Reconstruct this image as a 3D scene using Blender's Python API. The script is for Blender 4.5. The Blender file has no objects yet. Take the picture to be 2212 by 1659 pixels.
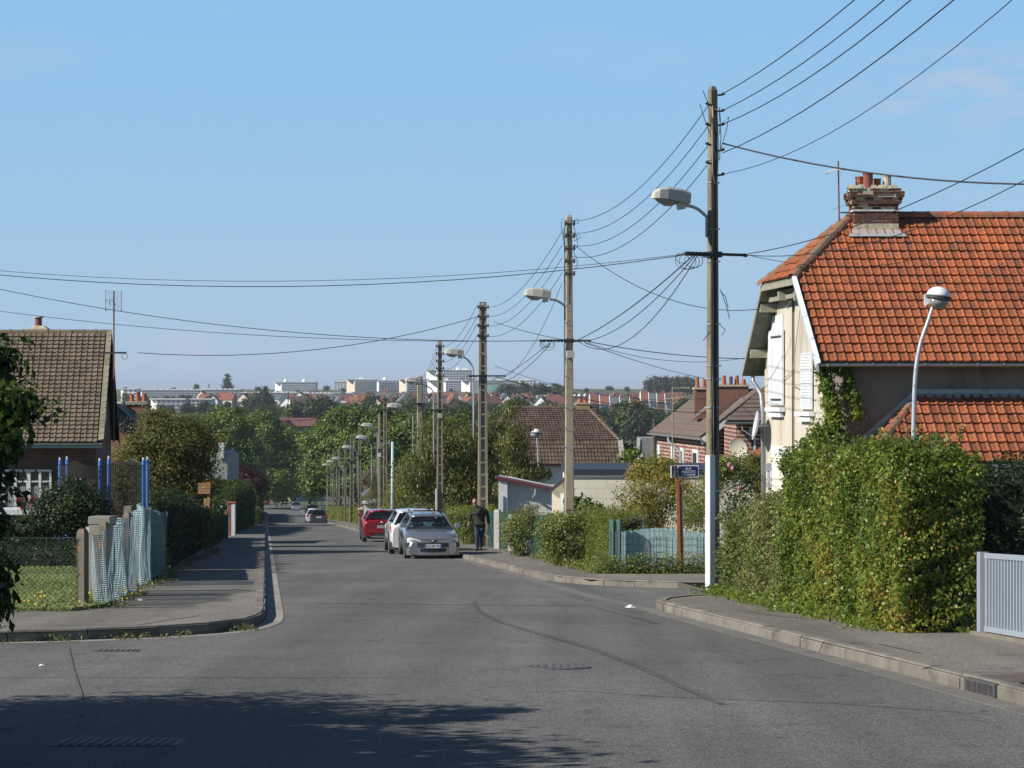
import bpy, math, random
import numpy as np
from mathutils import Vector, Matrix, Euler
scene = bpy.context.scene
col = scene.collection
R = math.radians
# ------------------------------------------------------------------ camera
cam_d = bpy.data.cameras.new("camera")
cam = bpy.data.objects.new("camera", cam_d)
col.objects.link(cam)
cam.location = (0, 0, 0)
cam.rotation_euler = (R(90), 0, 0)
cam_d.sensor_width = 36.0
cam_d.lens = 36.0 * 4900 / 2212
cam_d.shift_y = 20.5 / 2212
cam_d.clip_start = 0.1
cam_d.clip_end = 60000
scene.camera = cam
# ------------------------------------------------------------------ light
SUN_EL = 35.0
SUN_BACK = 20.0            # degrees the sun stands behind the picture plane, to the left
world = bpy.data.worlds.new("World")
scene.world = world
world.use_nodes = True
wn = world.node_tree
bg = wn.nodes["Background"]
sky = wn.nodes.new("ShaderNodeTexSky")
sky.sky_type = 'NISHITA'
sky.sun_disc = False
sky.sun_elevation = R(SUN_EL)
sky.sun_rotation = R(270 - SUN_BACK)
sky.altitude = 0
sky.air_density = 1.2
sky.dust_density = 0.12
sky.ozone_density = 4.5
SKY_S = 0.085
bg.inputs[1].default_value = SKY_S
geo = wn.nodes.new("ShaderNodeTexCoord")
sep = wn.nodes.new("ShaderNodeSeparateXYZ"); wn.links.new(geo.outputs["Generated"], sep.inputs[0])
grad = wn.nodes.new("ShaderNodeValToRGB")
gm = wn.nodes.new("ShaderNodeMath"); gm.operation = 'POWER'; gm.inputs[1].default_value = 0.5; gm.use_clamp = True
wn.links.new(sep.outputs[2], gm.inputs[0]); wn.links.new(gm.outputs[0], grad.inputs[0])
stops = [(0.0, (.34, .45, .57)), (.13, (.335, .475, .625)), (.26, (.285, .465, .655)), (.41, (.225, .44, .69)), (.58, (.045, .105, .215)), (1.0, (.016, .04, .095))]
while len(grad.color_ramp.elements) < len(stops): grad.color_ramp.elements.new(.5)
for e_, (p_, c_) in zip(grad.color_ramp.elements, stops): e_.position = p_; e_.color = (*c_, 1)
cn = wn.nodes.new("ShaderNodeTexNoise"); cn.inputs["Scale"].default_value = 9; cn.inputs["Detail"].default_value = 7
cmp_ = wn.nodes.new("ShaderNodeMapping"); cmp_.inputs["Scale"].default_value = (1, 1, 3.2)
wn.links.new(geo.outputs["Generated"], cmp_.inputs[0]); wn.links.new(cmp_.outputs[0], cn.inputs[0])
cr_ = wn.nodes.new("ShaderNodeMapRange"); cr_.inputs[1].default_value = .56; cr_.inputs[2].default_value = .82; cr_.inputs[4].default_value = .22
wn.links.new(cn.outputs["Fac"], cr_.inputs[0])
msum = None
for c_, k_, a_ in (((.205, .97, .130), (11, 0, 34), .55), ((-.150, .98, .014), (13, 0, 42), .6), ((.09, .98, .018), (12, 0, 60), .3)):
    sb = wn.nodes.new("ShaderNodeVectorMath"); sb.operation = 'SUBTRACT'; sb.inputs[1].default_value = c_; wn.links.new(geo.outputs["Generated"], sb.inputs[0])
    ml = wn.nodes.new("ShaderNodeVectorMath"); ml.operation = 'MULTIPLY'; ml.inputs[1].default_value = k_; wn.links.new(sb.outputs[0], ml.inputs[0])
    ln = wn.nodes.new("ShaderNodeVectorMath"); ln.operation = 'LENGTH'; wn.links.new(ml.outputs[0], ln.inputs[0])
    mk = wn.nodes.new("ShaderNodeMapRange"); mk.interpolation_type = 'SMOOTHSTEP'; mk.inputs[1].default_value = 1; mk.inputs[2].default_value = 0; mk.inputs[4].default_value = a_
    wn.links.new(ln.outputs["Value"], mk.inputs[0])
    if msum is None: msum = mk.outputs[0]
    else:
        ad_ = wn.nodes.new("ShaderNodeMath"); ad_.operation = 'ADD'; wn.links.new(msum, ad_.inputs[0]); wn.links.new(mk.outputs[0], ad_.inputs[1]); msum = ad_.outputs[0]
n2 = wn.nodes.new("ShaderNodeTexNoise"); n2.inputs["Scale"].default_value = 42; n2.inputs["Detail"].default_value = 8; wn.links.new(cmp_.outputs[0], n2.inputs[0])
r2_ = wn.nodes.new("ShaderNodeMapRange"); r2_.inputs[1].default_value = .42; r2_.inputs[2].default_value = .66; wn.links.new(n2.outputs["Fac"], r2_.inputs[0])
mm_ = wn.nodes.new("ShaderNodeMath"); mm_.operation = 'MULTIPLY'; wn.links.new(msum, mm_.inputs[0]); wn.links.new(r2_.outputs[0], mm_.inputs[1])
ma_ = wn.nodes.new("ShaderNodeMath"); ma_.operation = 'MAXIMUM'; wn.links.new(mm_.outputs[0], ma_.inputs[0]); wn.links.new(cr_.outputs[0], ma_.inputs[1])
cm = wn.nodes.new("ShaderNodeMix"); cm.data_type = 'RGBA'; cm.inputs[7].default_value = (.50, .48, .56, 1)
wn.links.new(ma_.outputs[0], cm.inputs[0]); wn.links.new(grad.outputs[0], cm.inputs[6])
sc_ = wn.nodes.new("ShaderNodeVectorMath"); sc_.operation = 'SCALE'; sc_.inputs["Scale"].default_value = 1 / SKY_S
wn.links.new(cm.outputs[2], sc_.inputs[0])
sm_ = wn.nodes.new("ShaderNodeMix"); sm_.data_type = 'RGBA'; sm_.inputs[0].default_value = .95
wn.links.new(sky.outputs[0], sm_.inputs[6]); wn.links.new(sc_.outputs[0], sm_.inputs[7])
wn.links.new(sm_.outputs[2], bg.inputs[0])
sun_d = bpy.data.lights.new("sun", 'SUN')
sun_d.energy = 5.0
sun_d.angle = R(0.53)
sun_d.color = (1.0, 0.945, 0.86)
sun = bpy.data.objects.new("sun", sun_d)
col.objects.link(sun)
toward = Vector((-math.cos(R(SUN_BACK)) * math.cos(R(SUN_EL)),
                 -math.sin(R(SUN_BACK)) * math.cos(R(SUN_EL)), math.sin(R(SUN_EL))))
sun.rotation_euler = toward.to_track_quat('Z', 'Y').to_euler()
sun.location = (-40, -10, 40)
vs = scene.view_settings
vs.view_transform = 'Standard'
vs.look = 'None'
vs.exposure = 0.30
vs.gamma = 1.0
vs.use_curve_mapping = False
scene.cycles.max_bounces = 7
scene.cycles.diffuse_bounces = 2
scene.cycles.glossy_bounces = 3
scene.cycles.transmission_bounces = 6
scene.cycles.transparent_max_bounces = 12
scene.cycles.volume_bounces = 0
# ------------------------------------------------------------------ geometry of the place
FX = 4900.0
PROF_Y = [-200, 330, 400, 450, 520, 600, 800, 1000, 1300, 1600, 1800, 2200, 6000]
PROF_Z = [8.4, -18.1, -20.5, -21.5, -24, -21, -14.5, -10, -5, -.8, 1.5, 4.0, 5.0]
def gz(y):
    return float(np.interp(y, PROF_Y, PROF_Z))
def S(u, v, h=0.0):
    """street coordinates: u metres right of the left kerb line, v metres ahead, h above the road"""
    return Vector((u - 0.10878 * v, v, gz(v) + h))
def U(x, v):
    return (x - 573) * v / FX
def Wp(x, y, v):
    return Vector(((x - 1106) / FX * v, v, (850 - y) / FX * v))
def hill_v(y):
    """distance on the far hillside whose ground is seen at picture height y"""
    best = 1000
    for vv in range(560, 2400, 10):
        if 850 - FX * gz(vv) / vv <= y:
            return vv
    return 2400
# ------------------------------------------------------------------ materials
MATS = {}
def _nt(name):
    m = bpy.data.materials.new(name)
    m.use_nodes = True
    nt = m.node_tree
    return m, nt, nt.nodes["Principled BSDF"]
def mat(name, c, rough=0.7, c2=None, scale=6.0, amt=1.0, bump=0.0, bscale=40.0, metal=0.0, spec=0.5,
        detail=6.0, coord='Object', stretch=(1, 1, 1), c3=None, c3scale=1.0, c3lo=0.55, c3hi=0.7, trans=0.0, alpha=1.0,
        coat=0.0, isl=0.0):
    """principled material with noise between c and c2, blotches of c3, noise bump"""
    if name in MATS: return MATS[name]
    m, nt, b = _nt(name)
    N, L = nt.nodes, nt.links
    b.inputs["Roughness"].default_value = rough
    b.inputs["Metallic"].default_value = metal
    b.inputs["Specular IOR Level"].default_value = spec
    b.inputs["Transmission Weight"].default_value = trans
    b.inputs["Coat Weight"].default_value = coat
    b.inputs["Coat Roughness"].default_value = 0.05
    tc = N.new("ShaderNodeTexCoord")
    mp = N.new("ShaderNodeMapping"); mp.inputs["Scale"].default_value = stretch
    L.new(tc.outputs[coord], mp.inputs[0])
    out = None
    rgb = N.new("ShaderNodeRGB"); rgb.outputs[0].default_value = (*c, 1)
    out = rgb.outputs[0]
    if c2 is not None:
        no = N.new("ShaderNodeTexNoise"); no.inputs["Scale"].default_value = scale
        no.inputs["Detail"].default_value = detail; no.inputs["Roughness"].default_value = 0.62
        L.new(mp.outputs[0], no.inputs["Vector"])
        rp = N.new("ShaderNodeValToRGB")
        rp.color_ramp.elements[0].position = 0.5 - 0.25 / max(amt, .01) * 0.9
        rp.color_ramp.elements[1].position = 0.5 + 0.25 / max(amt, .01) * 0.9
        L.new(no.outputs["Fac"], rp.inputs[0])
        mx = N.new("ShaderNodeMix"); mx.data_type = 'RGBA'
        L.new(rp.outputs[0], mx.inputs[0]); mx.inputs[6].default_value = (*c, 1); mx.inputs[7].default_value = (*c2, 1)
        out = mx.outputs[2]
    if isl:
        ge = N.new("ShaderNodeNewGeometry"); oi = N.new("ShaderNodeObjectInfo")
        ad = N.new("ShaderNodeMath"); ad.operation = 'ADD'
        L.new(ge.outputs["Random Per Island"], ad.inputs[0]); L.new(oi.outputs["Random"], ad.inputs[1])
        fr = N.new("ShaderNodeMath"); fr.operation = 'FRACT'; L.new(ad.outputs[0], fr.inputs[0])
        mr = N.new("ShaderNodeMapRange"); mr.inputs[3].default_value = 1 - isl; mr.inputs[4].default_value = 1 + isl * .6
        L.new(fr.outputs[0], mr.inputs[0])
        mm = N.new("ShaderNodeMix"); mm.data_type = 'RGBA'; mm.blend_type = 'MULTIPLY'; mm.inputs[0].default_value = 1
        L.new(out, mm.inputs[6]); L.new(mr.outputs[0], mm.inputs[7])
        out = mm.outputs[2]
    if c3 is not None:
        n3 = N.new("ShaderNodeTexNoise"); n3.inputs["Scale"].default_value = c3scale; n3.inputs["Detail"].default_value = 8
        n3.inputs["Roughness"].default_value = 0.65
        L.new(mp.outputs[0], n3.inputs["Vector"])
        r3 = N.new("ShaderNodeMapRange"); r3.inputs[1].default_value = c3lo; r3.inputs[2].default_value = c3hi
        L.new(n3.outputs["Fac"], r3.inputs[0])
        mx3 = N.new("ShaderNodeMix"); mx3.data_type = 'RGBA'
        L.new(r3.outputs[0], mx3.inputs[0]); L.new(out, mx3.inputs[6]); mx3.inputs[7].default_value = (*c3, 1)
        out = mx3.outputs[2]
    L.new(out, b.inputs["Base Color"])
    if bump:
        nb = N.new("ShaderNodeTexNoise"); nb.inputs["Scale"].default_value = bscale; nb.inputs["Detail"].default_value = 5
        L.new(mp.outputs[0], nb.inputs["Vector"])
        bp = N.new("ShaderNodeBump"); bp.inputs["Strength"].default_value = bump; bp.inputs["Distance"].default_value = 0.02
        L.new(nb.outputs["Fac"], bp.inputs["Height"]); L.new(bp.outputs[0], b.inputs["Normal"])
    MATS[name] = m
    return m
def leafmat(name, cols, rough=0.5, translucent=0.3):
    """leaf material: colour from the per-leaf tint, part of the light passes through"""
    if name in MATS: return MATS[name]
    m, nt, b = _nt(name)
    N, L = nt.nodes, nt.links
    at = N.new("ShaderNodeAttribute"); at.attribute_name = "tint"
    rp = N.new("ShaderNodeValToRGB")
    cr = rp.color_ramp
    while len(cr.elements) < len(cols): cr.elements.new(0.5)
    for i, (p, c) in enumerate(cols):
        cr.elements[i].position = p; cr.elements[i].color = (*c, 1)
    L.new(at.outputs["Fac"], rp.inputs[0])
    L.new(rp.outputs[0], b.inputs["Base Color"])
    b.inputs["Roughness"].default_value = rough
    b.inputs["Specular IOR Level"].default_value = 0.35
    tr = N.new("ShaderNodeBsdfTranslucent")
    hs = N.new("ShaderNodeHueSaturation"); hs.inputs["Hue"].default_value = 0.485; hs.inputs["Value"].default_value = 1.35
    L.new(rp.outputs[0], hs.inputs["Color"]); L.new(hs.outputs[0], tr.inputs[0])
    mx = N.new("ShaderNodeMixShader"); mx.inputs[0].default_value = translucent
    L.new(b.outputs[0], mx.inputs[1]); L.new(tr.outputs[0], mx.inputs[2])
    L.new(mx.outputs[0], N["Material Output"].inputs[0])
    MATS[name] = m
    return m
def brickmat(name, c1, c2, mortar, bw=0.22, bh=0.075, rot=(R(90), 0, 0), ms=0.012, rough=0.85):
    if name in MATS: return MATS[name]
    m, nt, b = _nt(name)
    N, L = nt.nodes, nt.links
    tc = N.new("ShaderNodeTexCoord")
    sp = N.new("ShaderNodeSeparateXYZ"); L.new(tc.outputs["Object"], sp.inputs[0])
    ad = N.new("ShaderNodeMath"); ad.operation = 'ADD'; L.new(sp.outputs[0], ad.inputs[0]); L.new(sp.outputs[1], ad.inputs[1])
    cb = N.new("ShaderNodeCombineXYZ"); L.new(ad.outputs[0], cb.inputs[0]); L.new(sp.outputs[2], cb.inputs[1])
    br = N.new("ShaderNodeTexBrick")
    br.inputs["Color1"].default_value = (*c1, 1); br.inputs["Color2"].default_value = (*c2, 1)
    br.inputs["Mortar"].default_value = (*mortar, 1); br.inputs["Scale"].default_value = 1
    br.inputs["Mortar Size"].default_value = ms; br.inputs["Brick Width"].default_value = bw
    br.inputs["Row Height"].default_value = bh; br.inputs["Mortar Smooth"].default_value = 0.2
    L.new(cb.outputs[0], br.inputs[0])
    no = N.new("ShaderNodeTexNoise"); no.inputs["Scale"].default_value = 1.3; no.inputs["Detail"].default_value = 6
    L.new(tc.outputs["Object"], no.inputs[0])
    mr = N.new("ShaderNodeMapRange"); mr.inputs[1].default_value = .3; mr.inputs[2].default_value = .7
    mr.inputs[3].default_value = .7; mr.inputs[4].default_value = 1.2
    L.new(no.outputs["Fac"], mr.inputs[0])
    mx = N.new("ShaderNodeMix"); mx.data_type = 'RGBA'; mx.blend_type = 'MULTIPLY'; mx.inputs[0].default_value = 1
    L.new(br.outputs["Color"], mx.inputs[6]); L.new(mr.outputs[0], mx.inputs[7])
    L.new(mx.outputs[2], b.inputs["Base Color"])
    b.inputs["Roughness"].default_value = rough
    bp = N.new("ShaderNodeBump"); bp.inputs["Strength"].default_value = .5; bp.inputs["Distance"].default_value = .01; bp.invert = True
    L.new(br.outputs["Fac"], bp.inputs["Height"]); L.new(bp.outputs[0], b.inputs["Normal"])
    MATS[name] = m
    return m
# ------------------------------------------------------------------ objects
WM = {}
def tag(o, label=None, cat=None, group=None, kind=None):
    if label: o["label"] = label
    if cat: o["category"] = cat
    if group: o["group"] = group
    if kind: o["kind"] = kind
    return o
def thing(name, label, cat, loc=(0, 0, 0), rz=0.0, group=None):
    o = bpy.data.objects.new(name, None)
    col.objects.link(o)
    o.empty_display_size = 0.3
    o.location = loc; o.rotation_euler = (0, 0, rz)
    WM[o.name] = Matrix.Translation(Vector(loc)) @ Matrix.Rotation(rz, 4, 'Z')
    return tag(o, label, cat, group)
def link(name, me, parent=None, M=None):
    """M is the local matrix under parent (or world when no parent)"""
    o = bpy.data.objects.new(name, me)
    col.objects.link(o)
    if parent is not None: o.parent = parent
    if M is not None: o.matrix_basis = M
    base = WM.get(parent.name, Matrix()) if parent is not None else Matrix()
    WM[o.name] = base @ (M if M is not None else Matrix())
    return o
def dup(root, loc, rz=None, label=None, group=None, scale=None):
    def cp(o, p):
        c = o.copy(); col.objects.link(c)
        if p is not None: c.parent = p
        for ch in CH.get(o.name, []): cp(ch, c)
        return c
    r = cp(root, None)
    r.location = loc
    if rz is not None: r.rotation_euler = (0, 0, rz)
    if scale is not None: r.scale = scale
    if label: r["label"] = label
    if group: r["group"] = group
    return r
CH = {}
def regtree(root, *objs):
    """remember children for dup (top > part > sub-part)"""
    for o in objs:
        CH.setdefault(o.parent.name, []).append(o)
def kids(root):
    CH.clear()
    for o in col.objects:
        if o.parent is not None: CH.setdefault(o.parent.name, []).append(o)
class MB:
    def __init__(s):
        s.v = []; s.f = []; s.smooth = False
    def add(s, vs, fs):
        n = len(s.v)
        s.v.extend([tuple(p) for p in vs]); s.f.extend([tuple(i + n for i in f) for f in fs])
    def box(s, x0, x1, y0, y1, z0, z1, M=None):
        vs = [Vector(p) for p in ((x0,y0,z0),(x1,y0,z0),(x1,y1,z0),(x0,y1,z0),(x0,y0,z1),(x1,y0,z1),(x1,y1,z1),(x0,y1,z1))]
        if M is not None: vs = [M @ p for p in vs]
        s.add(vs, [(0,3,2,1),(4,5,6,7),(0,1,5,4),(1,2,6,5),(2,3,7,6),(3,0,4,7)])
        return s
    def bevbox(s, x0, x1, y0, y1, z0, z1, b=0.01, M=None):
        """box with chamfered vertical and top edges"""
        def ring(i, z):
            return [(x0+i,y0+b,z),(x0+b,y0+i,z),(x1-b,y0+i,z),(x1-i,y0+b,z),(x1-i,y1-b,z),(x1-b,y1-i,z),(x0+b,y1-i,z),(x0+i,y1-b,z)]
        r0, r1 = ring(0, z0), ring(0, z1-b)
        r2 = [(min(max(x,x0+b),x1-b), min(max(y,y0+b),y1-b), z1) for x,y,z in r1]
        s.loft([r0, r1, r2], M=M)
        return s
    def loft(s, rings, cap=True, closed=True, M=None):
        n = len(rings[0]); base = len(s.v)
        for r in rings:
            for p in r:
                p = Vector(p)
                if M is not None: p = M @ p
                s.v.append(tuple(p))
        m = n if closed else n - 1
        for i in range(len(rings) - 1):
            for j in range(m):
                a = base + i*n + j; b = base + i*n + (j+1) % n
                s.f.append((a, b, b+n, a+n))
        if cap and closed:
            s.f.append(tuple(base + j for j in reversed(range(n))))
            s.f.append(tuple(base + (len(rings)-1)*n + j for j in range(n)))
        return s
    def prism(s, poly, d, M=None):
        """poly in 3D, extruded by vector d"""
        d = Vector(d); n = len(poly); poly = [Vector(p) for p in poly]
        return s.loft([poly, [p + d for p in poly]], M=M)
    def tube(s, pts, r, seg=6, cap=True):
        pts = [Vector(p) for p in pts]
        if not hasattr(r, '__len__'): r = [r] * len(pts)
        rings = []
        prev = None
        for i, p in enumerate(pts):
            d = (pts[min(i+1, len(pts)-1)] - pts[max(i-1, 0)])
            if d.length < 1e-9: d = Vector((0,0,1))
            d.normalize()
            if prev is None:
                a = d.orthogonal().normalized()
            else:
                a = (prev - d * prev.dot(d))
                a = a.normalized() if a.length > 1e-6 else d.orthogonal().normalized()
            prev = a
            b = d.cross(a)
            rings.append([p + (a*math.cos(t) + b*math.sin(t)) * r[i] for t in [2*math.pi*k/seg for k in range(seg)]])
        return s.loft(rings, cap=cap)
    def lathe(s, prof, seg=12, M=None, axis=None):
        rings = [[(r*math.cos(2*math.pi*k/seg), r*math.sin(2*math.pi*k/seg), z) for k in range(seg)] for r, z in prof]
        return s.loft(rings, M=M)
    def quad(s, a, b, c, d):
        s.add([a, b, c, d], [(0, 1, 2, 3)]); return s
    def slab(s, pts, t):
        """thick sheet: polygon pts, thickness t downwards"""
        return s.prism([Vector(p) - Vector((0,0,t)) for p in pts], (0,0,t))
    def mesh(s, name, m, M=None, smooth=None):
        me = bpy.data.meshes.new(name)
        vs = s.v if M is None else [tuple(M @ Vector(p)) for p in s.v]
        me.from_pydata(vs, [], s.f)
        me.materials.append(m)
        if smooth if smooth is not None else s.smooth:
            me.polygons.foreach_set("use_smooth", [True]*len(me.polygons))
        me.update()
        return me
    def build(s, name, m, parent=None, world=False, smooth=None):
        """world=True: the coordinates collected are world coordinates"""
        M = WM[parent.name].inverted() if (world and parent is not None) else None
        return link(name, s.mesh(name, m, M, smooth), parent)
def fixnormals(o):
    import bmesh
    bm = bmesh.new(); bm.from_mesh(o.data); bmesh.ops.recalc_face_normals(bm, faces=bm.faces); bm.to_mesh(o.data); bm.free()
# ------------------------------------------------------------------ leaves
def leaf_mesh(name, P, Nn, length, width, m, tint, rng, droop=0.0):
    n = len(P)
    Nn = Nn / (np.linalg.norm(Nn, axis=1, keepdims=True) + 1e-9)
    r = rng.normal(size=(n, 3)); r[:, 2] -= droop * 2.5
    a = r - Nn * np.sum(r * Nn, axis=1, keepdims=True)
    a /= (np.linalg.norm(a, axis=1, keepdims=True) + 1e-9)
    b = np.cross(Nn, a)
    sc = rng.uniform(0.65, 1.25, size=(n, 1))
    L = length * sc; Wd = width * sc
    V = np.empty((n, 4, 3))
    V[:, 0] = P - a * L * .5
    V[:, 1] = P + b * Wd * .5 + Nn * Wd * .12 - a * L * .05
    V[:, 2] = P + a * L * .5
    V[:, 3] = P - b * Wd * .5 + Nn * Wd * .12 - a * L * .05
    me = bpy.data.meshes.new(name)
    me.vertices.add(4*n); me.vertices.foreach_set("co", V.reshape(-1))
    me.loops.add(4*n); me.loops.foreach_set("vertex_index", np.arange(4*n, dtype=np.int32))
    me.polygons.add(n); me.polygons.foreach_set("loop_start", np.arange(0, 4*n, 4, dtype=np.int32))
    try: me.polygons.foreach_set("loop_total", np.full(n, 4, dtype=np.int32))
    except Exception: pass
    me.materials.append(m)
    at = me.attributes.new("tint", 'FLOAT', 'POINT')
    at.data.foreach_set("value", np.repeat(np.clip(tint, 0, 1), 4).astype(np.float32))
    me.update(); me.validate()
    return me
def crown(name, blobs, nleaf, llen, lwid, m, seed, clump=0.4, density=1.0, droop=0.0, parent=None, hollow=0.5, up=0.4):
    """blobs: (cx,cy,cz,rx,ry,rz). Leaves gathered in clumps towards the outside of each blob."""
    rng = np.random.default_rng(seed)
    vol = np.array([b[3]*b[4]*b[5] for b in blobs]) ** 0.75
    vol /= vol.sum()
    PP, NN, TT, centres = [], [], [], []
    for b, w in zip(blobs, vol):
        c = np.array(b[:3]); r = np.array(b[3:6])
        nl = int(nleaf * w)
        area = (r[0]*r[1]*r[2]) ** (2/3) * 4 * math.pi
        nc = max(6, int(area / (clump**2) * 0.75 * density))
        d = rng.normal(size=(nc, 3)); d /= np.linalg.norm(d, axis=1, keepdims=True)
        rad = hollow + (1 - hollow) * rng.uniform(0, 1, size=(nc, 1)) ** 0.6
        rad *= 1 + 0.14 * np.sin(d[:, :1]*5.1 + seed) * np.cos(d[:, 1:2]*4.3 + d[:, 2:3]*3.7)
        cc = c + d * r * rad
        ct = rng.uniform(0, 1, size=nc)
        idx = rng.integers(0, nc, size=nl)
        csz = clump * rng.uniform(.55, 1.35, size=(nc, 1))
        off = rng.normal(size=(nl, 3)) * csz[idx] * np.array([.62, .62, .42])
        p = cc[idx] + off
        outw = (p - c) / r
        outw /= np.linalg.norm(outw, axis=1, keepdims=True) + 1e-9
        nn = outw * 0.7 + off / clump * 0.35 + np.array([0, 0, up]) + rng.normal(size=(nl, 3)) * 0.55
        PP.append(p); NN.append(nn); TT.append(ct[idx] * 0.55 + rng.uniform(0, .45, size=nl)); centres.append(cc)
    P = np.concatenate(PP); Nn = np.concatenate(NN); T = np.concatenate(TT)
    me = leaf_mesh(name, P, Nn, llen, lwid, m, T, rng, droop)
    return me, np.concatenate(centres)
def limbs(mb, base, top_h, centres, rng, r0, nb=9, fork=0.4):
    """tapered trunk with limbs into the crown; base and centres in the same frame"""
    base = Vector(base)
    top = base + Vector((rng.normal()*0.12*top_h*.3, rng.normal()*0.12*top_h*.3, top_h))
    pts, rr = [], []
    for i in range(7):
        t = i / 6
        pts.append(base.lerp(top, t) + Vector((math.sin(t*5+base.x)*r0*.4, math.cos(t*4)*r0*.4, 0)))
        rr.append(r0 * (1.25 - 0.25*min(1, t*6)) * (1 - 0.7*t))
    mb.tube(pts, rr, 8)
    idx = rng.choice(len(centres), size=min(nb, len(centres)), replace=False)
    for k in idx:
        c = Vector(centres[k]); t = rng.uniform(fork, .95)
        a = base.lerp(top, t)
        mid = a.lerp(c, .5) + Vector((0, 0, -0.08 * (c-a).length))
        mb.tube([a, mid, c], [r0*(1-.7*t)*.55, r0*.28*(1-.5*t), r0*.08], 5)
BARK = lambda: mat("bark", (.085,.065,.05), .9, (.16,.13,.1), 9, 1, .6, 20, stretch=(1,1,.3))
def tree(name, label, u, v, blobs_px, nleaf, llen, lwid, m, seed, clump=.4, trunk_h=None, r0=.14, cat='tree', group=None,
         droop=0, hollow=.5, nb=10, depth=1.0, base=None, density=1.0, up=.4):
    """blobs_px: (x,y,rx,ry[,dv]) in picture units at distance v, turned into metres"""
    root_loc = base if base is not None else S(u, v, 0.0)
    t = thing(name, label, cat, root_loc, 0, group)
    bl = []
    for b in blobs_px:
        dv = b[4] if len(b) > 4 else 0
        c = Wp(b[0], b[1], v + dv) - Vector(root_loc)
        k = (v + dv) / FX
        bl.append((c.x, c.y, c.z, b[2]*k, max(b[2], b[3]*.8)*k*depth, b[3]*k))
    me, cen = crown(name + "_crown", bl, nleaf, llen, lwid, m, seed, clump, density, droop, hollow=hollow, up=up)
    link("crown", me, t)
    rng = np.random.default_rng(seed + 7)
    zc = np.mean([b[2] for b in bl])
    mb = MB(); limbs(mb, (0, 0, -0.1), trunk_h or max(1.0, zc), cen, rng, r0, nb)
    mb.build("trunk", BARK(), t, smooth=True)
    return t
def hedge(name, label, A, B, thick, h0, h1, m, seed, per_m2=1200, llen=.05, lwid=.03, amp=.08, depth=.2, cat='hedge', group=None,
          side=1, z0=0.1, core=True, ends=(1, 1), top=1.0, corecol=None, back=False, hf=None, shoots=0):
    """boxy clipped hedge from A to B (world points, the visible face runs along A-B), thickness to `side`"""
    A = Vector(A); B = Vector(B)
    rng = np.random.default_rng(seed)
    d = (B - A); Lh = Vector((d.x, d.y, 0)).length
    e = Vector((d.x, d.y, 0)).normalized(); nrm = Vector((e.y, -e.x, 0)) * side   # outward of the visible face
    t = thing(name, label, cat, A, 0, group)
    e_, n_ = np.array(e), np.array(nrm)
    slope = d.z / Lh
    ph = rng.uniform(0, 6.28, size=8)
    def hfun(s):
        base = h0 + (h1 - h0) * s / Lh
        if hf is not None: base = np.interp(s / Lh, hf[0], hf[1])
        return base * (1 + .025*np.sin(s*2.1+ph[0]) + .02*np.sin(s*5.3+ph[1]) + (.02*np.sin(s*11+ph[2]) if shoots else 0))
    hm = max(h0, h1) if hf is None else max(hf[1])
    faces = [('f', Lh*hm), ('t', Lh*thick*top), ('a', thick*hm*ends[0]), ('b', thick*hm*ends[1])]
    if back: faces.append(('k', Lh*hm))
    PP, NN = [], []
    for fk, ar in faces:
        n = int(ar * per_m2)
        if n == 0: continue
        a = rng.uniform(0, 1, n); b = rng.uniform(0, 1, n)
        dep = depth * rng.uniform(0, 1, n) ** 1.6
        if fk in 'fk':
            s = a * Lh; hh = hfun(s); z = b * hh
            o = -dep + (0 if fk == 'f' else 0); no = n_
            if fk == 'k': q = -thick + dep; no = -n_
            else: q = -dep
        elif fk == 't':
            s = a * Lh; hh = hfun(s); q = -b * thick; z = hh - dep; no = np.array([0, 0, 1.])
        else:
            s = np.where(True, dep if fk == 'a' else Lh - dep, 0); hh = hfun(s); q = -a * thick; z = b * hh
            no = -e_ if fk == 'a' else e_
        bulge = amp * (np.sin(s*2.3+ph[2]+z*1.7) * .5 + np.sin(s*4.9+z*3.9+ph[3]) * .35 + np.sin(z*6.1-s*3.3+ph[4]+q*4) * .3)
        clumpn = np.sin(s*13+ph[5]+z*9) * np.sin(z*15+ph[6]+s*5+q*8)
        bulge += amp * .55 * clumpn
        p = s[:, None]*e_ + q[:, None]*n_ + np.array([0, 0, 1.])*(z + s*slope + z0)[:, None] + no * bulge[:, None]
        nn = no*0.8 + rng.normal(size=(n, 3))*.6 + np.array([0, 0, .35])
        keep = rng.uniform(0, 1, n) > np.clip((-clumpn - .25) * 1.9, 0, .95)
        PP.append(p[keep]); NN.append(nn[keep])
    if shoots:
        st = MB()
        for i in range(shoots):
            s = rng.uniform(0, Lh); q = -rng.uniform(0, thick); up = rng.uniform(0, 1) < .6
            hh = float(hfun(np.array(s))); z = hh - .05 if up else rng.uniform(.2, hh)
            if not up: q = .0
            p = e_*s + n_*q + np.array([0, 0, z + s*slope + z0])
            d_ = (np.array([0, 0, 1.]) if up else n_ + np.array([0, 0, .5])) + rng.normal(size=3)*.35
            d_ /= np.linalg.norm(d_); ln = rng.uniform(.10, .30 if up else .2); k_ = int(ln/.016)
            PP.append(p + d_*np.linspace(0, ln, k_)[:, None] + rng.normal(size=(k_, 3))*.018); NN.append(rng.normal(size=(k_, 3))*.8 + n_*.4)
            st.tube([p - d_*.12, p + d_*ln], [.004, .002], 3)
        tag(st.build("twigs", BARK(), t), kind='stuff')
    P = np.concatenate(PP); Nn = np.concatenate(NN)
    T = .5 + .28*np.sin(P[:, 0]*1.7+P[:, 2]*2.9+ph[7]) * np.cos(P[:, 1]*1.3-P[:, 2]*1.9) + rng.normal(size=len(P))*.27
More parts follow.
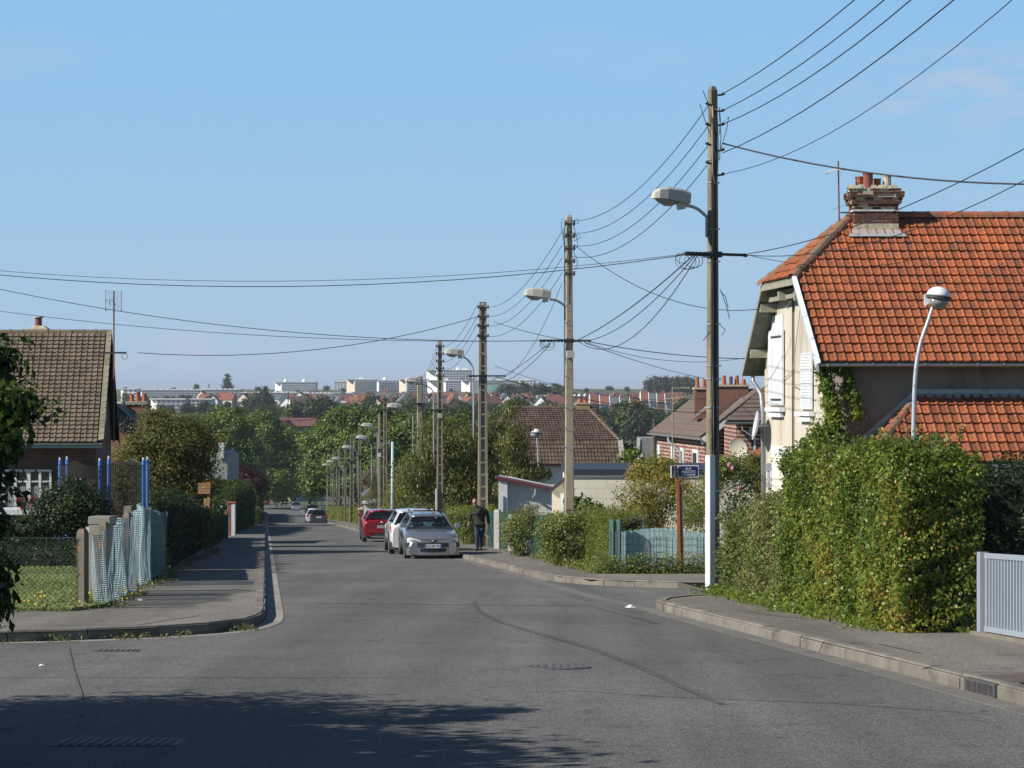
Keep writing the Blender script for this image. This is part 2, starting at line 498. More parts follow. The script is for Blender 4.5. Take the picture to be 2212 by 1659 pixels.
    me = leaf_mesh(name + "_leaves", P, Nn, llen, lwid, m, T, rng)
    link("foliage", me, t)
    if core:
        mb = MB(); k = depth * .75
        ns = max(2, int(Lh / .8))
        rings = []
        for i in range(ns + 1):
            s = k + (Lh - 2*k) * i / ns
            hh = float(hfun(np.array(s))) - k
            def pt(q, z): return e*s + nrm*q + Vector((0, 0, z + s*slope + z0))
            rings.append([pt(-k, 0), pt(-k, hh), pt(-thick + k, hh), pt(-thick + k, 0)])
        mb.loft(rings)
        mb.build("dark_core", corecol or mat("hedge_core", (.022,.026,.012), .95, (.045,.04,.025), 9, 1), t)  # solid dark box added inside the leaves to block light
    return t
def weeds(name, label, path, width, n, m, seed, h=.25, llen=.07, lwid=.03, z0=.12, blade=True):
    rng = np.random.default_rng(seed)
    path = [Vector(p) for p in path]
    seg = [(path[i+1]-path[i]).length for i in range(len(path)-1)]; tot = sum(seg)
    cs = np.cumsum([0]+seg)
    P = np.empty((n, 3))
    nt = max(4, n // 45)
    tc = rng.uniform(0, tot, nt)
    tw = rng.normal(size=nt) * width * .4; th = rng.uniform(.3, 1, nt)
    idx = rng.integers(0, nt, n)
    sc = np.clip(tc[idx] + rng.normal(size=n) * .13, 0, tot - 1e-3)
    X = np.interp(sc, cs, [p.x for p in path]); Y = np.interp(sc, cs, [p.y for p in path]); Z = np.interp(sc, cs, [p.z for p in path])
    P[:, 0] = X + tw[idx] + rng.normal(size=n)*.07
    P[:, 1] = Y + rng.normal(size=n)*.05
    P[:, 2] = Z + rng.uniform(0, 1, n)**1.5 * h * th[idx] + .01
    N = rng.normal(size=(n, 3)) + np.array([0, -.3, .6])
    T = rng.uniform(0, 1, n)*.5 + rng.uniform(0, 1, nt)[idx]*.5
    me = leaf_mesh(name, P, N, llen, lwid, m, T, rng, droop=-.3)
    o = link(name, me)
    return tag(o, label, None, None, 'stuff')
def wire(name, label, A, B, sag, r=.012, group=None, n=14, m=None, parent=None):
    A = Vector(A); B = Vector(B)
    pts = [A.lerp(B, i/n) - Vector((0, 0, 4*sag*(i/n)*(1-i/n))) for i in range(n+1)]
    mb = MB(); mb.tube(pts, r, 5)
    o = mb.build(name, m or mat("wire_black", (.02,.02,.022), .6), parent, world=parent is not None, smooth=True)
    if parent is None: tag(o, label, 'cable', group)
    return o
def text(name, s, size, m, parent, M, extrude=.001):
    cu = bpy.data.curves.new(name, 'FONT'); cu.body = s; cu.size = size; cu.extrude = extrude
    cu.align_x = 'CENTER'; cu.align_y = 'CENTER'; cu.materials.append(m)
    tmp = bpy.data.objects.new(name, cu); col.objects.link(tmp)
    dg = bpy.context.evaluated_depsgraph_get()
    me = bpy.data.meshes.new_from_object(tmp.evaluated_get(dg))
    col.objects.unlink(tmp); bpy.data.objects.remove(tmp)
    me.materials.clear(); me.materials.append(m)
    return link(name, me, parent, M)
ORD = ['', 'first', 'second', 'third', 'fourth', 'fifth', 'sixth', 'seventh', 'eighth', 'ninth', 'tenth', 'eleventh', 'twelfth',
       'thirteenth', 'fourteenth', 'fifteenth', 'sixteenth', 'seventeenth', 'eighteenth', 'nineteenth', 'twentieth']
def ordn(i):
    if i <= 20: return ORD[i]
    t = {2: 'twenty', 3: 'thirty', 4: 'forty', 5: 'fifty'}[i // 10]
    return t[:-1] + 'ieth' if i % 10 == 0 else t + '-' + ORD[i % 10]
# ------------------------------------------------------------------ ground materials
def asphalt(name, c, c2, patch=None, bumps=.5):
    if name in MATS: return MATS[name]
    m, nt, b = _nt(name)
    N, L = nt.nodes, nt.links
    tc = N.new("ShaderNodeTexCoord")
    def noise(sc, det=6, st=(1, 1, 1), rough=.6):
        mp = N.new("ShaderNodeMapping"); mp.inputs["Scale"].default_value = st
        L.new(tc.outputs["Object"], mp.inputs[0])
        n = N.new("ShaderNodeTexNoise"); n.inputs["Scale"].default_value = sc; n.inputs["Detail"].default_value = det
        n.inputs["Roughness"].default_value = rough
        L.new(mp.outputs[0], n.inputs["Vector"]); return n.outputs["Fac"]
    def ramp(f, a, bb, lo, hi):
        r = N.new("ShaderNodeMapRange"); r.inputs[1].default_value = a; r.inputs[2].default_value = bb
        r.inputs[3].default_value = lo; r.inputs[4].default_value = hi; L.new(f, r.inputs[0]); return r.outputs[0]
    def mixc(f, a, bcol, mode='MIX'):
        x = N.new("ShaderNodeMix"); x.data_type = 'RGBA'; x.blend_type = mode
        L.new(f, x.inputs[0]) if hasattr(f, 'links') else setattr(x.inputs[0], 'default_value', f)
        L.new(a, x.inputs[6]) if hasattr(a, 'links') else setattr(x.inputs[6], 'default_value', (*a, 1))
        L.new(bcol, x.inputs[7]) if hasattr(bcol, 'links') else setattr(x.inputs[7], 'default_value', (*bcol, 1))
        return x.outputs[2]
    base = mixc(ramp(noise(.35, 7), .35, .65, 0, 1), c, c2)
    vo = N.new("ShaderNodeTexVoronoi"); vo.inputs["Scale"].default_value = 85
    L.new(tc.outputs["Object"], vo.inputs["Vector"])
    agg = ramp(vo.outputs["Color"], .0, 1., .3, 1.95)
    base = mixc(1.0, base, agg, 'MULTIPLY')
    base = mixc(1.0, base, ramp(noise(16, 8, rough=.8), .25, .75, .72, 1.3), 'MULTIPLY')
    # streaks that run along the street: tyre-polished lanes and old oil
    streak = ramp(noise(1.0, 5, (1.1, .05, 1)), .35, .65, .82, 1.14)
    base = mixc(1.0, base, streak, 'MULTIPLY')
    # darker mended spots and pale grit
    base = mixc(ramp(noise(1.9, 8, rough=.7), .56, .66, 0, .4), base, tuple(x*.6 for x in c))
    base = mixc(ramp(noise(5.0, 9, rough=.85), .66, .74, 0, .4), base, tuple(min(1, x*2.0) for x in c2))
    # fine cracks
    vc = N.new("ShaderNodeTexVoronoi"); vc.feature = 'DISTANCE_TO_EDGE'; vc.inputs["Scale"].default_value = .33
    wv = N.new("ShaderNodeMapping"); L.new(tc.outputs["Object"], wv.inputs[0])
    nn = N.new("ShaderNodeTexNoise"); nn.inputs["Scale"].default_value = 1.6; nn.inputs["Detail"].default_value = 6
    L.new(tc.outputs["Object"], nn.inputs["Vector"])
    ad = N.new("ShaderNodeMixRGB"); ad.blend_type = 'ADD'; ad.inputs[0].default_value = .9
    L.new(wv.outputs[0], ad.inputs[1]); L.new(nn.outputs["Color"], ad.inputs[2]); L.new(ad.outputs[0], vc.inputs["Vector"])
    ck = ramp(vc.outputs["Distance"], .0, .012, 1, 0)
    ms = N.new("ShaderNodeMath"); ms.operation = 'MULTIPLY'; L.new(ck, ms.inputs[0]); L.new(ramp(noise(.5, 3), .5, .6, 0, .55), ms.inputs[1])
    base = mixc(ms.outputs[0], base, (.012, .012, .013))
    L.new(base, b.inputs["Base Color"])
    b.inputs["Roughness"].default_value = .85
    b.inputs["Specular IOR Level"].default_value = .3
    bp = N.new("ShaderNodeBump"); bp.inputs["Strength"].default_value = bumps; bp.inputs["Distance"].default_value = .006
    L.new(vo.outputs["Distance"], bp.inputs["Height"]); L.new(bp.outputs[0], b.inputs["Normal"])
    MATS[name] = m
    return m
ROAD = asphalt("road_asphalt", (.104, .101, .097), (.132, .128, .122))
PAVE = asphalt("pavement_asphalt", (.140, .130, .114), (.180, .166, .144))
CONC = mat("kerb_concrete", (.175, .158, .132), .9, (.24, .218, .182), 4, 1, .35, 60, c3=(.09,.085,.075), c3scale=2.4, c3lo=.5, isl=.2)
CHAN = mat("channel_concrete", (.26, .245, .22), .85, (.34, .32, .285), 3, 1, .3, 60, c3=(.12,.12,.11), c3scale=2, isl=.12)
EARTH = mat("earth_and_grass", (.055, .075, .022), .95, (.10, .11, .045), .35, 1, .4, 3, c3=(.12,.10,.06), c3scale=.08)
GRASS = mat("lawn_green", (.13, .17, .045), .95, (.20, .235, .075), .9, 1, .5, 25, c3=(.25,.24,.12), c3scale=.7)
# ------------------------------------------------------------------ ground and far hills: one sheet to the horizon
def grid(name, xs, ys, zf, m, dz=0):
    mb = MB(); nx = len(xs)
    for y in ys:
        for x in xs:
            mb.v.append((x, y, zf(x, y) + dz))
    for j in range(len(ys)-1):
        for i in range(nx-1):
            a = j*nx + i
            mb.f.append((a, a+1, a+nx+1, a+nx))
    return mb.build(name, m)
def terr(x, y):
    z = gz(y)
    if y > 560:
        k = min(1, (y-560)/400)
        z += k * (.5*math.sin(x*.0061+1.3)*math.sin(y*.004) + .3*math.sin(x*.017+y*.009))
        z += k * max(0, (x - 150)) * .012 * (1 if y < 2300 else 0)
    return z
xs = [-6000, -3000, -1500] + list(range(-1000, -120, 40)) + list(range(-120, 121, 12)) + list(range(160, 1001, 40)) + [1500, 3000, 6000]
ys = [-200, -60, 0, 30, 60, 100, 150, 200, 260, 330, 360, 400, 425, 450, 485, 520, 560] + list(range(600, 2400, 60)) + [2600, 3500, 6000, 12000, 30000]
gr = grid("ground", xs, ys, terr, EARTH, -.06); tag(gr, kind='structure')
def strip(name, segs, m, dz, kind='structure'):
    """segs: list of (v, uL, uR)"""
    mb = MB()
    for v, a, b in segs:
        mb.v.append(tuple(S(a, v, dz))); mb.v.append(tuple(S(b, v, dz)))
    for i in range(len(segs)-1):
        mb.f.append((2*i, 2*i+1, 2*i+3, 2*i+2))
    o = mb.build(name, m); tag(o, kind=kind); return o
vv = [-150, 0, 15, 25, 31.5]
strip("road", [(-150, -70, 6.06), (0, -60, 6.06), (15, -60, 6.06), (22, -60, 6.06), (31.4, -60, 6.06), (31.41, -.3, 6.06), (40, -.05, 6.06)] +
      [(v, -.05, 6.06) for v in (60, 100, 150, 200, 250, 300, 330, 360, 400, 425, 440)], ROAD, 0.0)
strip("side_lane", [(34.5, 5.5, 8.3), (36, 5.5, 12), (38.6, 5.5, 40), (43, 5.5, 40), (45.5, 5.5, 12), (49, 5.5, 6.5)], ROAD, 0.004)
strip("far_side_lane", [(131, 6.0, 60), (147, 6.0, 60)], ROAD, 0.004)
def pavement(name, pts, h=.12, m=PAVE):
    """pts: outline in street coordinates (u, v)"""
    mb = MB(); mb.slab([S(u, v, h) for u, v in pts], .16)
    o = mb.build(name, m); tag(o, kind='structure'); return o
def arc(cu, cv, ru, rv, a0, a1, n=8):
    return [(cu + ru*math.cos(R(a0 + (a1-a0)*i/n)), cv + rv*math.sin(R(a0 + (a1-a0)*i/n))) for i in range(n+1)]
K1 = [(6.1, 8.0), (6.1, 20.0), (6.1, 34.6)] + [(6.13, 35.6), (6.3, 36.5), (6.7, 37.4), (7.3, 38.2), (8.1, 38.8), (9.4, 39.1), (12, 39.2)]
def pave_poly(name, left, right, h=.12):
    mb = MB()
    n = len(left)
    for u, v in left: mb.v.append(tuple(S(u, v, h)))
    for u, v in right: mb.v.append(tuple(S(u, v, h)))
    for i in range(n-1): mb.f.append((i, n+i, n+i+1, i+1))
    o = mb.build(name, PAVE); tag(o, kind='structure'); return o
pave_poly("pavement_right", K1[:3] + K1[3:8] + [(8.4, 39.0)], [(14, 8.0), (14, 20.0), (14, 34.6), (14, 35.6), (14, 36.5), (14, 37.4), (14, 38.2), (14, 38.8), (14, 39.0)])
K2 = [(6.1, 131.0), (6.1, 100), (6.1, 75), (6.1, 53.0), (6.12, 50.4), (6.25, 48.2), (6.6, 46.4), (7.3, 45.2), (8.4, 44.4), (10, 44.2), (16, 44.2)]
pave_poly("pavement_right_beyond_lane", [(u, v) for u, v in K2], [(14, 131), (14, 100), (14, 75), (14, 55), (14, 52), (14, 50), (14, 48), (14, 46.5), (14, 45.4), (14, 44.9), (16.1, 44.8)])
K3 = [(6.1, 147.5), (6.1, 200), (6.1, 260), (6.1, 330), (6.1, 400)]
pave_poly("pavement_right_far", K3, [(14, 147.5), (14, 200), (14, 260), (14, 330), (14, 400)])
KL = [(-40, 25.4), (-9.0, 25.5), (-6.0, 25.8), (-4.2, 26.2), (-2.6, 26.95), (-1.5, 27.7), (-.75, 28.6), (-.28, 29.7), (-.06, 31.2), (0.0, 33)]
KLs = KL + [(0, 60), (0, 100), (0, 150), (0, 250), (0, 330), (0, 380)]
def near_l(u, v):
    return (min(u, -2.3), max(v, 31.9))
mb = MB()
PL = []
for (u, v) in KL: PL.append(((u, v), (u - .0, 33.0)))
for a, b in PL:
    mb.v.append(tuple(S(a[0], a[1], .12))); mb.v.append(tuple(S(b[0], b[1], .12)))
for i in range(len(PL)-2): mb.f.append((2*i, 2*i+2, 2*i+3, 2*i+1))
i = len(PL)-2; mb.f.append((2*i, 2*i+2, 2*i+1))
o = mb.build("pavement_left", PAVE); tag(o, kind='structure')
pave_poly("pavement_left_along_street", [(-3.2, 33), (-3.2, 60), (-3.4, 100), (-3.6, 150), (-3.6, 250), (-3.6, 380)], [(0, 33), (0, 60), (0, 100), (0, 150), (0, 250), (0, 380)])
def kerb(name, line, side, upto=1e9, w=.15, h=.135, stone=1.0, far=None):
    """line in street coordinates; the kerb stands on the pavement side (side=+1 right of the line)"""
    pts = [S(u, v, 0) for u, v in line]
    root = bpy.data.objects.new(name, None); col.objects.link(root); tag(root, kind='structure')
    WM[root.name] = Matrix()
    rngk = random.Random(3)
    seg = [(pts[i+1]-pts[i]).length for i in range(len(pts)-1)]
    cs = np.cumsum([0]+seg)
    def at(s):
        i = min(max(int(np.searchsorted(cs, s)-1), 0), len(seg)-1)
        return pts[i].lerp(pts[i+1], (s-cs[i])/seg[i])
    s = 0; tot = cs[-1]
    rest = MB()
    while s < tot - .2:
        e = min(s + stone, tot)
        a, b = at(s + .006), at(e - .006)
        d = (b - a); dn = Vector((d.x, d.y, 0)).normalized(); n = Vector((dn.y, -dn.x, 0)) * side
        hh = h + rngk.uniform(-.006, .006); q = rngk.uniform(-.006, .006)
        def prof(p):
            return [p + n*(q), p + n*q + Vector((0,0,hh-.035)), p + n*(q+.03) + Vector((0,0,hh)), p + n*(w) + Vector((0,0,hh)), p + n*w + Vector((0,0,-.05)), p + n*q + Vector((0,0,-.05))]
        if a.y < upto:
            mb = MB(); mb.loft([prof(a), prof(b)]); mb.build("kerb_stone", CONC, root, world=True)
        else:
            rest.loft([prof(a), prof(b)])
        s = e
    if rest.v:
        o = rest.build("distant_kerb_stones", CONC, root, world=True); tag(o, kind='stuff')
    return root
kerb("kerb_right", K1, 1)
kerb("kerb_right_beyond_lane", list(reversed(K2)), 1, upto=95)
kerb("kerb_right_far", K3, 1, upto=0)
kerb("kerb_left", KL + [(0, 60), (0, 100), (0, 200), (0, 380)], -1, upto=100)
def channel(name, line, side, w, m, upto, step=1.0, dz=.006):
    root = bpy.data.objects.new(name, None); col.objects.link(root); tag(root, kind='structure'); WM[root.name] = Matrix()
    pts = [S(u, v, 0) for u, v in line]
    seg = [(pts[i+1]-pts[i]).length for i in range(len(pts)-1)]; cs = np.cumsum([0]+seg)
    def at(s):
        i = min(max(int(np.searchsorted(cs, s)-1), 0), len(seg)-1)
        return pts[i].lerp(pts[i+1], (s-cs[i])/seg[i])
    s = 0; rest = MB()
    while s < cs[-1] - .1:
        e = min(s + step, cs[-1]); g = .007
        a, b = at(s), at(e)
        d0 = at(min(s+.05, cs[-1])) - at(max(s-.05, 0)); d1 = at(min(e+.05, cs[-1])) - at(max(e-.05, 0))
        def nr(d): return Vector((d.y, -d.x, 0)).normalized() * side
        up = Vector((0, 0, dz)); n0, n1 = nr(d0), nr(d1); dd = (b-a).normalized()*g
        poly = [a+up+dd, b+up-dd, b+n1*w+up-dd, a+n0*w+up+dd]
        tgt = MB() if a.y < upto else rest
        tgt.slab(poly, .03)
        if tgt is not rest: tgt.build("channel_slab", m, root, world=True)
        s = e
    if rest.v: tag(rest.build("distant_channel_slabs", m, root, world=True), kind='stuff')
KLc = [(-4.2, 26.18), (-2.6, 26.9), (-1.5, 27.65), (-.75, 28.55), (-.25, 29.7), (-.03, 31.2), (0.02, 33), (.02, 60), (.02, 100), (.02, 200), (.02, 370)]
channel("gutter_left", KLc, 1, .25, CHAN, 100)
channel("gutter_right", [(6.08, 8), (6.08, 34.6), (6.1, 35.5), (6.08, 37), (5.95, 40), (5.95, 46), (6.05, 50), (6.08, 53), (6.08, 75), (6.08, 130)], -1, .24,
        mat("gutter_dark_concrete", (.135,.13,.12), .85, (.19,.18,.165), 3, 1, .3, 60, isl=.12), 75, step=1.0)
mb = MB()
pl = [(-40, 32.0), (-2.75, 32.2), (-2.35, 33.5), (-2.45, 53.5), (-40, 53.5)]
mb.slab([S(u, v, .17) for u, v in pl], .2)
o = mb.build("lawn", GRASS); tag(o, kind='structure')
LAWNLEAF = leafmat("lawn_blade", [(0, (.14, .18, .045)), (.5, (.20, .25, .075)), (1, (.32, .31, .15))], .6, .3)
rng = np.random.default_rng(11)
n = 70000
uu = rng.uniform(-13.5, -2.5, n); vvv = rng.uniform(32.3, 53.0, n)
P = np.stack([uu - .10878*vvv, vvv, -1.6 - .05*vvv + .17 + rng.uniform(.0, .05, n)], 1)
tn = .45 + .25*np.sin(uu*1.1)*np.cos(vvv*.7) + rng.normal(size=n)*.2
o = link("grass", leaf_mesh("grass_blades", P, rng.normal(size=(n,3))*.6+np.array([0,-.6,.6]), .07, .02, LAWNLEAF, tn, rng, -.4)); tag(o, "short green lawn behind the corner chain link fence", None, None, 'stuff')
# ------------------------------------------------------------------ poles, lamps, wires
PC = mat("pole_concrete", (.30, .255, .185), .9, (.42, .37, .28), 5, 1, .5, 40, c3=(.14,.12,.09), c3scale=1.2, c3lo=.52, c3hi=.75, stretch=(1,1,.35))
PCG = mat("pole_concrete_grey", (.29, .25, .19), .9, (.37, .325, .25), 6, 1, .4, 40, c3=(.13,.12,.10), c3scale=1.5, c3lo=.55)
PWEB = mat("pole_web_concrete", (.20, .165, .135), .92, (.26, .22, .18), 6, 1, .3, 40)
IRON = mat("dark_iron", (.03, .03, .035), .6, (.06, .05, .045), 12)
GALV = mat("galvanised_steel", (.42, .45, .47), .45, (.52, .55, .57), 8, 1, metal=.6)
LAMPG = mat("lamp_shell_grey", (.42, .41, .37), .6, (.50, .485, .44), 10)
GLASS_L = mat("lamp_bowl", (.30, .31, .29), .15, (.22, .23, .2), 14, spec=.8)
WHITEP = mat("white_plastic", (.76, .77, .78), .5, (.64, .64, .63), 2, 1, c3=(.40,.37,.31), c3scale=3.5, c3lo=.58, c3hi=.85, stretch=(1,1,.35))
BLACK = mat("black_cable", (.018, .018, .02), .55)
WIREM = mat("wire_black", (.02, .02, .022), .6)
YEL = mat("ivory_cable", (.45, .42, .33), .6)
THR = math.atan(.10878)
def lamp_head(t, M, sc=1.0):
    """old cobra street lantern pointing along local -x from the arm end at the origin"""
    mb = MB()
    prof = [(0.03, .12, .19, .0), (-.17, .15, .205, .0), (-.19, .155, .21, .0), (-.45, .15, .20, -.01), (-.60, .12, .155, -.02), (-.67, .07, .09, -.03)]
    rings = []
    for x, w, h, zo in prof:
        rings.append([(x*sc, -w*sc, (zo-.02)*sc), (x*sc, -w*.9*sc, (zo+h*.8)*sc), (x*sc, -w*.6*sc, (zo+h)*sc), (x*sc, w*.6*sc, (zo+h)*sc), (x*sc, w*.9*sc, (zo+h*.8)*sc), (x*sc, w*sc, (zo-.02)*sc)])
    mb.loft(rings, M=M); h = mb.build("lamp_shell", LAMPG, t, smooth=False)
    mb = MB(); rings = []
    for x, w, d in [(-.18, .06, .03), (-.28, .12, .09), (-.42, .12, .11), (-.55, .09, .07), (-.63, .03, .02)]:
        rings.append([(x*sc, -w*sc, -.025*sc), (x*sc, -w*.7*sc, -d*.7*sc-.03*sc), (x*sc, 0, -d*sc-.03*sc), (x*sc, w*.7*sc, -d*.7*sc-.03*sc), (x*sc, w*sc, -.025*sc)])
    mb.loft(rings, M=M); mb.build("lamp_bowl", GLASS_L, t, smooth=True)
    mb = MB(); mb.loft([[(-.02*sc, -.05*sc, -.02*sc), (-.02*sc, .05*sc, -.02*sc), (-.17*sc, .05*sc, -.02*sc), (-.17*sc, -.05*sc, -.02*sc)], [(.0, -.03*sc, -.11*sc), (.0, .03*sc, -.11*sc), (-.14*sc, .03*sc, -.16*sc), (-.14*sc, -.03*sc, -.16*sc)]], M=M)
    mb.build("lamp_bracket", GALV, t)
def pole_lamp(t, zarm, reach, rise, tilt=10, sc=1.0, x0=-.09):
    """curved tube arm from the pole, going to the left, with a lantern"""
    pts = []
    for k in range(8):
        a = k / 7
        pts.append((x0 - reach*a, 0, zarm + rise*(1 - (1-a)**2.2) - .0))
    pts = [(x0, 0, zarm - .35)] + pts
    mb = MB(); mb.tube(pts, .03*sc, 7); mb.build("lamp_arm", GALV, t, smooth=True)
    M = Matrix.Translation((x0 - reach - .02, 0, zarm + rise + .05)) @ Matrix.Rotation(R(tilt), 4, 'Y')
    lamp_head(t, M, sc)
def insulator(mb, x, z):
    mb.tube([(x, 0, z-.05), (x, 0, z-.01), (x, 0, z+.0), (x, 0, z+.05)], [.03, .045, .03, .035], 7)
def solid_pole(label, u, v, H, w0=.25, w1=.15, crossz=None, lampz=None, group='concrete utility poles along the right pavement', m=PC, cables=True, lamp=None, ins=(), boxz=None, xdir=1, name='utility_pole', d=None, rot=None):
    t = thing(name, label, 'pole', S(u, v, .0), THR if rot is None else rot, group)
    mb = MB(); rings = []
    for i in range(9):
        k = i/8; w = (w0 + (w1-w0)*k)/2; dd = w*.8
        z = -.1 + (H+.1)*k
        c = w*.22
        rings.append([(-w+c, -dd, z), (w-c, -dd, z), (w, -dd+c, z), (w, dd-c, z), (w-c, dd, z), (-w+c, dd, z), (-w, dd-c, z), (-w, -dd+c, z)])
    rings.append([(x*.55, y*.55, z+.07) for x, y, z in rings[-1]])
    mb.loft(rings); mb.build("shaft", m, t)
    return t
def ladder_pole(label, u, v, H, w0=.36, w1=.2, n=14, group='ladder-like concrete poles along the right pavement', ins=(), lamp=None, crossz=None):
    t = thing('utility_pole', label, 'pole', S(u, v, .0), THR, group)
    mb = MB(); mb2 = MB()
    d = .09
    def wz(z): return (w0 + (w1-w0)*z/H)/2
    for s in (-1, 1):
        rings = []
        for i in range(2):
            z = (-.1, H)[i]; w = wz(z); b = .082 if w0 > .34 else .062
            rings.append([(s*(w-b), -d, z), (s*w, -d, z), (s*w, d, z), (s*(w-b), d, z)] if s > 0 else [(s*w, -d, z), (s*(w-b), -d, z), (s*(w-b), d, z), (s*w, d, z)])
        mb.loft(rings)
    mb.build("flange", m_ := PCG, t)
    for k in range(n+1):
        z = .15 + (H-.25)*k/n; w = wz(z) - .06
        r = MB(); r.box(-w, w, -d+.006, d-.006, z-.03, z+.03); r.build("rung", PCG, t)
    w = wz(0)-.06; w_1 = wz(H)-.06
    mb2.loft([[(-w, -.02, 0), (w, -.02, 0), (w, .02, 0), (-w, .02, 0)], [(-w_1, -.02, H-.05), (w_1, -.02, H-.05), (w_1, .02, H-.05), (-w_1, .02, H-.05)]])
    mb2.build("web", PWEB, t)
    cap = MB(); ww = wz(H); cap.box(-ww+.002, ww-.002, -d+.002, d-.002, H-.004, H+.05); cap.build("cap", PCG, t)
    return t
def add_ins(t, zs, x=.1, both=True):
    for z in zs:
        mb = MB(); mb.box(-x-.02, x+.02, -.13, -.1, z-.018, z+.018); mb.build("insulator_bracket", IRON, t)
        for s in ((-1, 1) if both else (1,)):
            m = MB(); m.tube([(s*(x+.03), -.115, z-.05), (s*(x+.03), -.115, z), (s*(x+.03), -.115, z+.02), (s*(x+.03), -.115, z+.07)], [.02, .042, .03, .04], 7)
            m.build("insulator", IRON, t, smooth=True)
def add_cross(t, z, x0, x1, drop=True, r=.022):
    mb = MB(); mb.box(x0, x1, -.16, -.12, z-.025, z+.025)
    mb.box(-.12, .12, -.13, .14, z-.05, z+.05)
    mb.build("crossarm", IRON, t)
    rnd = random.Random(int(z*100))
    for k in range(7):
        x = x0 + (x1-x0)*(.03 + .5*k/7)*1.0
        b = MB(); b.box(x-.015, x+.015, -.19, -.1, z-.045, z+.03); b.build("cable_clamp", BLACK, t)
    b = MB(); b.tube([(x1-.02, -.14, z), (x1+.02, -.14, z), (x1+.08, -.14, z-.02)], [.02, .035, .02], 6)
    b.build("end_clamp", BLACK, t)
    for k in range(4):
        x = x0 + rnd.uniform(0, .3)*(x1-x0); w = rnd.uniform(.08, .18)
        c = MB(); c.tube([(x + w*math.sin(a)*1.2 - w, -.16, z - w*.8*(1-math.cos(a))) for a in np.linspace(0, 6.0, 12)], .006, 4)
        c.build("cable_loop", BLACK, t)
def add_runs(t, z0, z1, xs, r=.014, y=-.12, m=None):
    for i, x in enumerate(xs):
        rnd = random.Random(i*7+int(z1*10))
        pts = [(x + rnd.uniform(-.008, .008), y + rnd.uniform(-.006, .0), z0 + (z1-z0)*k/9) for k in range(10)]
        c = MB(); c.tube(pts, r, 5); c.build("cable_run", m or BLACK, t, smooth=True)
def add_bands(t, zs, w0, w1, H, steel=True):
    for z in zs:
        w = (w0+(w1-w0)*z/H)/2 + .012; d = w*.8 + .018
        b = MB()
        b.loft([[(-w, -d, z-.012), (w, -d, z-.012), (w, d, z-.012), (-w, d, z-.012)], [(-w, -d, z+.012), (w, -d, z+.012), (w, d, z+.012), (-w, d, z+.012)]], cap=False)
        b.build("band", GALV if steel else IRON, t)
UP = 7.93
def hp(y, v): return 1.6 + (1095 - y) * v / FX      # height above the street of picture height y at distance v
# --- pole 1, next to the tall hedge
V1 = 40.2
p1 = solid_pole("tall concrete pole beside the big hedge with a white cable guard and many dark cables", UP, V1, hp(195, V1), .225, .145, rot=R(27), m=mat("pole_shaded_concrete", (.20,.165,.115), .9, (.27,.225,.155), 5, 1, .9, 30, c3=(.06,.05,.04), c3scale=2.2, c3lo=.48, c3hi=.7, stretch=(1,1,.35)))  # shade of the unlit front put into a darker copy of the concrete
H1 = hp(195, V1)
for k in range(24):
    z = 4.2 + k*.2
    w = (.26 + (-.10)*z/H1)/2
    mb = MB(); mb.tube([(-w*.25, -w*.8-.003, z), (-w*.25, -w*.8+.02, z)], .011, 6); mb.build("bolt_hole", IRON, p1)
zc1 = hp(550, V1)
add_cross(p1, zc1, -.66, .55)
wz = lambda y: hp(y, V1)
add_runs(p1, wz(985), wz(330), [-.085, -.05], .012, -.108)
add_runs(p1, wz(985), wz(230), [-.068], .009, -.115, YEL)
add_runs(p1, wz(985), wz(550), [-.02, -.005], .010, -.108)
add_runs(p1, wz(550), wz(240), [-.04, .0], .009, -.095)
mb = MB()
rings = []
for z in (0.1, wz(983)):
    rings.append([(-.155, -.16, z), (-.06, -.16, z), (-.03, -.13, z), (-.03, .0, z), (-.155, .0, z), (-.175, -.03, z), (-.175, -.13, z)])
mb.loft(rings); mb.build("cable_guard", WHITEP, p1)
add_bands(p1, [wz(y) for y in (345, 395, 495, 565, 700, 790, 818, 880, 1060, 1120)], .235, .145, H1)
for y, s in ((205, 1), (240, 1), (270, 1), (325, 1), (378, 1), (228, -1), (272, -1), (314, -1), (354, -1)):
    z = wz(y)
    m = MB(); m.tube([(s*.06, -.08, z-.01), (s*.13, -.08, z), (s*.16, -.08, z+.02), (s*.2, -.08, z+.015)], [.02, .018, .034, .012], 6); m.build("insulator", IRON, p1)
for pts in ([(-.08, -.1, wz(268)), (-.16, -.1, wz(225)), (-.27, -.1, wz(198))], [(-.08, -.1, wz(300)), (-.2, -.1, wz(270)), (-.33, -.1, wz(228))],
            [(-.08, -.1, wz(290)), (-.14, -.1, wz(250)), (-.12, -.1, wz(268))],
            [(.08, -.1, wz(330)), (.22, -.1, wz(282)), (.27, -.1, wz(252)), (.16, -.1, wz(265)), (.08, -.1, wz(275))],
            [(.1, -.1, wz(625)), (.22, -.1, wz(660)), (.29, -.1, wz(688))], [(.1, -.1, wz(630)), (.2, -.1, wz(640)), (.26, -.1, wz(665))],
            [(-.1, -.1, wz(715)), (-.26, -.1, wz(737))], [(.1, -.1, wz(703)), (.2, -.1, wz(713)), (.13, -.1, wz(724))]):
    m = MB(); m.tube(pts, .007, 5); m.build("loose_wire", BLACK, p1)
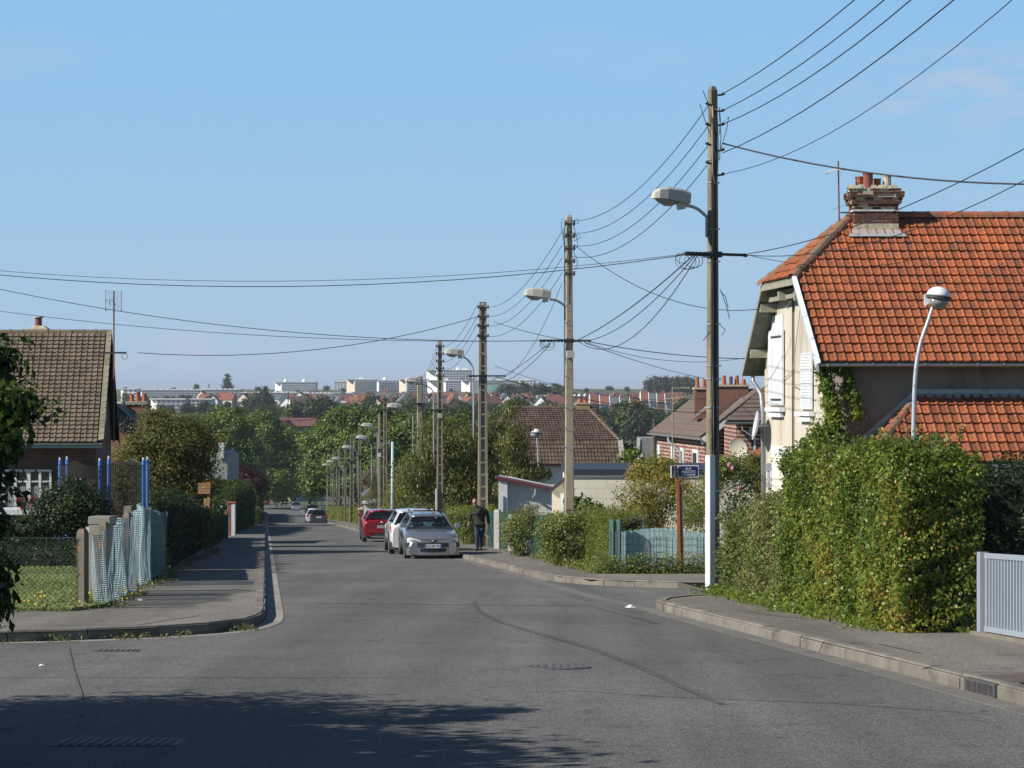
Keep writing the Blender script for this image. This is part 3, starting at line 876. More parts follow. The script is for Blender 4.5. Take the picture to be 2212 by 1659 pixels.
for (xa, za, zb, w) in ((.02, 245, 345, .07), (.03, 232, 290, .05), (-.02, 236, 395, .06)):
    m = MB(); m.tube([(xa-w*.3, -.12, wz(za)), (xa+w*.5, -.13, wz(za+3)), (xa + w, -.13, wz((za+zb)/2)), (xa+w*.6, -.13, wz(zb)), (xa-w*.2, -.13, wz(zb+3)), (xa-w, -.12, wz(zb-20)), (xa-w*1.2, -.12, wz(za+20))], .008, 5)
    m.build("cable_loop", YEL, p1, smooth=True)
pole_lamp(p1, wz(470), .42, .19, 9, 1.0, -.12)
# --- pole 2
V2 = 59.2
H2 = hp(470, V2)
p2 = solid_pole("slim concrete pole rising behind the low hedge with a small grey box", UP, V2, H2, .27, .15)
for k in range(16):
    z = 5.2 + k*.25
    mb = MB(); mb.tube([(0, -.085, z), (0, -.06, z)], .014, 6); mb.build("bolt_hole", IRON, p2)
add_ins(p2, [hp(y, V2) for y in (484, 511, 538, 565, 592)], .08)
add_cross(p2, hp(736, V2), -.80, .48)
add_runs(p2, 1.2, hp(490, V2), [-.125], .012, -.02)
add_bands(p2, [hp(y, V2) for y in (660, 697, 812, 880, 925, 965)], .275, .15, H2)
mb = MB(); mb.bevbox(-.09, .11, -.19, -.09, hp(773, V2), hp(758, V2), .01); mb.build("junction_box", LAMPG, p2)
mb = MB(); mb.bevbox(-.16, .1, -.26, -.13, 1.0, 1.32, .01); mb.build("meter_box", WHITEP, p2)
mb = MB(); mb.box(-.09, .09, -.145, -.135, 1.40, 1.53); mb.build("number_plate", mat("plate_black", (.02,.02,.025), .5), p2)
text("plate_digits", "110", .1, WHITEP, p2, Matrix.Translation((0, -.149, 1.465)) @ Matrix.Rotation(R(90), 4, 'X'))
pole_lamp(p2, hp(663, V2), .42, .19, 9, 1.0, -.09)
for pts in ([(-.08,-.1,H2-.1),(-.2,-.1,H2-.03),(-.22,-.1,H2-.25),(-.1,-.1,H2-.9)], [(-.08,-.1,H2-.2),(-.17,-.1,H2-.3),(-.12,-.1,H2-1.2),(-.11,-.1,H2-2.2)],
            [(.08,-.1,H2-.1),(.2,-.1,H2-.02),(.24,-.1,H2-.16),(.1,-.1,H2-.18)], [(.08,-.1,H2-.5),(.25,-.1,H2-.45),(.3,-.1,H2-.52),(.1,-.1,H2-.62)],
            [(.1,-.1,H2-.2),(.18,-.1,H2-.5),(.22,-.1,H2-.75),(.1,-.1,H2-.85)], [(.1,-.1,H2-.9),(.2,-.1,H2-1.1),(.2,-.1,H2-1.3),(.1,-.1,H2-1.35)]):
    m = MB(); m.tube(pts, .008, 5); m.build("cable_loop", BLACK, p2)
# --- pole 3
V3 = 82.7
H3 = hp(655, V3)
p3 = ladder_pole("wide ladder-like concrete pole rising just behind the walking man", UP, V3, H3, .38, .26, 20)
add_ins(p3, [hp(y, V3) for y in (664, 684, 704, 726)], .15)
add_cross(p3, hp(812, V3)+.0, -.55, .75)
add_bands(p3, [hp(y, V3) for y in (762, 800, 830)], .42, .26, H3)
# --- lamp on its own tube beside pole 3
def tube_lamp(label, u, v, ytop, yhead, z0=0, sc=1.0, reach=.75, group='street lamps on slim tubes beside the ladder poles'):
    t = thing('street_lamp', label, 'street lamp', S(u, v, 0), THR, group)
    zt = hp(ytop, v)
    pts = [(0, 0, z0), (0, 0, zt*.6), (0, 0, zt-.35), (-.03, 0, zt-.15), (-.12, 0, zt-.02), (-reach*.6, 0, zt+.1), (-reach, 0, zt+.2)]
    mb = MB(); mb.tube(pts, .032*sc, 7); mb.build("lamp_arm", GALV, t, smooth=True)
    lamp_head(t, Matrix.Translation((-reach-.02, 0, zt+.25)) @ Matrix.Rotation(R(9), 4, 'Y'), sc)
    return t
tube_lamp("grey street lamp fixed against the wide ladder pole behind the man", UP-.34, V3, 782, 755, 5.2, 1.0, .38)
# --- pole 4
V4 = FX*UP/(950-573)
H4 = hp(740, V4)
p4 = ladder_pole("narrow ladder-like concrete pole behind the white car, with a white cable guard", UP, V4, H4, .30, .19, 21)
add_ins(p4, [hp(y, V4) for y in (748, 764, 780, 796, 812)], .13)
add_cross(p4, hp(886, V4), -.65, .5)
mb = MB(); mb.bevbox(-.2, -.12, -.16, -.06, .1, hp(1056, V4)); mb.build("cable_guard", WHITEP, p4)
mb = MB(); mb.bevbox(-.1, .1, -.2, -.1, hp(903, V4), hp(893, V4)); mb.build("junction_box", LAMPG, p4)
tube_lamp("grey street lamp fixed beside the narrow ladder pole above the white car", UP-.28, V4, 838, 818, 3.5, 1.0, .62)
# --- pole 5
V5 = FX*UP/(907-573)
p5 = solid_pole("plain pale concrete pole standing among the tree crowns behind the white car", UP, V5, hp(814, V5), .34, .27, m=PCG)
add_cross(p5, hp(872, V5), -.2, .2)
tube_lamp("flat grey street lamp beside the plain pale pole among the trees", UP-.35, V5, 892, 882, 3.0, 1.05, .62)
# --- poles 6
V6 = FX*UP/(828-573)
p6 = ladder_pole("narrow ladder pole above the red car, taller of the close pair", UP+.12, V6, hp(854, V6), .30, .2, 15)
add_ins(p6, [hp(y, V6) for y in (862, 873, 884)], .13)
p6b = solid_pole("plain grey pole above the red car, shorter of the close pair", UP-.22, V6+1, hp(894, V6), .2, .15, m=PCG)
add_cross(p6b, hp(970, V6), -.5, .4)
mb = MB(); mb.bevbox(-.1, .12, -.24, -.1, hp(986, V6), hp(978, V6)); mb.build("junction_box", WHITEP, p6b)
tube_lamp("upper of the two flat grey street lamps above the red car", UP-.4, V6, 930, 920, 3.2, 1.05, .35)
tube_lamp("lower of the two flat grey street lamps above the red car", UP-.6, V6+4, 956, 948, 3.0, 1.05, .35)
# --- further poles down the street
far = [(777, 925, 'l', .26), (760, 941, 'l', .42), (746, 953, 'l', .25), (732, 965, 'l', .22), (720, 974, 'l', .22), (707, 984, 's', .2)]
desc = ["slim ladder pole left of the red car, nearest of the distant row", "widest ladder pole of the distant row on the right side",
        "slim ladder pole just left of the widest distant one", "slim rusty ladder pole fourth from the front of the distant row",
        "slim ladder pole, last but one of the distant row", "thin solid pole at the far left end of the distant row"]
for (x, y, k, w), d_ in zip(far, desc):
    v = FX*UP/(x-573)
    if k == 'l': t = ladder_pole(d_, UP, v, hp(y, v), w, w*.7, 15, group='distant poles down the right side')
    else: t = solid_pole(d_, UP, v, hp(y, v), w, w*.8, group='distant poles down the right side', m=PCG)
    add_cross(t, hp(y, v)*.72, -.5, .5) if k == 'l' else None
for (xt, yh, v, reach, d_) in ((766+6, 967, 200, .55, "white street lamp on the widest distant ladder pole"), (741, 990, 236, .35, "pale street lamp of the distant row, right of two above the hedge"),
                        (727, 996, 258, .3, "pale street lamp of the distant row, second from its left end"), (715, 1003, 280, .3, "pale street lamp of the distant row, third dot from the right"),
                        (706, 1011, 300, .3, "lowest pale street lamp at the left end of the distant row")):
    tube_lamp(d_, U(xt, v), v, yh + 8, yh, 2.5, 1.15, reach, 'distant street lamps down the right side')
# --- light metal post with a bracket arm left of the red car
t = thing('telephone_post', "pale blue-grey steel post with a short bar on top behind the red car", 'pole', S(U(848, 125), 125), THR)
zt = hp(954, 125)
mb = MB(); mb.tube([(0, 0, 0), (0, 0, zt)], [.11, .075], 10); mb.build("shaft", mat("pale_steel", (.42,.50,.54), .5, (.5,.58,.62), 5), t, smooth=True)
mb = MB(); mb.box(-1.0, .12, -.02, .02, zt-.12, zt-.07); mb.build("crossarm", GALV, t)
# --- round-headed park style lamps
def bowl_lamp(label, u, v, ytop, lean=.55, sc=1.0):
    t = thing('street_lamp', label, 'street lamp', S(u, v, .0), 0, 'white bowl lamps on curved poles')
    H = hp(ytop, v)
    zc = H - .25*sc
    pts = [(0, 0, 0), (.0, 0, H*.3), (.02, 0, H*.62), (lean*.12, 0, H*.73), (lean*.3, 0, H*.81), (lean*.58, 0, H*.875), (lean*.80, 0, zc-.16)]
    # smooth
    P = []
    for i in range(len(pts)-1):
        for k in range(3):
            a = Vector(pts[i]).lerp(Vector(pts[i+1]), k/3); P.append(a)
    P.append(Vector(pts[-1]))
    Q = [P[0]] + [(P[i-1]+P[i]*2+P[i+1])/4 for i in range(1, len(P)-1)] + [P[-1]]
    mb = MB(); mb.tube(Q, [.05 - .014*i/len(Q) for i in range(len(Q))], 10); mb.build("curved_pole", mat("lamp_post_paint", (.50,.55,.6), .35, (.56,.6,.65), 4, metal=.3), t, smooth=True)
    c = Vector((lean + .0, 0, zc))
    M = Matrix.Translation(c) @ Matrix.Rotation(R(8), 4, 'Y')
    r = .25*sc
    mb = MB(); mb.lathe([(r*math.cos(a), .01 + r*.82*math.sin(a)) for a in np.linspace(0, 1.5, 8)], 20, M); mb.build("hood", mat("lamp_hood_white", (.8,.81,.8), .35), t, smooth=True)
    mb = MB(); mb.lathe([(r*1.01, -.05*sc), (r*1.05, -.045*sc), (r*1.05, .015*sc), (r*1.01, .02*sc)], 20, M); mb.build("rim", IRON, t)
    mb = MB(); mb.lathe([(r*.02, -.24*sc), (r*.45, -.225*sc), (r*.75, -.16*sc), (r*.92, -.05*sc)], 20, M); mb.build("bowl", GLASS_L, t, smooth=True)
    mb = MB(); mb.loft([[(-r*1.2, -.03, 0), (-r*.9, -.03, .05), (-r*.9, .03, .05), (-r*1.2, .03, 0)], [(-r*1.0, -.04, -.22*sc), (-r*.72, -.04, -.16*sc), (-r*.72, .04, -.16*sc), (-r*1.0, .04, -.22*sc)]], M=M)
    mb.build("bracket", WHITEP, t)
    return t
bowl_lamp("large white bowl lamp on a curved pole before the orange roof", U(1972, 46), 46, 615, .52)
bowl_lamp("small white bowl lamp on a curved pole before the brown-roofed house", U(1163, 125), 125, 925, -.12)
bowl_lamp("tiny white bowl lamp peeping over the rose bush beside the brick house", U(1388, 112), 112, 978, -.1, .9)
# ------------------------------------------------------------------ overhead wires
G1 = 'overhead wires along the pole line'
P0 = lambda h: S(UP, 18.5, h)
def pp(x, y, v): return Wp(x, y, v)
q = 0
for (y1, x0, y0, s, nm) in ((202, 1822, 0, .42, "topmost"), (238, 1890, 0, .46, "second from the top"), (268, 1955, 0, .5, "third from the top"), (330, 2040, 0, .42, "fourth from the top"), (376, 2212, 25, .62, "lowest and thinnest")):
    A = pp(1562, y1, V1)
    hA = hp(y1, V1)
    wire("overhead_wire", f"{nm} of five wires rising right from the tall near pole", A, P0(hA), s, .009 if y1 < 376 else .006, G1)
for (ya, yb, nm) in ((477, 228, "topmost"), (503, 272, "second"), (530, 314, "third"), (553, 354, "lowest")):
    wire("overhead_wire", f"{nm} of the four wires between the tall near pole and the next one", pp(1232, ya, V2), pp(1530, yb, V1), .55, .008, G1)
for (ya, yb, nm) in ((664, 500, "topmost"), (684, 530, "second"), (704, 557, "third"), (726, 590, "fourth")):
    wire("overhead_wire", f"{nm} of the wires between the wide ladder pole and the slim solid pole", pp(1052, ya, V3), pp(1214, yb, V2), .5, .008, G1)
wire("overhead_wire", "thin lowest wire from the slim solid pole down to the wide ladder pole", pp(1052, 812, V3), pp(1214, 612, V2), .9, .007, G1)
for (ya, yb, nm) in ((748, 660, "topmost"), (764, 684, "second"), (780, 700, "third"), (796, 724, "lowest")):
    wire("overhead_wire", f"{nm} of the wires between the two ladder poles behind the man", pp(944, ya, V4), pp(1030, yb, V3), .5, .009, G1)
for (ya, yb, nm) in ((818, 748, "uppermost"), (820, 764, "middle"), (822, 780, "lower")):
    wire("overhead_wire", f"{nm} wire from the narrow ladder pole down to the plain pale pole", pp(906, ya, V5), pp(944, yb, V4), .3, .009, G1)
wire("overhead_wire", "upper wire running from the plain pale pole to the pair above the red car", pp(828, 862, V6), pp(906, 820, V5), .4, .009, G1)
wire("overhead_wire", "lower wire running from the plain pale pole to the pair above the red car", pp(828, 872, V6), pp(906, 830, V5), .4, .009, G1)
G2 = 'service cables crossing the street'
wire("service_cable", "lower thick cable crossing the street from the near pole's crossbar to the far left", pp(1478, 551, V1), pp(-420, 540, V1+2), .62, .0075, G2, 20)
wire("service_cable", "upper thin cable crossing the street from the near pole's crossbar to the far left", pp(1478, 549, V1), pp(-420, 536, V1+4), .56, .005, G2, 20)
wire("service_cable", "thin cable falling from the left edge to the slim pole's crossbar, upper one", pp(-60, 612, 60), pp(1180, 736, V2), .45, .009, G2, 16)
wire("service_cable", "thin cable from the left edge to the slim pole's crossbar, lower one", pp(-60, 664, 64), pp(1165, 736, V2), .3, .008, G2, 16)
wire("service_cable", "cable from the bracket on the left house to the wide ladder pole", pp(297, 762, 75.5), pp(1032, 684, V3), .55, .012, G2, 16)
wire("service_cable", "thin black cable from the left house down over the street trees", pp(250, 905, 90), pp(905, 872, V5), .5, .012, G2, 16)
wire("service_cable", "thick sagging cable from the near pole towards the upper right edge", pp(1562, 310, V1), pp(2460, 392, 34), .28, .015, G2, 16)
wire("service_cable", "wire climbing over the chimney from the near pole's crossbar to the right edge, upper", pp(1612, 549, V1), pp(2500, 150, 26), .35, .008, G2, 16)
wire("service_cable", "wire climbing over the orange roof to the right edge, lower", pp(1612, 551, V1), pp(2500, 215, 26), .55, .007, G2, 16)
wire("service_cable", "short cable from the near pole's crossbar towards the orange roof", pp(1612, 550, V1), pp(1980, 560, 52), .2, .006, G2)
wire("service_cable", "slack cable from the slim pole's top to the gable of the orange-roofed house", pp(1240, 528, V2), pp(1640, 668, 56), .55, .010, G2, 14)
wire("service_cable", "cable from the slim pole's crossbar to the lower gable of the orange-roofed house", pp(1262, 736, V2), pp(1612, 775, 60), .1, .011, G2)
wire("service_cable", "thinner lower cable from the slim pole's crossbar to the gable", pp(1262, 738, V2), pp(1612, 773, 60), .28, .007, G2)
wire("service_cable", "cable from the slim pole's crossbar down to the brick house chimneys", pp(1262, 740, V2), pp(1560, 822, 96), .15, .010, G2)
for k, (xa, xb, s, nm) in enumerate(((1495, 1240, .15, "straightest"), (1500, 1236, .42, "middle"), (1505, 1250, .75, "most slack"))):
    wire("service_cable", f"{nm} of three cables slung between the crossbars of the two nearest poles", pp(xa, 554, V1), pp(xb, 738, V2), s, .009 if k else .012, G2)
wire("service_cable", "cable from the wide ladder pole to the slim pole's crossbar", pp(1068, 695, V3), pp(1222, 735, V2), .05, .010, G2)
wire("service_cable", "cable from the wide ladder pole's crossbar passing behind the slim pole to the right", pp(1066, 812, V3), pp(1560, 892, 95), .35, .014, G2)
wire("service_cable", "long thin cable from the ladder pole arm to the brick house", pp(1068, 790, V3), pp(1530, 860, 95), .5, .008, G2)
for k in range(2):
    wire("service_cable", ("left" if k else "right") + " cable of the pair hanging between slim pole crossbar and ladder pole", pp(1185 + 4*k, 742, V2), pp(1062 - 8*k, 822 + 6*k, V3), .12 + .2*k, .009, G2)
for k, (y0, y1, s) in enumerate(((985, 962, .3), (1000, 972, .3), (1012, 985, .35), (970, 905, .4), (1040, 1010, .3))):
    wire("service_cable", f"thin wire crossing before the dark trees at the street end, {ordn(k+1)} of five", pp(440, y0, 200), pp(830, y1, 190), s*1.5, .010, 'wires across the far end of the street', 12)
wire("service_cable", "cable beyond the left edge whose thin shadow crosses the near road", (-30, 18.6, 3.2), (-7.9, 18.7, 2.5), .05, .018, G2)
for u_, v_, z_, lb in ((7.93, 18.5, 5.9, "utility pole beyond the right edge carrying the five rising wires"), (10.2, 26.0, 3.9, "garden pole beyond the right edge holding the two wires over the roof"), (13.1, 34.0, 3.5, "garden pole beyond the right edge holding the thick sagging cable")):
    solid_pole(lb, u_, v_, z_ - gz(v_), .24, .16, group=None, m=PC)
# ------------------------------------------------------------------ roof tiles
def Q(u, v, Z): return Vector((u - .10878*v, v, Z))
def tile_mesh(name, w, L, m, roll=.023, lift=.052, nib=True, mirror=False):
    mb = MB()
    prof = [(0, .010), (w*.10, roll), (w*.22, roll*1.02), (w*.33, .012), (w*.42, .004), (w*.94, .006), (w*1.03, .012)]
    if mirror: prof = [(w - x, z) for x, z in reversed(prof)]
    n = len(prof)
    vs = [(x, 0, z+lift) for x, z in prof] + [(x, L, z) for x, z in prof] + [(x, .006, z+lift-.048) for x, z in prof]
    fs = []
    for i in range(n-1):
        fs.append((i, i+1, n+i+1, n+i)); fs.append((2*n+i, 2*n+i+1, i+1, i))
    mb.add(vs, fs)
    if nib:
        cx, cy = w*.68, L*.42
        z = .006 + lift*(1-.42)
        mb.add([(cx-.018, cy-.03, z), (cx+.018, cy-.03, z), (cx+.012, cy+.03, z), (cx-.012, cy+.03, z), (cx, cy-.012, z+.02)], [(0,1,4), (1,2,4), (2,3,4), (3,0,4)])
    me = mb.mesh(name, m)
    return me
def inpoly(a, b, poly):
    r = False; n = len(poly)
    for i in range(n):
        x0, y0 = poly[i]; x1, y1 = poly[(i+1) % n]
        if (y0 > b) != (y1 > b) and a < (x1-x0)*(b-y0)/(y1-y0)+x0: r = not r
    return r
def roof_tiles(roof, P0, e, s, poly, w, pitch, m, limit, seed=0, mirror=False, prefer=None, nib=True, name='tile', roll=.034):
    """tiles over a roof plane; the `limit` nearest are single objects, the rest one joined part"""
    P0 = Vector(P0); e = Vector(e).normalized(); s = Vector(s).normalized(); nn = e.cross(s).normalized()
    base = WM[roof.name].inverted()
    A = Matrix(((e.x, s.x, nn.x, 0), (e.y, s.y, nn.y, 0), (e.z, s.z, nn.z, 0), (0, 0, 0, 1)))
    me = tile_mesh(name, w, pitch*1.12, m, nib=nib, mirror=mirror, roll=roll)
    rnd = random.Random(seed)
    amax = max(p[0] for p in poly); bmax = max(p[1] for p in poly); amin = min(p[0] for p in poly)
    L = []
    for r in range(int(bmax/pitch)+1):
        for c in range(int(math.floor(amin/w))-1, int(amax/w)+1):
            a, b = c*w, r*pitch
            if inpoly(a+w*.5, b+pitch*.5, poly): L.append((a, b))
    pref = prefer or (lambda a, b: b)
    L.sort(key=lambda t: pref(*t))
    rest = MB()
    for i, (a, b) in enumerate(L):
        p = P0 + e*a + s*b + nn*rnd.uniform(-.004, .006)
        M = Matrix.Translation(p) @ A @ Matrix.Rotation(rnd.uniform(-.012, .012), 4, 'Z') @ Matrix.Rotation(rnd.uniform(-.012, .012), 4, 'X')
        if i < limit: link(name, me, roof, base @ M)
        else:
            n0 = len(rest.v)
            rest.v.extend([tuple(M @ v.co) for v in me.vertices]); rest.f.extend([tuple(k+n0 for k in p_.vertices) for p_ in me.polygons])
    if rest.v: tag(rest.build(name + "s_beyond", m, roof, world=True), kind='stuff')
    return len(L)
def ridge_tiles(roof, A, B, m, r=.11, L=.38, name='ridge_tile', seed=1, flat=.8):
    A = Vector(A); B = Vector(B); d = (B-A); n = max(1, int(d.length/L)); d.normalize()
    up = Vector((0,0,1)); side = d.cross(up).normalized(); nu = side.cross(d).normalized()
    rnd = random.Random(seed)
    for i in range(n):
        a = A + d*(L*i); mb = MB(); rings = []
        for k, rr in ((-.02, r*1.12), (L*.16, r*1.12), (L*.17, r), (L*1.0, r*.98)):
            rings.append([a + d*k + side*(rr*math.cos(t)) + nu*(rr*1.25*math.sin(t) - rr*.62 + rnd.uniform(-.003,.003)) for t in np.linspace(0, math.pi, 7)])
        rings = [[p for p in rg] for rg in rings]
        mb.loft(rings, cap=False, closed=False)
        mb.build(name, m, roof, world=True, smooth=False)
TILE_O = mat("tile_orange", (.42, .115, .036), .85, (.27, .08, .036), .9, 1.2, .35, 60, c3=(.085,.06,.042), c3scale=4.5, c3lo=.47, c3hi=.74, isl=.28)
TILE_OL = mat("tile_orange_low", (.37, .11, .042), .85, (.24, .078, .038), .9, 1.2, .35, 60, c3=(.075,.06,.04), c3scale=4, c3lo=.52, c3hi=.72, isl=.42)
TILE_B = mat("tile_brown_grey", (.185, .145, .098), .88, (.14, .11, .078), 1.5, 1, .3, 50, c3=(.20,.18,.11), c3scale=3, c3lo=.6, isl=.28)
TILE_M = mat("tile_brown", (.095, .062, .045), .85, (.13, .09, .065), .5, 1, .3, 50, c3=(.14,.11,.07), c3scale=1.0, c3lo=.62, isl=.35)
UNDER = mat("roof_underlay", (.03, .025, .02), .95)
RIDGE_O = mat("ridge_orange", (.40, .12, .05), .8, (.28, .10, .05), 3, 1, .3, 40, c3=(.16,.145,.11), c3scale=2.5, c3lo=.5, isl=.25)
RIDGE_LICH = mat("ridge_mossy", (.30, .11, .055), .85, (.17, .145, .10), 3.5, 1.3, .5, 30, c3=(.05,.045,.03), c3scale=4, isl=.25)
STUCCO = mat("stucco_cream", (.60, .55, .455), .9, (.50, .455, .37), 1.2, 1, .25, 60, c3=(.27,.24,.19), c3scale=1.3, c3lo=.52, c3hi=.8, stretch=(1,1,.35))
STUCCO2 = mat("render_beige", (.84, .79, .66), .9, (.78, .73, .60), 1.4, .9, .2, 40, c3=(.40,.37,.3), c3scale=.9, c3lo=.6, c3hi=.9)
WOODW = mat("white_paint", (.74, .76, .78), .6, (.60, .62, .63), 2.2, 1, c3=(.36,.35,.32), c3scale=5, c3lo=.58, c3hi=.8, stretch=(1,1,.4))
SOFFIT = mat("soffit_green_grey", (.10, .115, .085), .9, (.17, .18, .14), 4, 1, .3, 30, stretch=(1,1,1), c3=(.24,.23,.19), c3scale=6)
BEAM = mat("old_beam", (.34, .33, .27), .9, (.22, .21, .16), 5, 1, .3, 30)
ZINC = mat("zinc", (.30, .33, .37), .5, (.38, .41, .45), 3, 1, metal=.4)
LEAD = mat("lead_flashing", (.36, .38, .39), .55, (.46, .47, .47), 3, 1, metal=.2, c3=(.2,.2,.2), c3scale=5)
DARKGL = mat("window_glass", (.02, .025, .03), .08, spec=.8)
TERRA = mat("terracotta", (.42, .13, .06), .8, (.33, .11, .06), 5, 1, .2, 30)
CHB = mat("old_brick", (.10, .038, .026), .92, (.16, .06, .038), 6, 1, .5, 50, c3=(.055,.035,.028), c3scale=9, c3lo=.5, isl=.4)
MORT = mat("old_mortar", (.60, .54, .40), .95, (.42, .37, .26), 6, 1, .6, 40, c3=(.12,.1,.07), c3scale=8)
def pot(parent, c, h, r0, r1, m, name='chimney_pot', world=True):
    mb = MB()
    M = Matrix.Translation(c)
    mb.lathe([(r0*1.15, 0), (r0*1.15, h*.12), (r0, h*.14), (r1, h*.88), (r1*1.15, h*.9), (r1*1.15, h), (r1*.75, h), (r1*.7, h*.8)], 12, M)
    mb.build(name, m, parent, world=world, smooth=False)
def bricks(parent, x0, x1, y0, y1, z0, n, bw=.225, bh=.057, gap=.019, seed=0, rag=.0, m=None, mm=None):
    """courses of single bricks round a mortar core; world coordinates"""
    rnd = random.Random(seed)
    g = .012
    H = n*(bh+gap)
    c = MB(); c.box(x0+g, x1-g, y0+g, y1-g, z0, z0+H); c.build("mortar", mm or MORT, parent, world=True)
    th = .10
    for r in range(n):
        z = z0 + r*(bh+gap) + gap*.5
        o = 0 if r % 2 == 0 else -bw*.5
        for side in range(4):
            L = (x1-x0) if side in (0, 2) else (y1-y0)
            a = o
            while a < L - .03:
                b0 = max(a, 0)+gap*.5; b1 = min(a+bw, L)-gap*.5
                if b1 - b0 > .03:
                    j = rnd.uniform(-rag, rag)
                    bx = MB()
                    if side == 0: bx.box(x0+b0, x0+b1, y0-j, y0+th, z, z+bh)
                    elif side == 2: bx.box(x0+b0, x0+b1, y1-th, y1+j, z, z+bh)
                    elif side == 1: bx.box(x0-j, x0+th, y0+b0, y0+b1, z, z+bh)
                    else: bx.box(x1-th, x1+j, y0+b0, y0+b1, z, z+bh)
                    bx.build("brick", m or CHB, parent, world=True)
                a += bw
    return z0 + H
# ================================================================== right house with the orange half-hipped roof
hR = thing("house", "cream rendered house with orange tiled half-hipped roof at the right edge", "house", S(16, 55, 0))
EV, EZ, RV, RZ = 52.0, .74, 56.0, 4.37
uE = 12.65
slope_s = Vector((-.10878*(RV-EV), RV-EV, RZ-EZ)); SL = slope_s.length
k = .565
roof = MB()
fp = [Q(uE, EV, EZ), Q(23, EV, EZ), Q(23, RV, RZ), Q(14.46, RV, RZ), Q(uE, 54.26, 2.79)]
bp_ = [Q(uE, 60.0, EZ-.15), Q(uE, 57.74, 2.79), Q(14.46, RV, RZ), Q(23, RV, RZ), Q(23, 60.0, EZ-.15)]
hp_ = [Q(uE, 54.26, 2.79), Q(14.46, RV, RZ), Q(uE, 57.74, 2.79)]
for poly in (fp, bp_, hp_): roof.slab([p + Vector((0, 0, -.03)) for p in poly], .10)
roofR = roof.build("roof", SOFFIT, hR, world=True)
PW = .205
nB = roof_tiles(roofR, Q(13.5, 50.9, -1.55), (1, 0, 0), Q(0, 52.5, -.08) - Q(0, 50.95, -1.53), [(0.05, 0), (9, 0), (9, 2.12), (1.62, 2.12)], .215, .31, TILE_OL, 110, 3, prefer=lambda a, b: a*.2 if a < 5.4 else 99, name='lean_to_tile')
sdir = Q(0, RV, RZ) - Q(0, EV, EZ)
ea = lambda u, v: ((Q(u, v, EZ + (v-EV)*(RZ-EZ)/(RV-EV)) - Q(uE, EV, EZ)))
def ab(u, v):
    s_ = sdir.normalized(); d = ea(u, v)
    b = (v-EV)/(RV-EV)*SL
    return ((d - s_*b).x, b)
polyF = [ab(uE, EV), ab(23, EV), ab(23, RV), ab(14.46, RV), ab(uE, 54.26)]
roof_tiles(roofR, Q(uE, EV-.04, EZ-.03), (1, 0, 0), sdir, polyF, PW, .312, TILE_O, 190, 4, prefer=lambda a, b: b if a < 6.2 else 99)
hs = Q(14.46, RV, RZ) - Q(uE, 56, 2.79)
he = Q(uE, 54.26, 2.79) - Q(uE, 57.74, 2.79)
roof_tiles(roofR, Q(uE, 57.74, 2.79), he, hs, [(0, 0), (he.length, 0), (he.length/2, hs.length)], .205, .31, TILE_O, 0, 5, name='hip_tile')
ridge_tiles(roofR, Q(15.6, RV, RZ+.05), Q(23, RV, RZ+.05), RIDGE_O, .12, .38)
ridge_tiles(roofR, Q(uE-.05, 54.2, 2.80), Q(14.46, RV, RZ+.05), RIDGE_LICH, .13, .36, 'hip_ridge_tile', 3)
ridge_tiles(roofR, Q(uE-.05, 57.8, 2.80), Q(14.46, RV, RZ+.05), RIDGE_LICH, .12, .36, 'hip_ridge_tile', 4)
w = MB()
g0 = -5.2
gab = [(52.55, g0), (52.55, 1.0), (54.4, 2.62), (57.6, 2.62), (59.5, .95), (59.5, g0)]
w.prism([Q(13.1, v, z) for v, z in gab], (.3, 0, 0))
FAC = mat("facade_shaded_stucco", (.25, .225, .18), .92, (.19, .17, .14), 1.2, 1, .25, 60, c3=(.10,.09,.075), c3scale=1.0, c3lo=.55, stretch=(1,1,.35))  # deep shadow below the eaves put into a darker copy of the stucco
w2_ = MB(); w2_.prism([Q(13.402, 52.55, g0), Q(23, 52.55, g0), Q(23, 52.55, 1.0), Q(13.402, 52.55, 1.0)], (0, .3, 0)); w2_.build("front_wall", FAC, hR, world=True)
w.prism([Q(13.4, 59.2, g0), Q(23, 59.2, g0), Q(23, 59.2, 1.0), Q(13.4, 59.2, 1.0)], (0, .3, 0))
w.build("wall", STUCCO, hR, world=True)
w = MB()
w.prism([Q(13.7, 51.15, g0), Q(23, 51.15, g0), Q(23, 51.15, -1.72), Q(13.7, 51.15, -1.72)], (0, .25, 0))
w.prism([Q(13.7, 51.4, g0), Q(13.7, 52.54, g0), Q(13.7, 52.54, -1.72), Q(13.7, 51.4, -1.72)], (.25, 0, 0))
lw = w.build("lean_to_wall", STUCCO, hR, world=True)
b = MB(); b.prism([Q(16.05, 51.14, -3.2), Q(17.6, 51.14, -3.2), Q(17.6, 51.14, -1.85), Q(16.05, 51.14, -1.85)], (0, -.012, 0)); wn_ = b.build("window", DARKGL, hR, world=True)
b = MB()
for uu_ in (16.0, 16.8, 17.6): b.prism([Q(uu_, 51.12, -3.2), Q(uu_+.06, 51.12, -3.2), Q(uu_+.06, 51.12, -1.85), Q(uu_, 51.12, -1.85)], (0, -.03, 0))
b.build("frame", WOODW, wn_, world=True)
w = MB(); w.slab([Q(13.5, 50.92, -1.6), Q(23, 50.92, -1.6), Q(23, 52.54, -.13), Q(15.07, 52.54, -.13)], .07)
w.slab([Q(13.5, 50.92, -1.6), Q(15.07, 52.54, -.13), Q(13.5, 52.54, -1.6)], .07); lr = w.build("lean_to_roof", SOFFIT, hR, world=True)
e2 = Q(13.5, 50.92, -1.58) - Q(13.5, 52.54, -1.58); s2 = Q(15.07, 52.54, -.1) - Q(13.5, 52.54, -1.58)
s2 = s2 - e2.normalized()*s2.dot(e2.normalized())
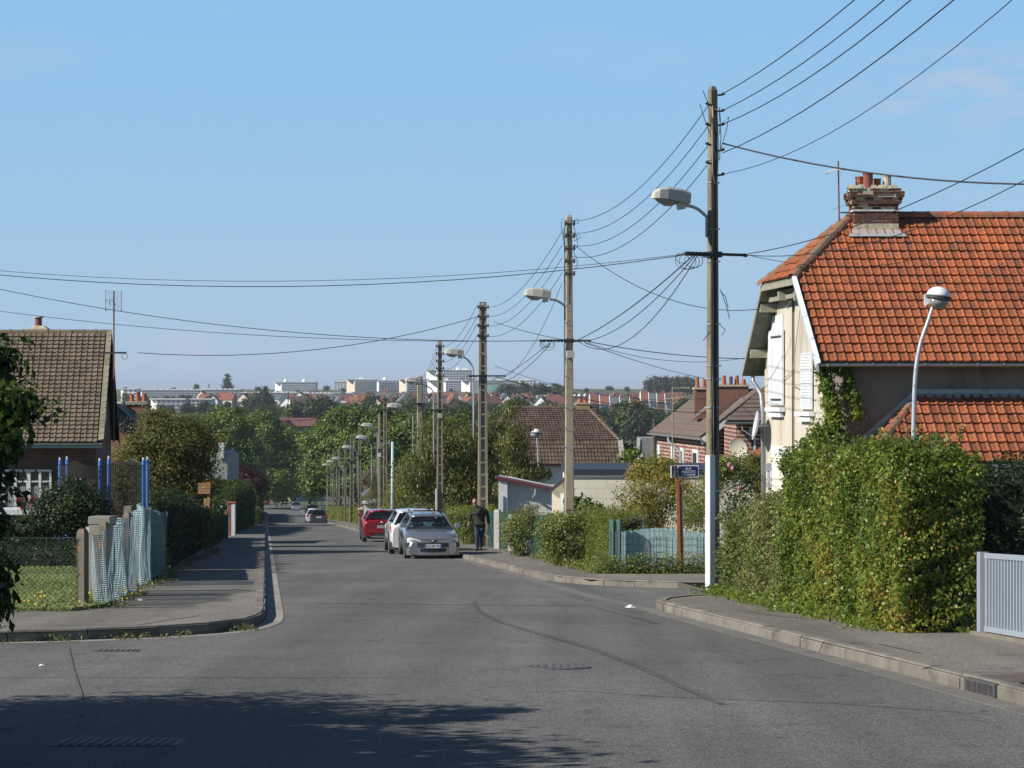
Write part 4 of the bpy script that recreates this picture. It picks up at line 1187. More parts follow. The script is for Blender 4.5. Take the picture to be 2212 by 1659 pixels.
roof_tiles(lr, Q(13.5, 52.54, -1.57), e2, s2, [(0, 0), (e2.length, 0), (0, s2.length)], .2, .31, TILE_OL, 0, 6)
ridge_tiles(lr, Q(13.45, 50.87, -1.6), Q(15.07, 52.5, -.06), RIDGE_LICH, .12, .34, 'hip_ridge_tile', 6)
w = MB(); w.prism([Q(15.0, 52.54, -.12), Q(23, 52.54, -.12), Q(23, 52.54, .10), Q(15.0, 52.54, .10)], (0, -.02, 0))
w.prism([Q(13.4, 52.54, -1.6), Q(15.05, 52.54, -.12), Q(15.05, 52.54, .10), Q(13.4, 52.54, -1.38)], (0, -.02, 0))
w.slab([Q(15.0, 52.42, -.10), Q(23, 52.42, -.10), Q(23, 52.54, .02), Q(15.0, 52.54, .02)], .02)
w.build("flashing", LEAD, hR, world=True)
def gutter(parent, A, B, r=.065, m=ZINC):
    A = Vector(A); B = Vector(B); mb = MB(); d = (B-A).normalized(); sd = Vector((0,-1,0)) if abs(d.x) > abs(d.y) else Vector((-1,0,0))
    rings = []
    for p in (A, B):
        rings.append([p + sd*(r*math.cos(t)) + Vector((0,0,-r*math.sin(t))) for t in np.linspace(0, math.pi, 7)] + [p + sd*(-r*.86) , p + Vector((0,0,-r*.8)), p+sd*(r*.86)])
    mb.loft(rings); g = mb.build("gutter", m, parent, world=True)
    L = (B-A).length; 
    for i in range(int(L/.6)+1):
        p = A + d*(i*.6+.05); c = MB()
        c.box(p.x-.015 if abs(d.x) > .5 else p.x-r-.01, p.x+.015 if abs(d.x) > .5 else p.x+.02, p.y-r-.008 if abs(d.x) > .5 else p.y-.015, p.y+.0 if abs(d.x) > .5 else p.y+.015, p.z-.01, p.z+.012)
        c.build("gutter_clip", m, g, world=True)
    return g
gutter(hR, Q(uE, 51.9, EZ-.06), Q(23, 51.9, EZ-.06), .07)
gutter(hR, Q(13.5, 50.84, -1.60), Q(23, 50.84, -1.60), .07)
def board(parent, name, A, B, wdt, th, m, up=Vector((0,0,1)), off=(0,0,0)):
    A = Vector(A)+Vector(off); B = Vector(B)+Vector(off); mb = MB()
    mb.prism([A, B, B - up*wdt, A - up*wdt], (-th, 0, 0)); return mb.build(name, m, parent, world=True)
VB = mat("verge_white_zinc", (.60, .66, .74), .5, (.52,.58,.66), 3, 1, c3=(.35,.38,.4), c3scale=8)
N3 = 4
for i in range(N3):
    a = Q(uE-.02, 54.3, 2.86).lerp(Q(uE-.02, 51.85, .70), i/N3); b_ = Q(uE-.02, 54.3, 2.86).lerp(Q(uE-.02, 51.85, .70), (i+1)/N3+.02)
    mb = MB(); w_ = .16
    dn = Vector((0, -.05, -1)).normalized()
    mb.prism([a, b_, b_ + Vector((.02,.0,-.16)), a + Vector((.02,.0,-.16))], (-.04 - .006*i, 0, 0)); mb.build("verge_board", VB, hR, world=True)
    mb = MB(); mb.prism([a + Vector((-.04,0,0)), b_ + Vector((-.04,0,0)), b_ + Vector((.05,-.03,.05)), a + Vector((.05,-.03,.05))], (0, 0, .02)); mb.build("verge_board", VB, hR, world=True)
board(hR, "verge_board", Q(uE, 57.74, 2.76), Q(uE, 60.05, .60), .16, .03, BEAM)
board(hR, "fascia_board", Q(uE, 54.26, 2.74), Q(uE, 57.74, 2.74), .14, .03, BEAM)
for v_, z_ in ((58.05, 2.30), (59.2, 1.15), (54.3, 2.45), (56.0, 2.52)):
    mb = MB(); mb.prism([Q(uE+.03, v_, z_), Q(uE+.03, v_+.16, z_), Q(uE+.03, v_+.16, z_-.22), Q(uE+.03, v_, z_-.22)], (.5, 0, 0)); mb.build("purlin", BEAM, hR, world=True)
mb = MB(); mb.prism([Q(12.85, 54.2, 2.45), Q(12.85, 57.9, 2.45), Q(12.85, 57.9, 2.33), Q(12.85, 54.2, 2.33)], (.08, 0, 0)); mb.build("tie_beam", BEAM, hR, world=True)
for i in range(6):
    v0 = 57.9 + i*.36; z0_ = 2.52 - i*.335
    mb = MB(); mb.prism([Q(uE+.02, v0, z0_), Q(uE+.02, v0+.34, z0_-.315), Q(uE+.02, v0+.34, z0_-.335), Q(uE+.02, v0, z0_-.02)], (.45, 0, 0)); mb.build("soffit_plank", SOFFIT, hR, world=True)
def gable_panel(name, v0, v1, za, zb, off, th, m, parent=hR):
    mb = MB(); mb.prism([Q(13.1-off, v0, za), Q(13.1-off, v1, za), Q(13.1-off, v1, zb), Q(13.1-off, v0, zb)], (-th, 0, 0)); return mb.build(name, m, parent, world=True)
def shutter(v0, v1, za, zb, slat=False):
    s_ = gable_panel("shutter", v0, v1, za, zb, .03, .035, WOODW)
    if slat:
        n = int((zb-za)/.07)
        for i in range(n): gable_panel("slat", v0+.08, v1-.08, za+.06+i*.07, za+.10+i*.07, .066, .012, WOODW, s_)
    else:
        for i in range(4): gable_panel("board", v0+(v1-v0)*i/4+.012, v0+(v1-v0)*(i+1)/4-.012, za+.02, zb-.02, .066, .012, WOODW, s_)
        for zz in (za+.12, zb-.2): gable_panel("hinge", v0+.1, v1-.35, zz, zz+.05, .08, .012, IRON, s_)
    return s_
shutter(57.15, 58.75, -.30, 1.62)
shutter(54.15, 55.25, -.38, .95, True)
for v0, v1, z in ((57.1, 58.8, -.36), (54.0, 55.5, -.44)):
    gable_panel("sill", v0, v1, z-.1, z, .02, .14, WOODW)
    gable_panel("sill_bracket", v0+.15, v1-.15, z-.24, z-.12, .02, .09, WOODW)
for v0, v1 in ((56.6, 58.6), (54.2, 55.6)):
    gable_panel("window_surround", v0, v1, -3.2, -1.35, .004, .025, WOODW)
    gable_panel("blind", v0+.15, v1-.15, -3.0, -1.55, .033, .012, STUCCO2)
gable_panel("window_surround", 57.3, 58.6, 1.62, 2.0, .004, .03, WOODW)
mb = MB()
for i, (v_, z_) in enumerate(((56.6, 2.2), (56.45, 1.6), (56.2, .9), (56.15, 0), (56.15, -1), (56.15, -2.4))): mb.v and None
mb.tube([Q(13.06, 56.15, z) for z in (2.4, 1.2, 0, -1.2, -2.6)], .022, 6); mb.build("wall_cable", mat("brown_cable", (.10,.06,.045), .7), hR, world=True)
for pts in ([(56.15, .55), (57.2, .35), (58.8, .5)], [(56.15, .2), (55.3, .1), (54.4, -.3)], [(55.2, 2.3), (55.8, 1.2), (56.1, .6)], [(57.2, 2.3), (56.8, 2.15), (56.3, 2.3)]):
    mb = MB(); mb.tube([Q(13.05, v_, z_) for v_, z_ in pts], .01, 5); mb.build("wall_cable", GALV, hR, world=True)
M = Matrix.Translation(Q(12.8, 58.95, -.84)) @ Matrix.Rotation(R(-80), 4, 'Y')
mb = MB(); mb.lathe([(.01, .0), (.15, .012), (.28, .04), (.37, .075), (.385, .08), (.37, .06), (.2, .0), (.01, -.02)], 24, M); dish = mb.build("dish", mat("dish_grey", (.55,.57,.58), .5, (.48,.5,.52), 3), hR, world=True, smooth=True)
mb = MB(); mb.tube([Q(12.8, 58.95, -1.2), Q(12.4, 58.95, -.95), Q(12.38, 58.95, -.85)], .012, 5); mb.tube([Q(12.8, 58.95, -.84), Q(13.1, 58.95, -.84)], .025, 6); mb.build("dish_arm", GALV, hR, world=True)
mb = MB(); mb.tube([Q(12.9, 60.0, .55), Q(12.9, 60.0, .32), Q(12.95, 59.8, .2), Q(13.0, 59.5, -.02), Q(13.03, 59.4, -.5), Q(13.03, 59.4, -3.5)], .05, 8); mb.build("downpipe", ZINC, hR, world=True, smooth=True)
mb = MB(); mb.box(-.08, .08, -.06, .06, -.1, .1, Matrix.Translation(Q(13.0, 58.6, -1.9))); mb.tube([Q(13.0, 58.6, -1.95), Q(12.97, 58.3, -3.0)], .03, 6); mb.build("pipe_box", ZINC, hR, world=True)
cx0, cx1 = Q(14.42, 55.6, 0).x, Q(15.52, 55.6, 0).x
cy0, cy1 = 55.55, 56.35
mb = MB(); mb.box(cx0, cx1, cy0, cy1, 3.7, 4.16)
chim = mb.build("chimney", MORT, hR, world=True)
mb = MB(); mb.loft([[(cx0-.16, cy0-.3, 3.83), (cx1+.16, cy0-.3, 3.83), (cx1+.16, cy1+.2, 3.86), (cx0-.16, cy1+.2, 3.86)], [(cx0-.04, cy0-.05, 4.0), (cx1+.04, cy0-.05, 4.0), (cx1+.04, cy1+.02, 4.22), (cx0-.04, cy1+.02, 4.22)]])
mb.build("lead_skirt", LEAD, chim, world=True)
z = bricks(chim, cx0, cx1, cy0, cy1, 4.16, 4, seed=2, rag=.006)
mb = MB(); mb.box(cx0-.03, cx1+.03, cy0-.03, cy1+.03, z, z+.035); mb.build("flashing_band", WOODW, chim, world=True)
z = bricks(chim, cx0+.0, cx1-.0, cy0, cy1, z+.035, 2, seed=4, rag=.02)
z = bricks(chim, cx0-.07, cx1+.07, cy0-.07, cy1+.07, z, 2, seed=5, rag=.02)
z = bricks(chim, cx0-.12, cx1+.12, cy0-.11, cy1+.11, z, 2, seed=6, rag=.035)
z = bricks(chim, cx0-.06, cx1+.04, cy0-.06, cy1+.06, z, 1, seed=7, rag=.05)
rnd = random.Random(5)
for i in range(13):
    a = cx0 - .08 + (cx1-cx0+.1)*rnd.random(); y_ = cy0 - .08 + .3*rnd.random()
    mb = MB(); mb.loft([[(a-.1, y_-.08, z-.02), (a+.1, y_-.06, z-.02), (a+.09, y_+.12, z-.02), (a-.08, y_+.1, z-.02)], [(a-.05, y_-.03, z+.05+rnd.random()*.05), (a+.06, y_-.02, z+.05+rnd.random()*.04), (a+.04, y_+.08, z+.06), (a-.05, y_+.07, z+.06)]])
    mb.build("mortar_lump", MORT, chim, world=True)
pot(chim, (cx0+.22, cy0+.55, z), .33, .10, .10, TERRA); pot(chim, (cx0+.38, cy0+.22, z), .40, .125, .12, mat("pot_dark_red", (.25,.07,.05), .7, (.2,.06,.05), 4))
pot(chim, (cx0+.64, cy0+.45, z), .27, .095, .09, TERRA); pot(chim, (cx0+.86, cy0+.3, z), .34, .11, .10, mat("pot_cream", (.50,.47,.38), .8, (.4,.37,.3), 5))
an = thing("television_aerial", "thin aerial on a rusty mast left of the orange house's chimney", "aerial", Q(14.15, 55.9, 4.0))
zt = (850-345)*55.6/FX
mb = MB(); mb.tube([Q(14.15, 55.9, 3.95), Q(14.12, 55.9, zt)], .02, 6); mb.build("mast", mat("rusty_pipe", (.13,.06,.045), .8, (.2,.1,.07), 8), an, world=True)
zz = (850-363)*55.6/FX
a0 = Q(14.15, 55.9, zz); a1 = Q(13.72, 55.5, zz-.14)
mb = MB(); mb.tube([a0, a1], .02, 5)
for i in range(12):
    p = a0.lerp(a1, i/11); mb.tube([p + Vector((.08, -.14, .0)), p + Vector((-.1, .16, .03))], .009, 4)
mb.tube([a0+Vector((.1,0,.1)), a0+Vector((.05,0,-.1))], .006, 4)
mb.build("antenna", GALV, an, world=True)
mb = MB(); mb.tube([Q(14.15, 55.8, 4.45), Q(14.5, 55.8, 4.45)], .02, 5); mb.tube([Q(13.95, 55.8, 4.52), Q(14.3, 55.8, 4.65)], .006, 4); mb.build("bracket", IRON, an, world=True)
# ================================================================== left house
hL = thing("house", "dark brick house with grey-brown ribbed tile roof at the left edge", "house", S(-9, 76, 0))
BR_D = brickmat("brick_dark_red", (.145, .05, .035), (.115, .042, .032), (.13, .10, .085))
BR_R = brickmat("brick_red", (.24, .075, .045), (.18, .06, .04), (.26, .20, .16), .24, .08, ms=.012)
BR_S = brickmat("brick_striped", (.22, .07, .05), (.17, .055, .042), (.44, .34, .28), .9, .16, ms=.034)
eL, rL = (74.0, -1.585), (78.0, 2.117)
ZB = -6.5
w = MB()
w.prism([Q(-20, 74.4, ZB), Q(-5.86, 74.4, ZB), Q(-5.86, 74.4, -1.45), Q(-20, 74.4, -1.45)], (0, .3, 0))
w.prism([Q(-5.85, 74.4, ZB), Q(-5.85, 74.4, -1.3), Q(-5.85, 78, 2.0), Q(-5.85, 81.6, -1.3), Q(-5.85, 81.6, ZB)], (.3, 0, 0))
w.prism([Q(-20, 81.3, ZB), Q(-5.9, 81.3, ZB), Q(-5.9, 81.3, -1.45), Q(-20, 81.3, -1.45)], (0, .3, 0))
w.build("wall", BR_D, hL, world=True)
r_ = MB(); r_.slab([Q(-20, 74, -1.62), Q(-5.3, 74, -1.62), Q(-5.3, 78, 2.08), Q(-20, 78, 2.08)], .08)
r_.slab([Q(-5.3, 82, -1.62), Q(-20, 82, -1.62), Q(-20, 78, 2.08), Q(-5.3, 78, 2.08)], .08)
roofL = r_.build("roof", UNDER, hL, world=True)
sl = Q(0, 78, 2.117) - Q(0, 74, -1.585)
roof_tiles(roofL, Q(-5.3, 73.95, -1.60) - Vector((9.6, 0, 0)), (1, 0, 0), sl, [(-.2, 0), (9.5, 0), (9.5, sl.length), (-.2, sl.length)], .20, .20, TILE_B, 297, 8, prefer=lambda a, b: b, nib=False, roll=.03)
VERGE = mat("verge_tile_pale", (.20,.175,.125), .85, (.26,.235,.17), 2, 1, c3=(.35,.2,.05), c3scale=3, c3lo=.68, isl=.2)
for i in range(18):
    a = Q(-5.3, 74, -1.56) + sl*(i/18.); b_ = Q(-5.3, 74, -1.56) + sl*((i+1.05)/18)
    mb = MB(); mb.prism([a + Vector((-.15,0,0)), a + Vector((.03,0,.03)), b_ + Vector((.03,0,0)), b_ + Vector((-.15,0,0))], (0, -.02, .05)); mb.build("verge_tile", VERGE, roofL, world=True)
ridge_tiles(roofL, Q(-15.5, 78, 2.13), Q(-5.3, 78, 2.13), TILE_B, .11, .42)
gutter(hL, Q(-15.2, 73.9, -1.62), Q(-5.35, 73.9, -1.62), .07)
mb = MB(); mb.prism([Q(-20, 73.98, -1.66), Q(-5.32, 73.98, -1.66), Q(-5.32, 73.98, -1.78), Q(-20, 73.98, -1.78)], (0, .03, 0)); mb.build("fascia_board", mat("fascia_blue_grey", (.28,.36,.38), .7), hL, world=True)
board(hL, "verge_board", Q(-5.29, 78, 2.06), Q(-5.29, 82, -1.66), .2, -.03, mat("black_board", (.02,.02,.02), .8))
mb = MB(); mb.prism([Q(-5.54, 77.4, -.98), Q(-5.54, 78.3, -.98), Q(-5.54, 78.3, .36), Q(-5.54, 77.4, .36)], (.05, 0, 0)); mb.build("shutter", WOODW, hL, world=True)
def Zy(y, v): return (850-y)*v/FX
vw = 74.4
for (xa, xb) in ((6, 62), (62, 112)):
    ua, ub = U(xa, vw), U(xb, vw)
    za, zb = Zy(1100, vw), Zy(1014, vw)
    wnd = thing if False else None
    b = MB(); b.prism([Q(ua, vw-.01, za), Q(ub, vw-.01, za), Q(ub, vw-.01, zb), Q(ua, vw-.01, zb)], (0, -.02, 0)); wo = b.build("window", DARKGL, hL, world=True)
    b = MB()
    t_ = .07
    for (p, q, r1, r2) in ((ua, ub, zb-t_, zb), (ua, ub, za, za+t_), (ua, ua+t_, za+t_, zb-t_), (ub-t_, ub, za+t_, zb-t_), ((ua+ub)/2-t_*.6, (ua+ub)/2+t_*.6, za+t_, zb-t_)):
        b.prism([Q(p, vw-.031, r1), Q(q, vw-.031, r1), Q(q, vw-.031, r2), Q(p, vw-.031, r2)], (0, -.05, 0))
    b.prism([Q(ua+t_, vw-.031, zb-.42), Q((ua+ub)/2-.05, vw-.031, zb-.42), Q((ua+ub)/2-.05, vw-.031, zb-.37), Q(ua+t_, vw-.031, zb-.37)], (0, -.035, 0))
    b.prism([Q((ua+ub)/2+.05, vw-.031, zb-.42), Q(ub-t_, vw-.031, zb-.42), Q(ub-t_, vw-.031, zb-.37), Q((ua+ub)/2+.05, vw-.031, zb-.37)], (0, -.035, 0))
    b.build("frame", WOODW, wo, world=True)
    b = MB()
    for q in range(10):
        uq = ua + .1 + (ub-ua-.2)*q/10
        b.prism([Q(uq, vw-.032, za+.1), Q(uq+.05, vw-.036, za+.1), Q(uq+.05, vw-.036, za+.75), Q(uq, vw-.032, za+.75)], (0, -.004, 0))
    b.build("curtain", mat("net_curtain", (.30,.31,.33), .9), wo, world=True)
b = MB(); b.prism([Q(U(0, vw), vw, Zy(1112, vw)), Q(U(118, vw), vw, Zy(1112, vw)), Q(U(118, vw), vw, Zy(1100, vw)), Q(U(0, vw), vw, Zy(1100, vw))], (0, -.14, 0)); b.build("sill", WOODW, hL, world=True)
for i, xq in enumerate((48, 72)):
    fl = thing("flower_pot", ("left" if i == 0 else "right") + " pot of red geraniums on the left house's window sill", "flower pot", Q(U(xq, vw), vw-.1, Zy(1100, vw)), 0, "geranium pots on the sill")
    mb = MB(); mb.lathe([(.07, 0), (.1, .16), (.11, .16), (.11, .19), (.08, .18)], 10); mb.build("pot", TERRA, fl, smooth=False)
    rg = np.random.default_rng(i); Pn = rg.normal(size=(160, 3))*np.array([.14, .08, .08]) + np.array([0, 0, .28])
    link("leaves", leaf_mesh("geranium", Pn, rg.normal(size=(160, 3))+np.array([0,-.5,.6]), .05, .045, leafmat("shrub_leaf", [(0, (.02,.045,.012)), (.6, (.04,.08,.018)), (1, (.08,.12,.03))], .5, .25), rg.uniform(0, 1, 160), rg), fl)
    Pn = rg.normal(size=(60, 3))*np.array([.12, .07, .05]) + np.array([0, -.04, .36])
    link("blossom", leaf_mesh("geranium_red", Pn, rg.normal(size=(60, 3))+np.array([0,-.8,.6]), .05, .045, leafmat("red_petal", [(0, (.5,.02,.02)), (1, (.6,.05,.03))], .5, .25), rg.uniform(0, 1, 60), rg), fl)
mb = MB(); mb.prism([Q(-12.0, 74.38, ZB), Q(-11.0, 74.38, ZB), Q(-11.0, 74.38, -2.5), Q(-12.0, 74.38, -2.5)], (0, -.04, 0)); mb.build("door", WOODW, hL, world=True)
uc = U(85, 79)
mb = MB(); mb.box(-.45, .45, -.3, .3, 1.2, 2.2, Matrix.Translation(Q(uc, 79, 0))); chl = mb.build("chimney", BR_D, hL, world=True)
mb = MB(); mb.loft([[(-.34,-.3,2.2),(.34,-.3,2.2),(.34,.3,2.2),(-.34,.3,2.2)], [(-.32,-.28,2.26),(.32,-.28,2.26),(.32,.28,2.26),(-.32,.28,2.26)], [(-.16,-.14,2.36),(.16,-.14,2.36),(.16,.14,2.36),(-.16,.14,2.36)]], M=Matrix.Translation(Q(uc-.0, 79, 0))); mb.build("cap", MORT, chl, world=True)
pot(chl, Q(uc-.03, 79, 2.34), .30, .12, .12, mat("pot_dark_red", (.25,.07,.05), .7))
mb = MB(); mb.lathe([(.01, .0), (.17, .0), (.17, .035), (.01, .05)], 10, Matrix.Translation(Q(uc-.02, 79, 2.64))); mb.build("cowl", LAMPG, chl, world=True)
br = thing("cable_bracket", "dark iron bar sticking out from the left house's gable holding the street cable", "bracket", Q(-5.5, 76, Zy(762, 76)))
mb = MB(); mb.box(0, .85, -.025, .025, -.03, .03); mb.build("bar", IRON, br)
mb = MB(); mb.tube([(.8 + .09*math.sin(a), -.05, -.12 - .12*math.cos(a)) for a in np.linspace(0, 6, 12)], .009, 5); mb.build("cable_loop", BLACK, br)
an = thing("television_aerial", "square grid aerial on a tall rusty mast beside the left house's roof", "aerial", Q(U(246, 76.3), 76.3, Zy(955, 76.3)))
hM = Zy(628, 76.3) - Zy(955, 76.3)
mb = MB(); mb.tube([(0, 0, 0), (0, 0, hM)], .028, 6); mb.build("mast", mat("rusty_pipe", (.13,.06,.045), .8), an)
px = 76.3/FX
mb = MB()
for zc in (hM - 10*px, hM - 32*px):
    for i in range(6):
        z_ = zc + (i-2.5)*3.6*px; mb.tube([(-16*px, 0, z_), (16*px, 0, z_)], .005, 4)
    for s_ in (-1, 1):
        mb.tube([(s_*16*px, -.02, zc-11*px), (s_*17.5*px, -.10, zc-8*px), (s_*17.5*px, -.10, zc+8*px), (s_*16*px, -.02, zc+11*px)], .018, 5)
        mb.tube([(s_*8*px, 0, zc-10*px), (s_*8*px, 0, zc+10*px)], .005, 4)
mb.build("grid", GALV, an)
mb = MB(); mb.tube([(-.13, -.1, hM-.45), (-.13, -.1, hM-.3), (0, -.1, hM-.34), (.08, -.1, hM-.5)], .012, 5); mb.build("dipole", IRON, an)
# ================================================================== second house on the left, only chimney and slate roof show
h2 = thing("house", "red brick house with dark slate roof and three-pot chimney behind the left house", "house", S(-7, 98, 0))
SLATE = mat("slate_dark", (.022,.024,.03), .6, (.035,.038,.046), 3, 1, .2, 20, isl=.3)
v2 = 97
def uy(x, v): return U(x, v)
w = MB(); w.slab([Wp(250, 874, v2-.2), Wp(341, 957, v2-.2), Wp(300, 962, v2-1.6), Wp(244, 914, v2-1.6)], .1); w.build('front_roof', SLATE, h2, world=True)
w = MB(); w.prism([Q(uy(225, v2), v2, -8), Q(uy(330, v2), v2, -8), Q(uy(330, v2), v2, Zy(957, v2)), Q(uy(256, v2), v2, Zy(895, v2)), Q(uy(225, v2), v2, Zy(900, v2))], (0, 8, 0)); w.build("wall", BR_R, h2, world=True)
pA, pB = (340, 957), (250, 872)
w = MB(); w.prism([Q(uy(pA[0], v2), v2-.3, Zy(pA[1], v2)), Q(uy(pB[0], v2), v2-.3, Zy(pB[1], v2)), Q(uy(pB[0], v2), v2-.3, Zy(pB[1], v2)-.1), Q(uy(pA[0], v2), v2-.3, Zy(pA[1], v2)-.1)], Q(0, 8.6, 0)-Q(0,0,0)); r2 = w.build("roof", SLATE, h2, world=True)
s_ = Q(uy(pB[0], v2), v2, Zy(pB[1], v2)) - Q(uy(pA[0], v2), v2, Zy(pA[1], v2))
roof_tiles(r2, Q(uy(pA[0], v2), v2-.3+8.6, Zy(pA[1], v2)+.0) , Q(0,-1,0)-Q(0,0,0), s_, [(0,0),(8.6,0),(8.6,s_.length),(0,s_.length)], .28, .22, SLATE, 0, 9, nib=False, name='slate', roll=.008)
mb = MB(); mb.box(-.43, .45, -.3, .3, Zy(985, 103), Zy(874, 103), Matrix.Translation(Q(uy(298, 103), 103, 0))); c2 = mb.build("chimney", BR_R, h2, world=True)
mb = MB(); mb.bevbox(-.5, .52, -.36, .36, Zy(874, 103), Zy(867, 103), .02, Matrix.Translation(Q(uy(298, 103), 103, 0))); mb.build("cap", BEAM, c2, world=True)
for xq, hh in ((285, .32), (298, .42), (312, .34)): pot(c2, Q(uy(xq, 103), 103, Zy(867, 103)), hh, .1, .09, TERRA)
mb = MB(); mb.prism([Q(uy(252, 100), 100, Zy(868, 100)), Q(uy(262, 100), 100, Zy(868, 100)), Q(uy(262, 100), 100, Zy(905, 100)), Q(uy(252, 100), 100, Zy(905, 100))], (0, .5, 0)); mb.build("vent", STUCCO2, h2, world=True)
# ================================================================== central brown-roofed house
hC = thing("house", "white house with brown two-pitched tiled roof behind the garages", "house", S(15, 138, 0))
vC = 135.
def C(x, y, v=vC): return Wp(x, y, v)
zr = Zy(880, 140.5); zk = Zy(951, 136.2); ze = Zy(1003, vC)
xr0, xr1 = U(1098, 140.5), U(1268, 140.5)
xk0, xk1 = U(1062, 136.2), U(1338, 136.2)
up_ = [Q(xk0, 136.2, zk), Q(xk1, 136.2, zk), Q(xr1, 140.5, zr), Q(xr0, 140.5, zr)]
lo_ = [Q(xk0-.0, vC, ze), Q(xk1, vC, ze), Q(xk1, 136.2, zk), Q(xk0, 136.2, zk)]
w = MB(); w.slab(up_, .1); w.slab(lo_, .1)
w.slab([Q(xk1, 136.2, zk), Q(xk1+.1, 146, zk), Q(xr1, 140.5, zr)], .1)
w.prism([Q(xk1, vC+.1, ze), Q(xk1, 136.2, zk-.05), Q(xk1, 145, zk-.05), Q(xk1, 146, ze)], (-.1, 0, 0))
w.slab([Q(xk0, 136.2, zk), Q(xr0, 140.5, zr), Q(xk0, 146, zk)], .1)
w.slab([Q(xk0, 145, zk), Q(xr0, 140.5, zr), Q(xr1, 140.5, zr), Q(xk1, 145, zk)], .1)
rC = w.build("roof", UNDER, hC, world=True)
e_ = (1, 0, 0)
s_ = Q(0, 140.5, zr) - Q(0, 136.2, zk)
Wd = xk1 - xk0
roof_tiles(rC, Q(xk0, 136.15, zk+.0), e_, s_, [(0, 0), (Wd, 0), (Wd-(xk1-xr1)+.3, s_.length), (xr0-xk0+.3, s_.length)], .2, .3, TILE_M, 0, 12, name='upper_tile')
s2_ = Q(0, 136.2, zk) - Q(0, vC, ze)
roof_tiles(rC, Q(xk0, vC-.02, ze), e_, s2_, [(0, 0), (Wd-.1, 0), (Wd-.1, s2_.length), (0, s2_.length)], .2, .3, TILE_M, 0, 13, name='lower_tile')
ridge_tiles(rC, Q(xr0, 140.5, zr+.03), Q(xr1, 140.5, zr+.03), TILE_M, .12, .42)
PALE = mat("pale_verge", (.34,.32,.29), .85, (.42,.4,.37), 3)
HIPB = mat('hip_lichen_brown', (.20,.155,.10), .9, (.12,.09,.065), 3, 1, isl=.2)
ridge_tiles(rC, Q(xk1, 136.1, zk), Q(xr1, 140.5, zr+.03), HIPB, .14, .42)
ridge_tiles(rC, Q(xk0, 136.1, zk), Q(xr0, 140.5, zr+.03), HIPB, .16, .42)
for i in range(6):
    a = Q(xk1-.12, vC-.05, ze).lerp(Q(xk1-.12, 136.15, zk), i/6); b_ = Q(xk1-.12, vC-.05, ze).lerp(Q(xk1-.12, 136.15, zk), (i+.95)/6)
    mb = MB(); mb.prism([a, a+Vector((.3,0,0)), b_+Vector((.3,0,0)), b_], (0, -.05, .05)); mb.build("verge_tile", PALE, rC, world=True)
w = MB(); w.prism([Q(xk0+.4, vC+.4, -10), Q(xk1-.25, vC+.4, -10), Q(xk1-.25, vC+.4, ze+.1), Q(xk0+.4, vC+.4, ze+.1)], (0, 10, 0)); w.build("wall", mat("white_render", (.70,.70,.66), .85, (.62,.62,.58), 2), hC, world=True)
gutter(hC, Q(xk0, vC-.1, ze-.03), Q(xk1, vC-.1, ze-.03), .07, mat("maroon_gutter", (.12,.03,.03), .5))
vq = 140.5
c0 = Q(U(1259, vq), vq, 0)
mb = MB(); mb.box(-.42, .42, -.3, .3, Zy(893, vq), Zy(873, vq), Matrix.Translation(c0)); ch = mb.build("chimney", mat("yellow_brick", (.42,.29,.12), .9, (.28,.19,.1), 5, 1, .4, 30), hC, world=True)
mb = MB(); mb.box(-.47, .47, -.35, .35, Zy(873, vq), Zy(870, vq), Matrix.Translation(c0)); mb.build("cap", MORT, ch, world=True)
mb = MB(); mb.loft([[(-.55,-.6,Zy(897,vq)),(.55,-.6,Zy(897,vq)),(.55,.4,Zy(897,vq)),(-.55,.4,Zy(897,vq))],[(-.44,-.32,Zy(889,vq)),(.44,-.32,Zy(889,vq)),(.44,.32,Zy(889,vq)),(-.44,.32,Zy(889,vq))]], M=Matrix.Translation(c0)); mb.build("flashing", LEAD, ch, world=True)
for dx in (-.16, .17):
    pot(ch, c0 + Vector((dx, 0, Zy(870, vq))), .32, .11, .1, TERRA)
    mb = MB(); mb.lathe([(.1, 0), (.16, .06), (.17, .14), (.12, .22), (.02, .25)], 10, Matrix.Translation(c0 + Vector((dx, 0, Zy(870, vq)+.32)))); mb.build("cowl", GALV, ch, world=True, smooth=True)
h3 = thing("outbuilding", "low outbuilding with brown tiled roof at the right end of the brown-roofed house", "outbuilding", S(22, 141, 0))
a0, a1 = U(1335, 140), U(1372, 140)
mb = MB(); mb.prism([Q(a0, 140, -10), Q(a1, 140, -10), Q(a1, 140, Zy(1015, 140)), Q(a0, 140, Zy(1015, 140))], (0, 4, 0)); mb.build("wall", STUCCO2, h3, world=True)
mb = MB(); mb.slab([Q(a0, 139.8, Zy(1016, 139.8)), Q(U(1392, 140), 139.8, Zy(1016, 139.8)), Q(U(1371, 142), 142.4, Zy(962, 142.4)), Q(U(1335, 142), 142.4, Zy(955, 142.4))], .1); rr3 = mb.build("roof", UNDER, h3, world=True)
roof_tiles(rr3, Q(a0, 139.8, Zy(1016, 139.8)+.02), (1,0,0), Q(0, 142.4, Zy(958, 142.4))-Q(0, 139.8, Zy(1016, 139.8)), [(0,0),(1.5,0),(1.1,3.0),(0,3.0)], .2, .3, TILE_M, 0, 15)
h4 = thing("shed", "weathered grey windowless gable wall with white corner posts left of the brick house", "shed", S(24, 150, 0))
a0, a1 = U(1372, 150), U(1416, 150)
mb = MB(); mb.prism([Q(a0, 150, -10), Q(a1, 150, -10), Q(a1, 150, Zy(946, 150)), Q(a0+.35, 150, Zy(946, 150))], (0, 4, 0)); mb.build("wall", mat("weathered_grey", (.22,.21,.2), .95, (.32,.31,.3), 3, 1, stretch=(.3,1,2)), h4, world=True)
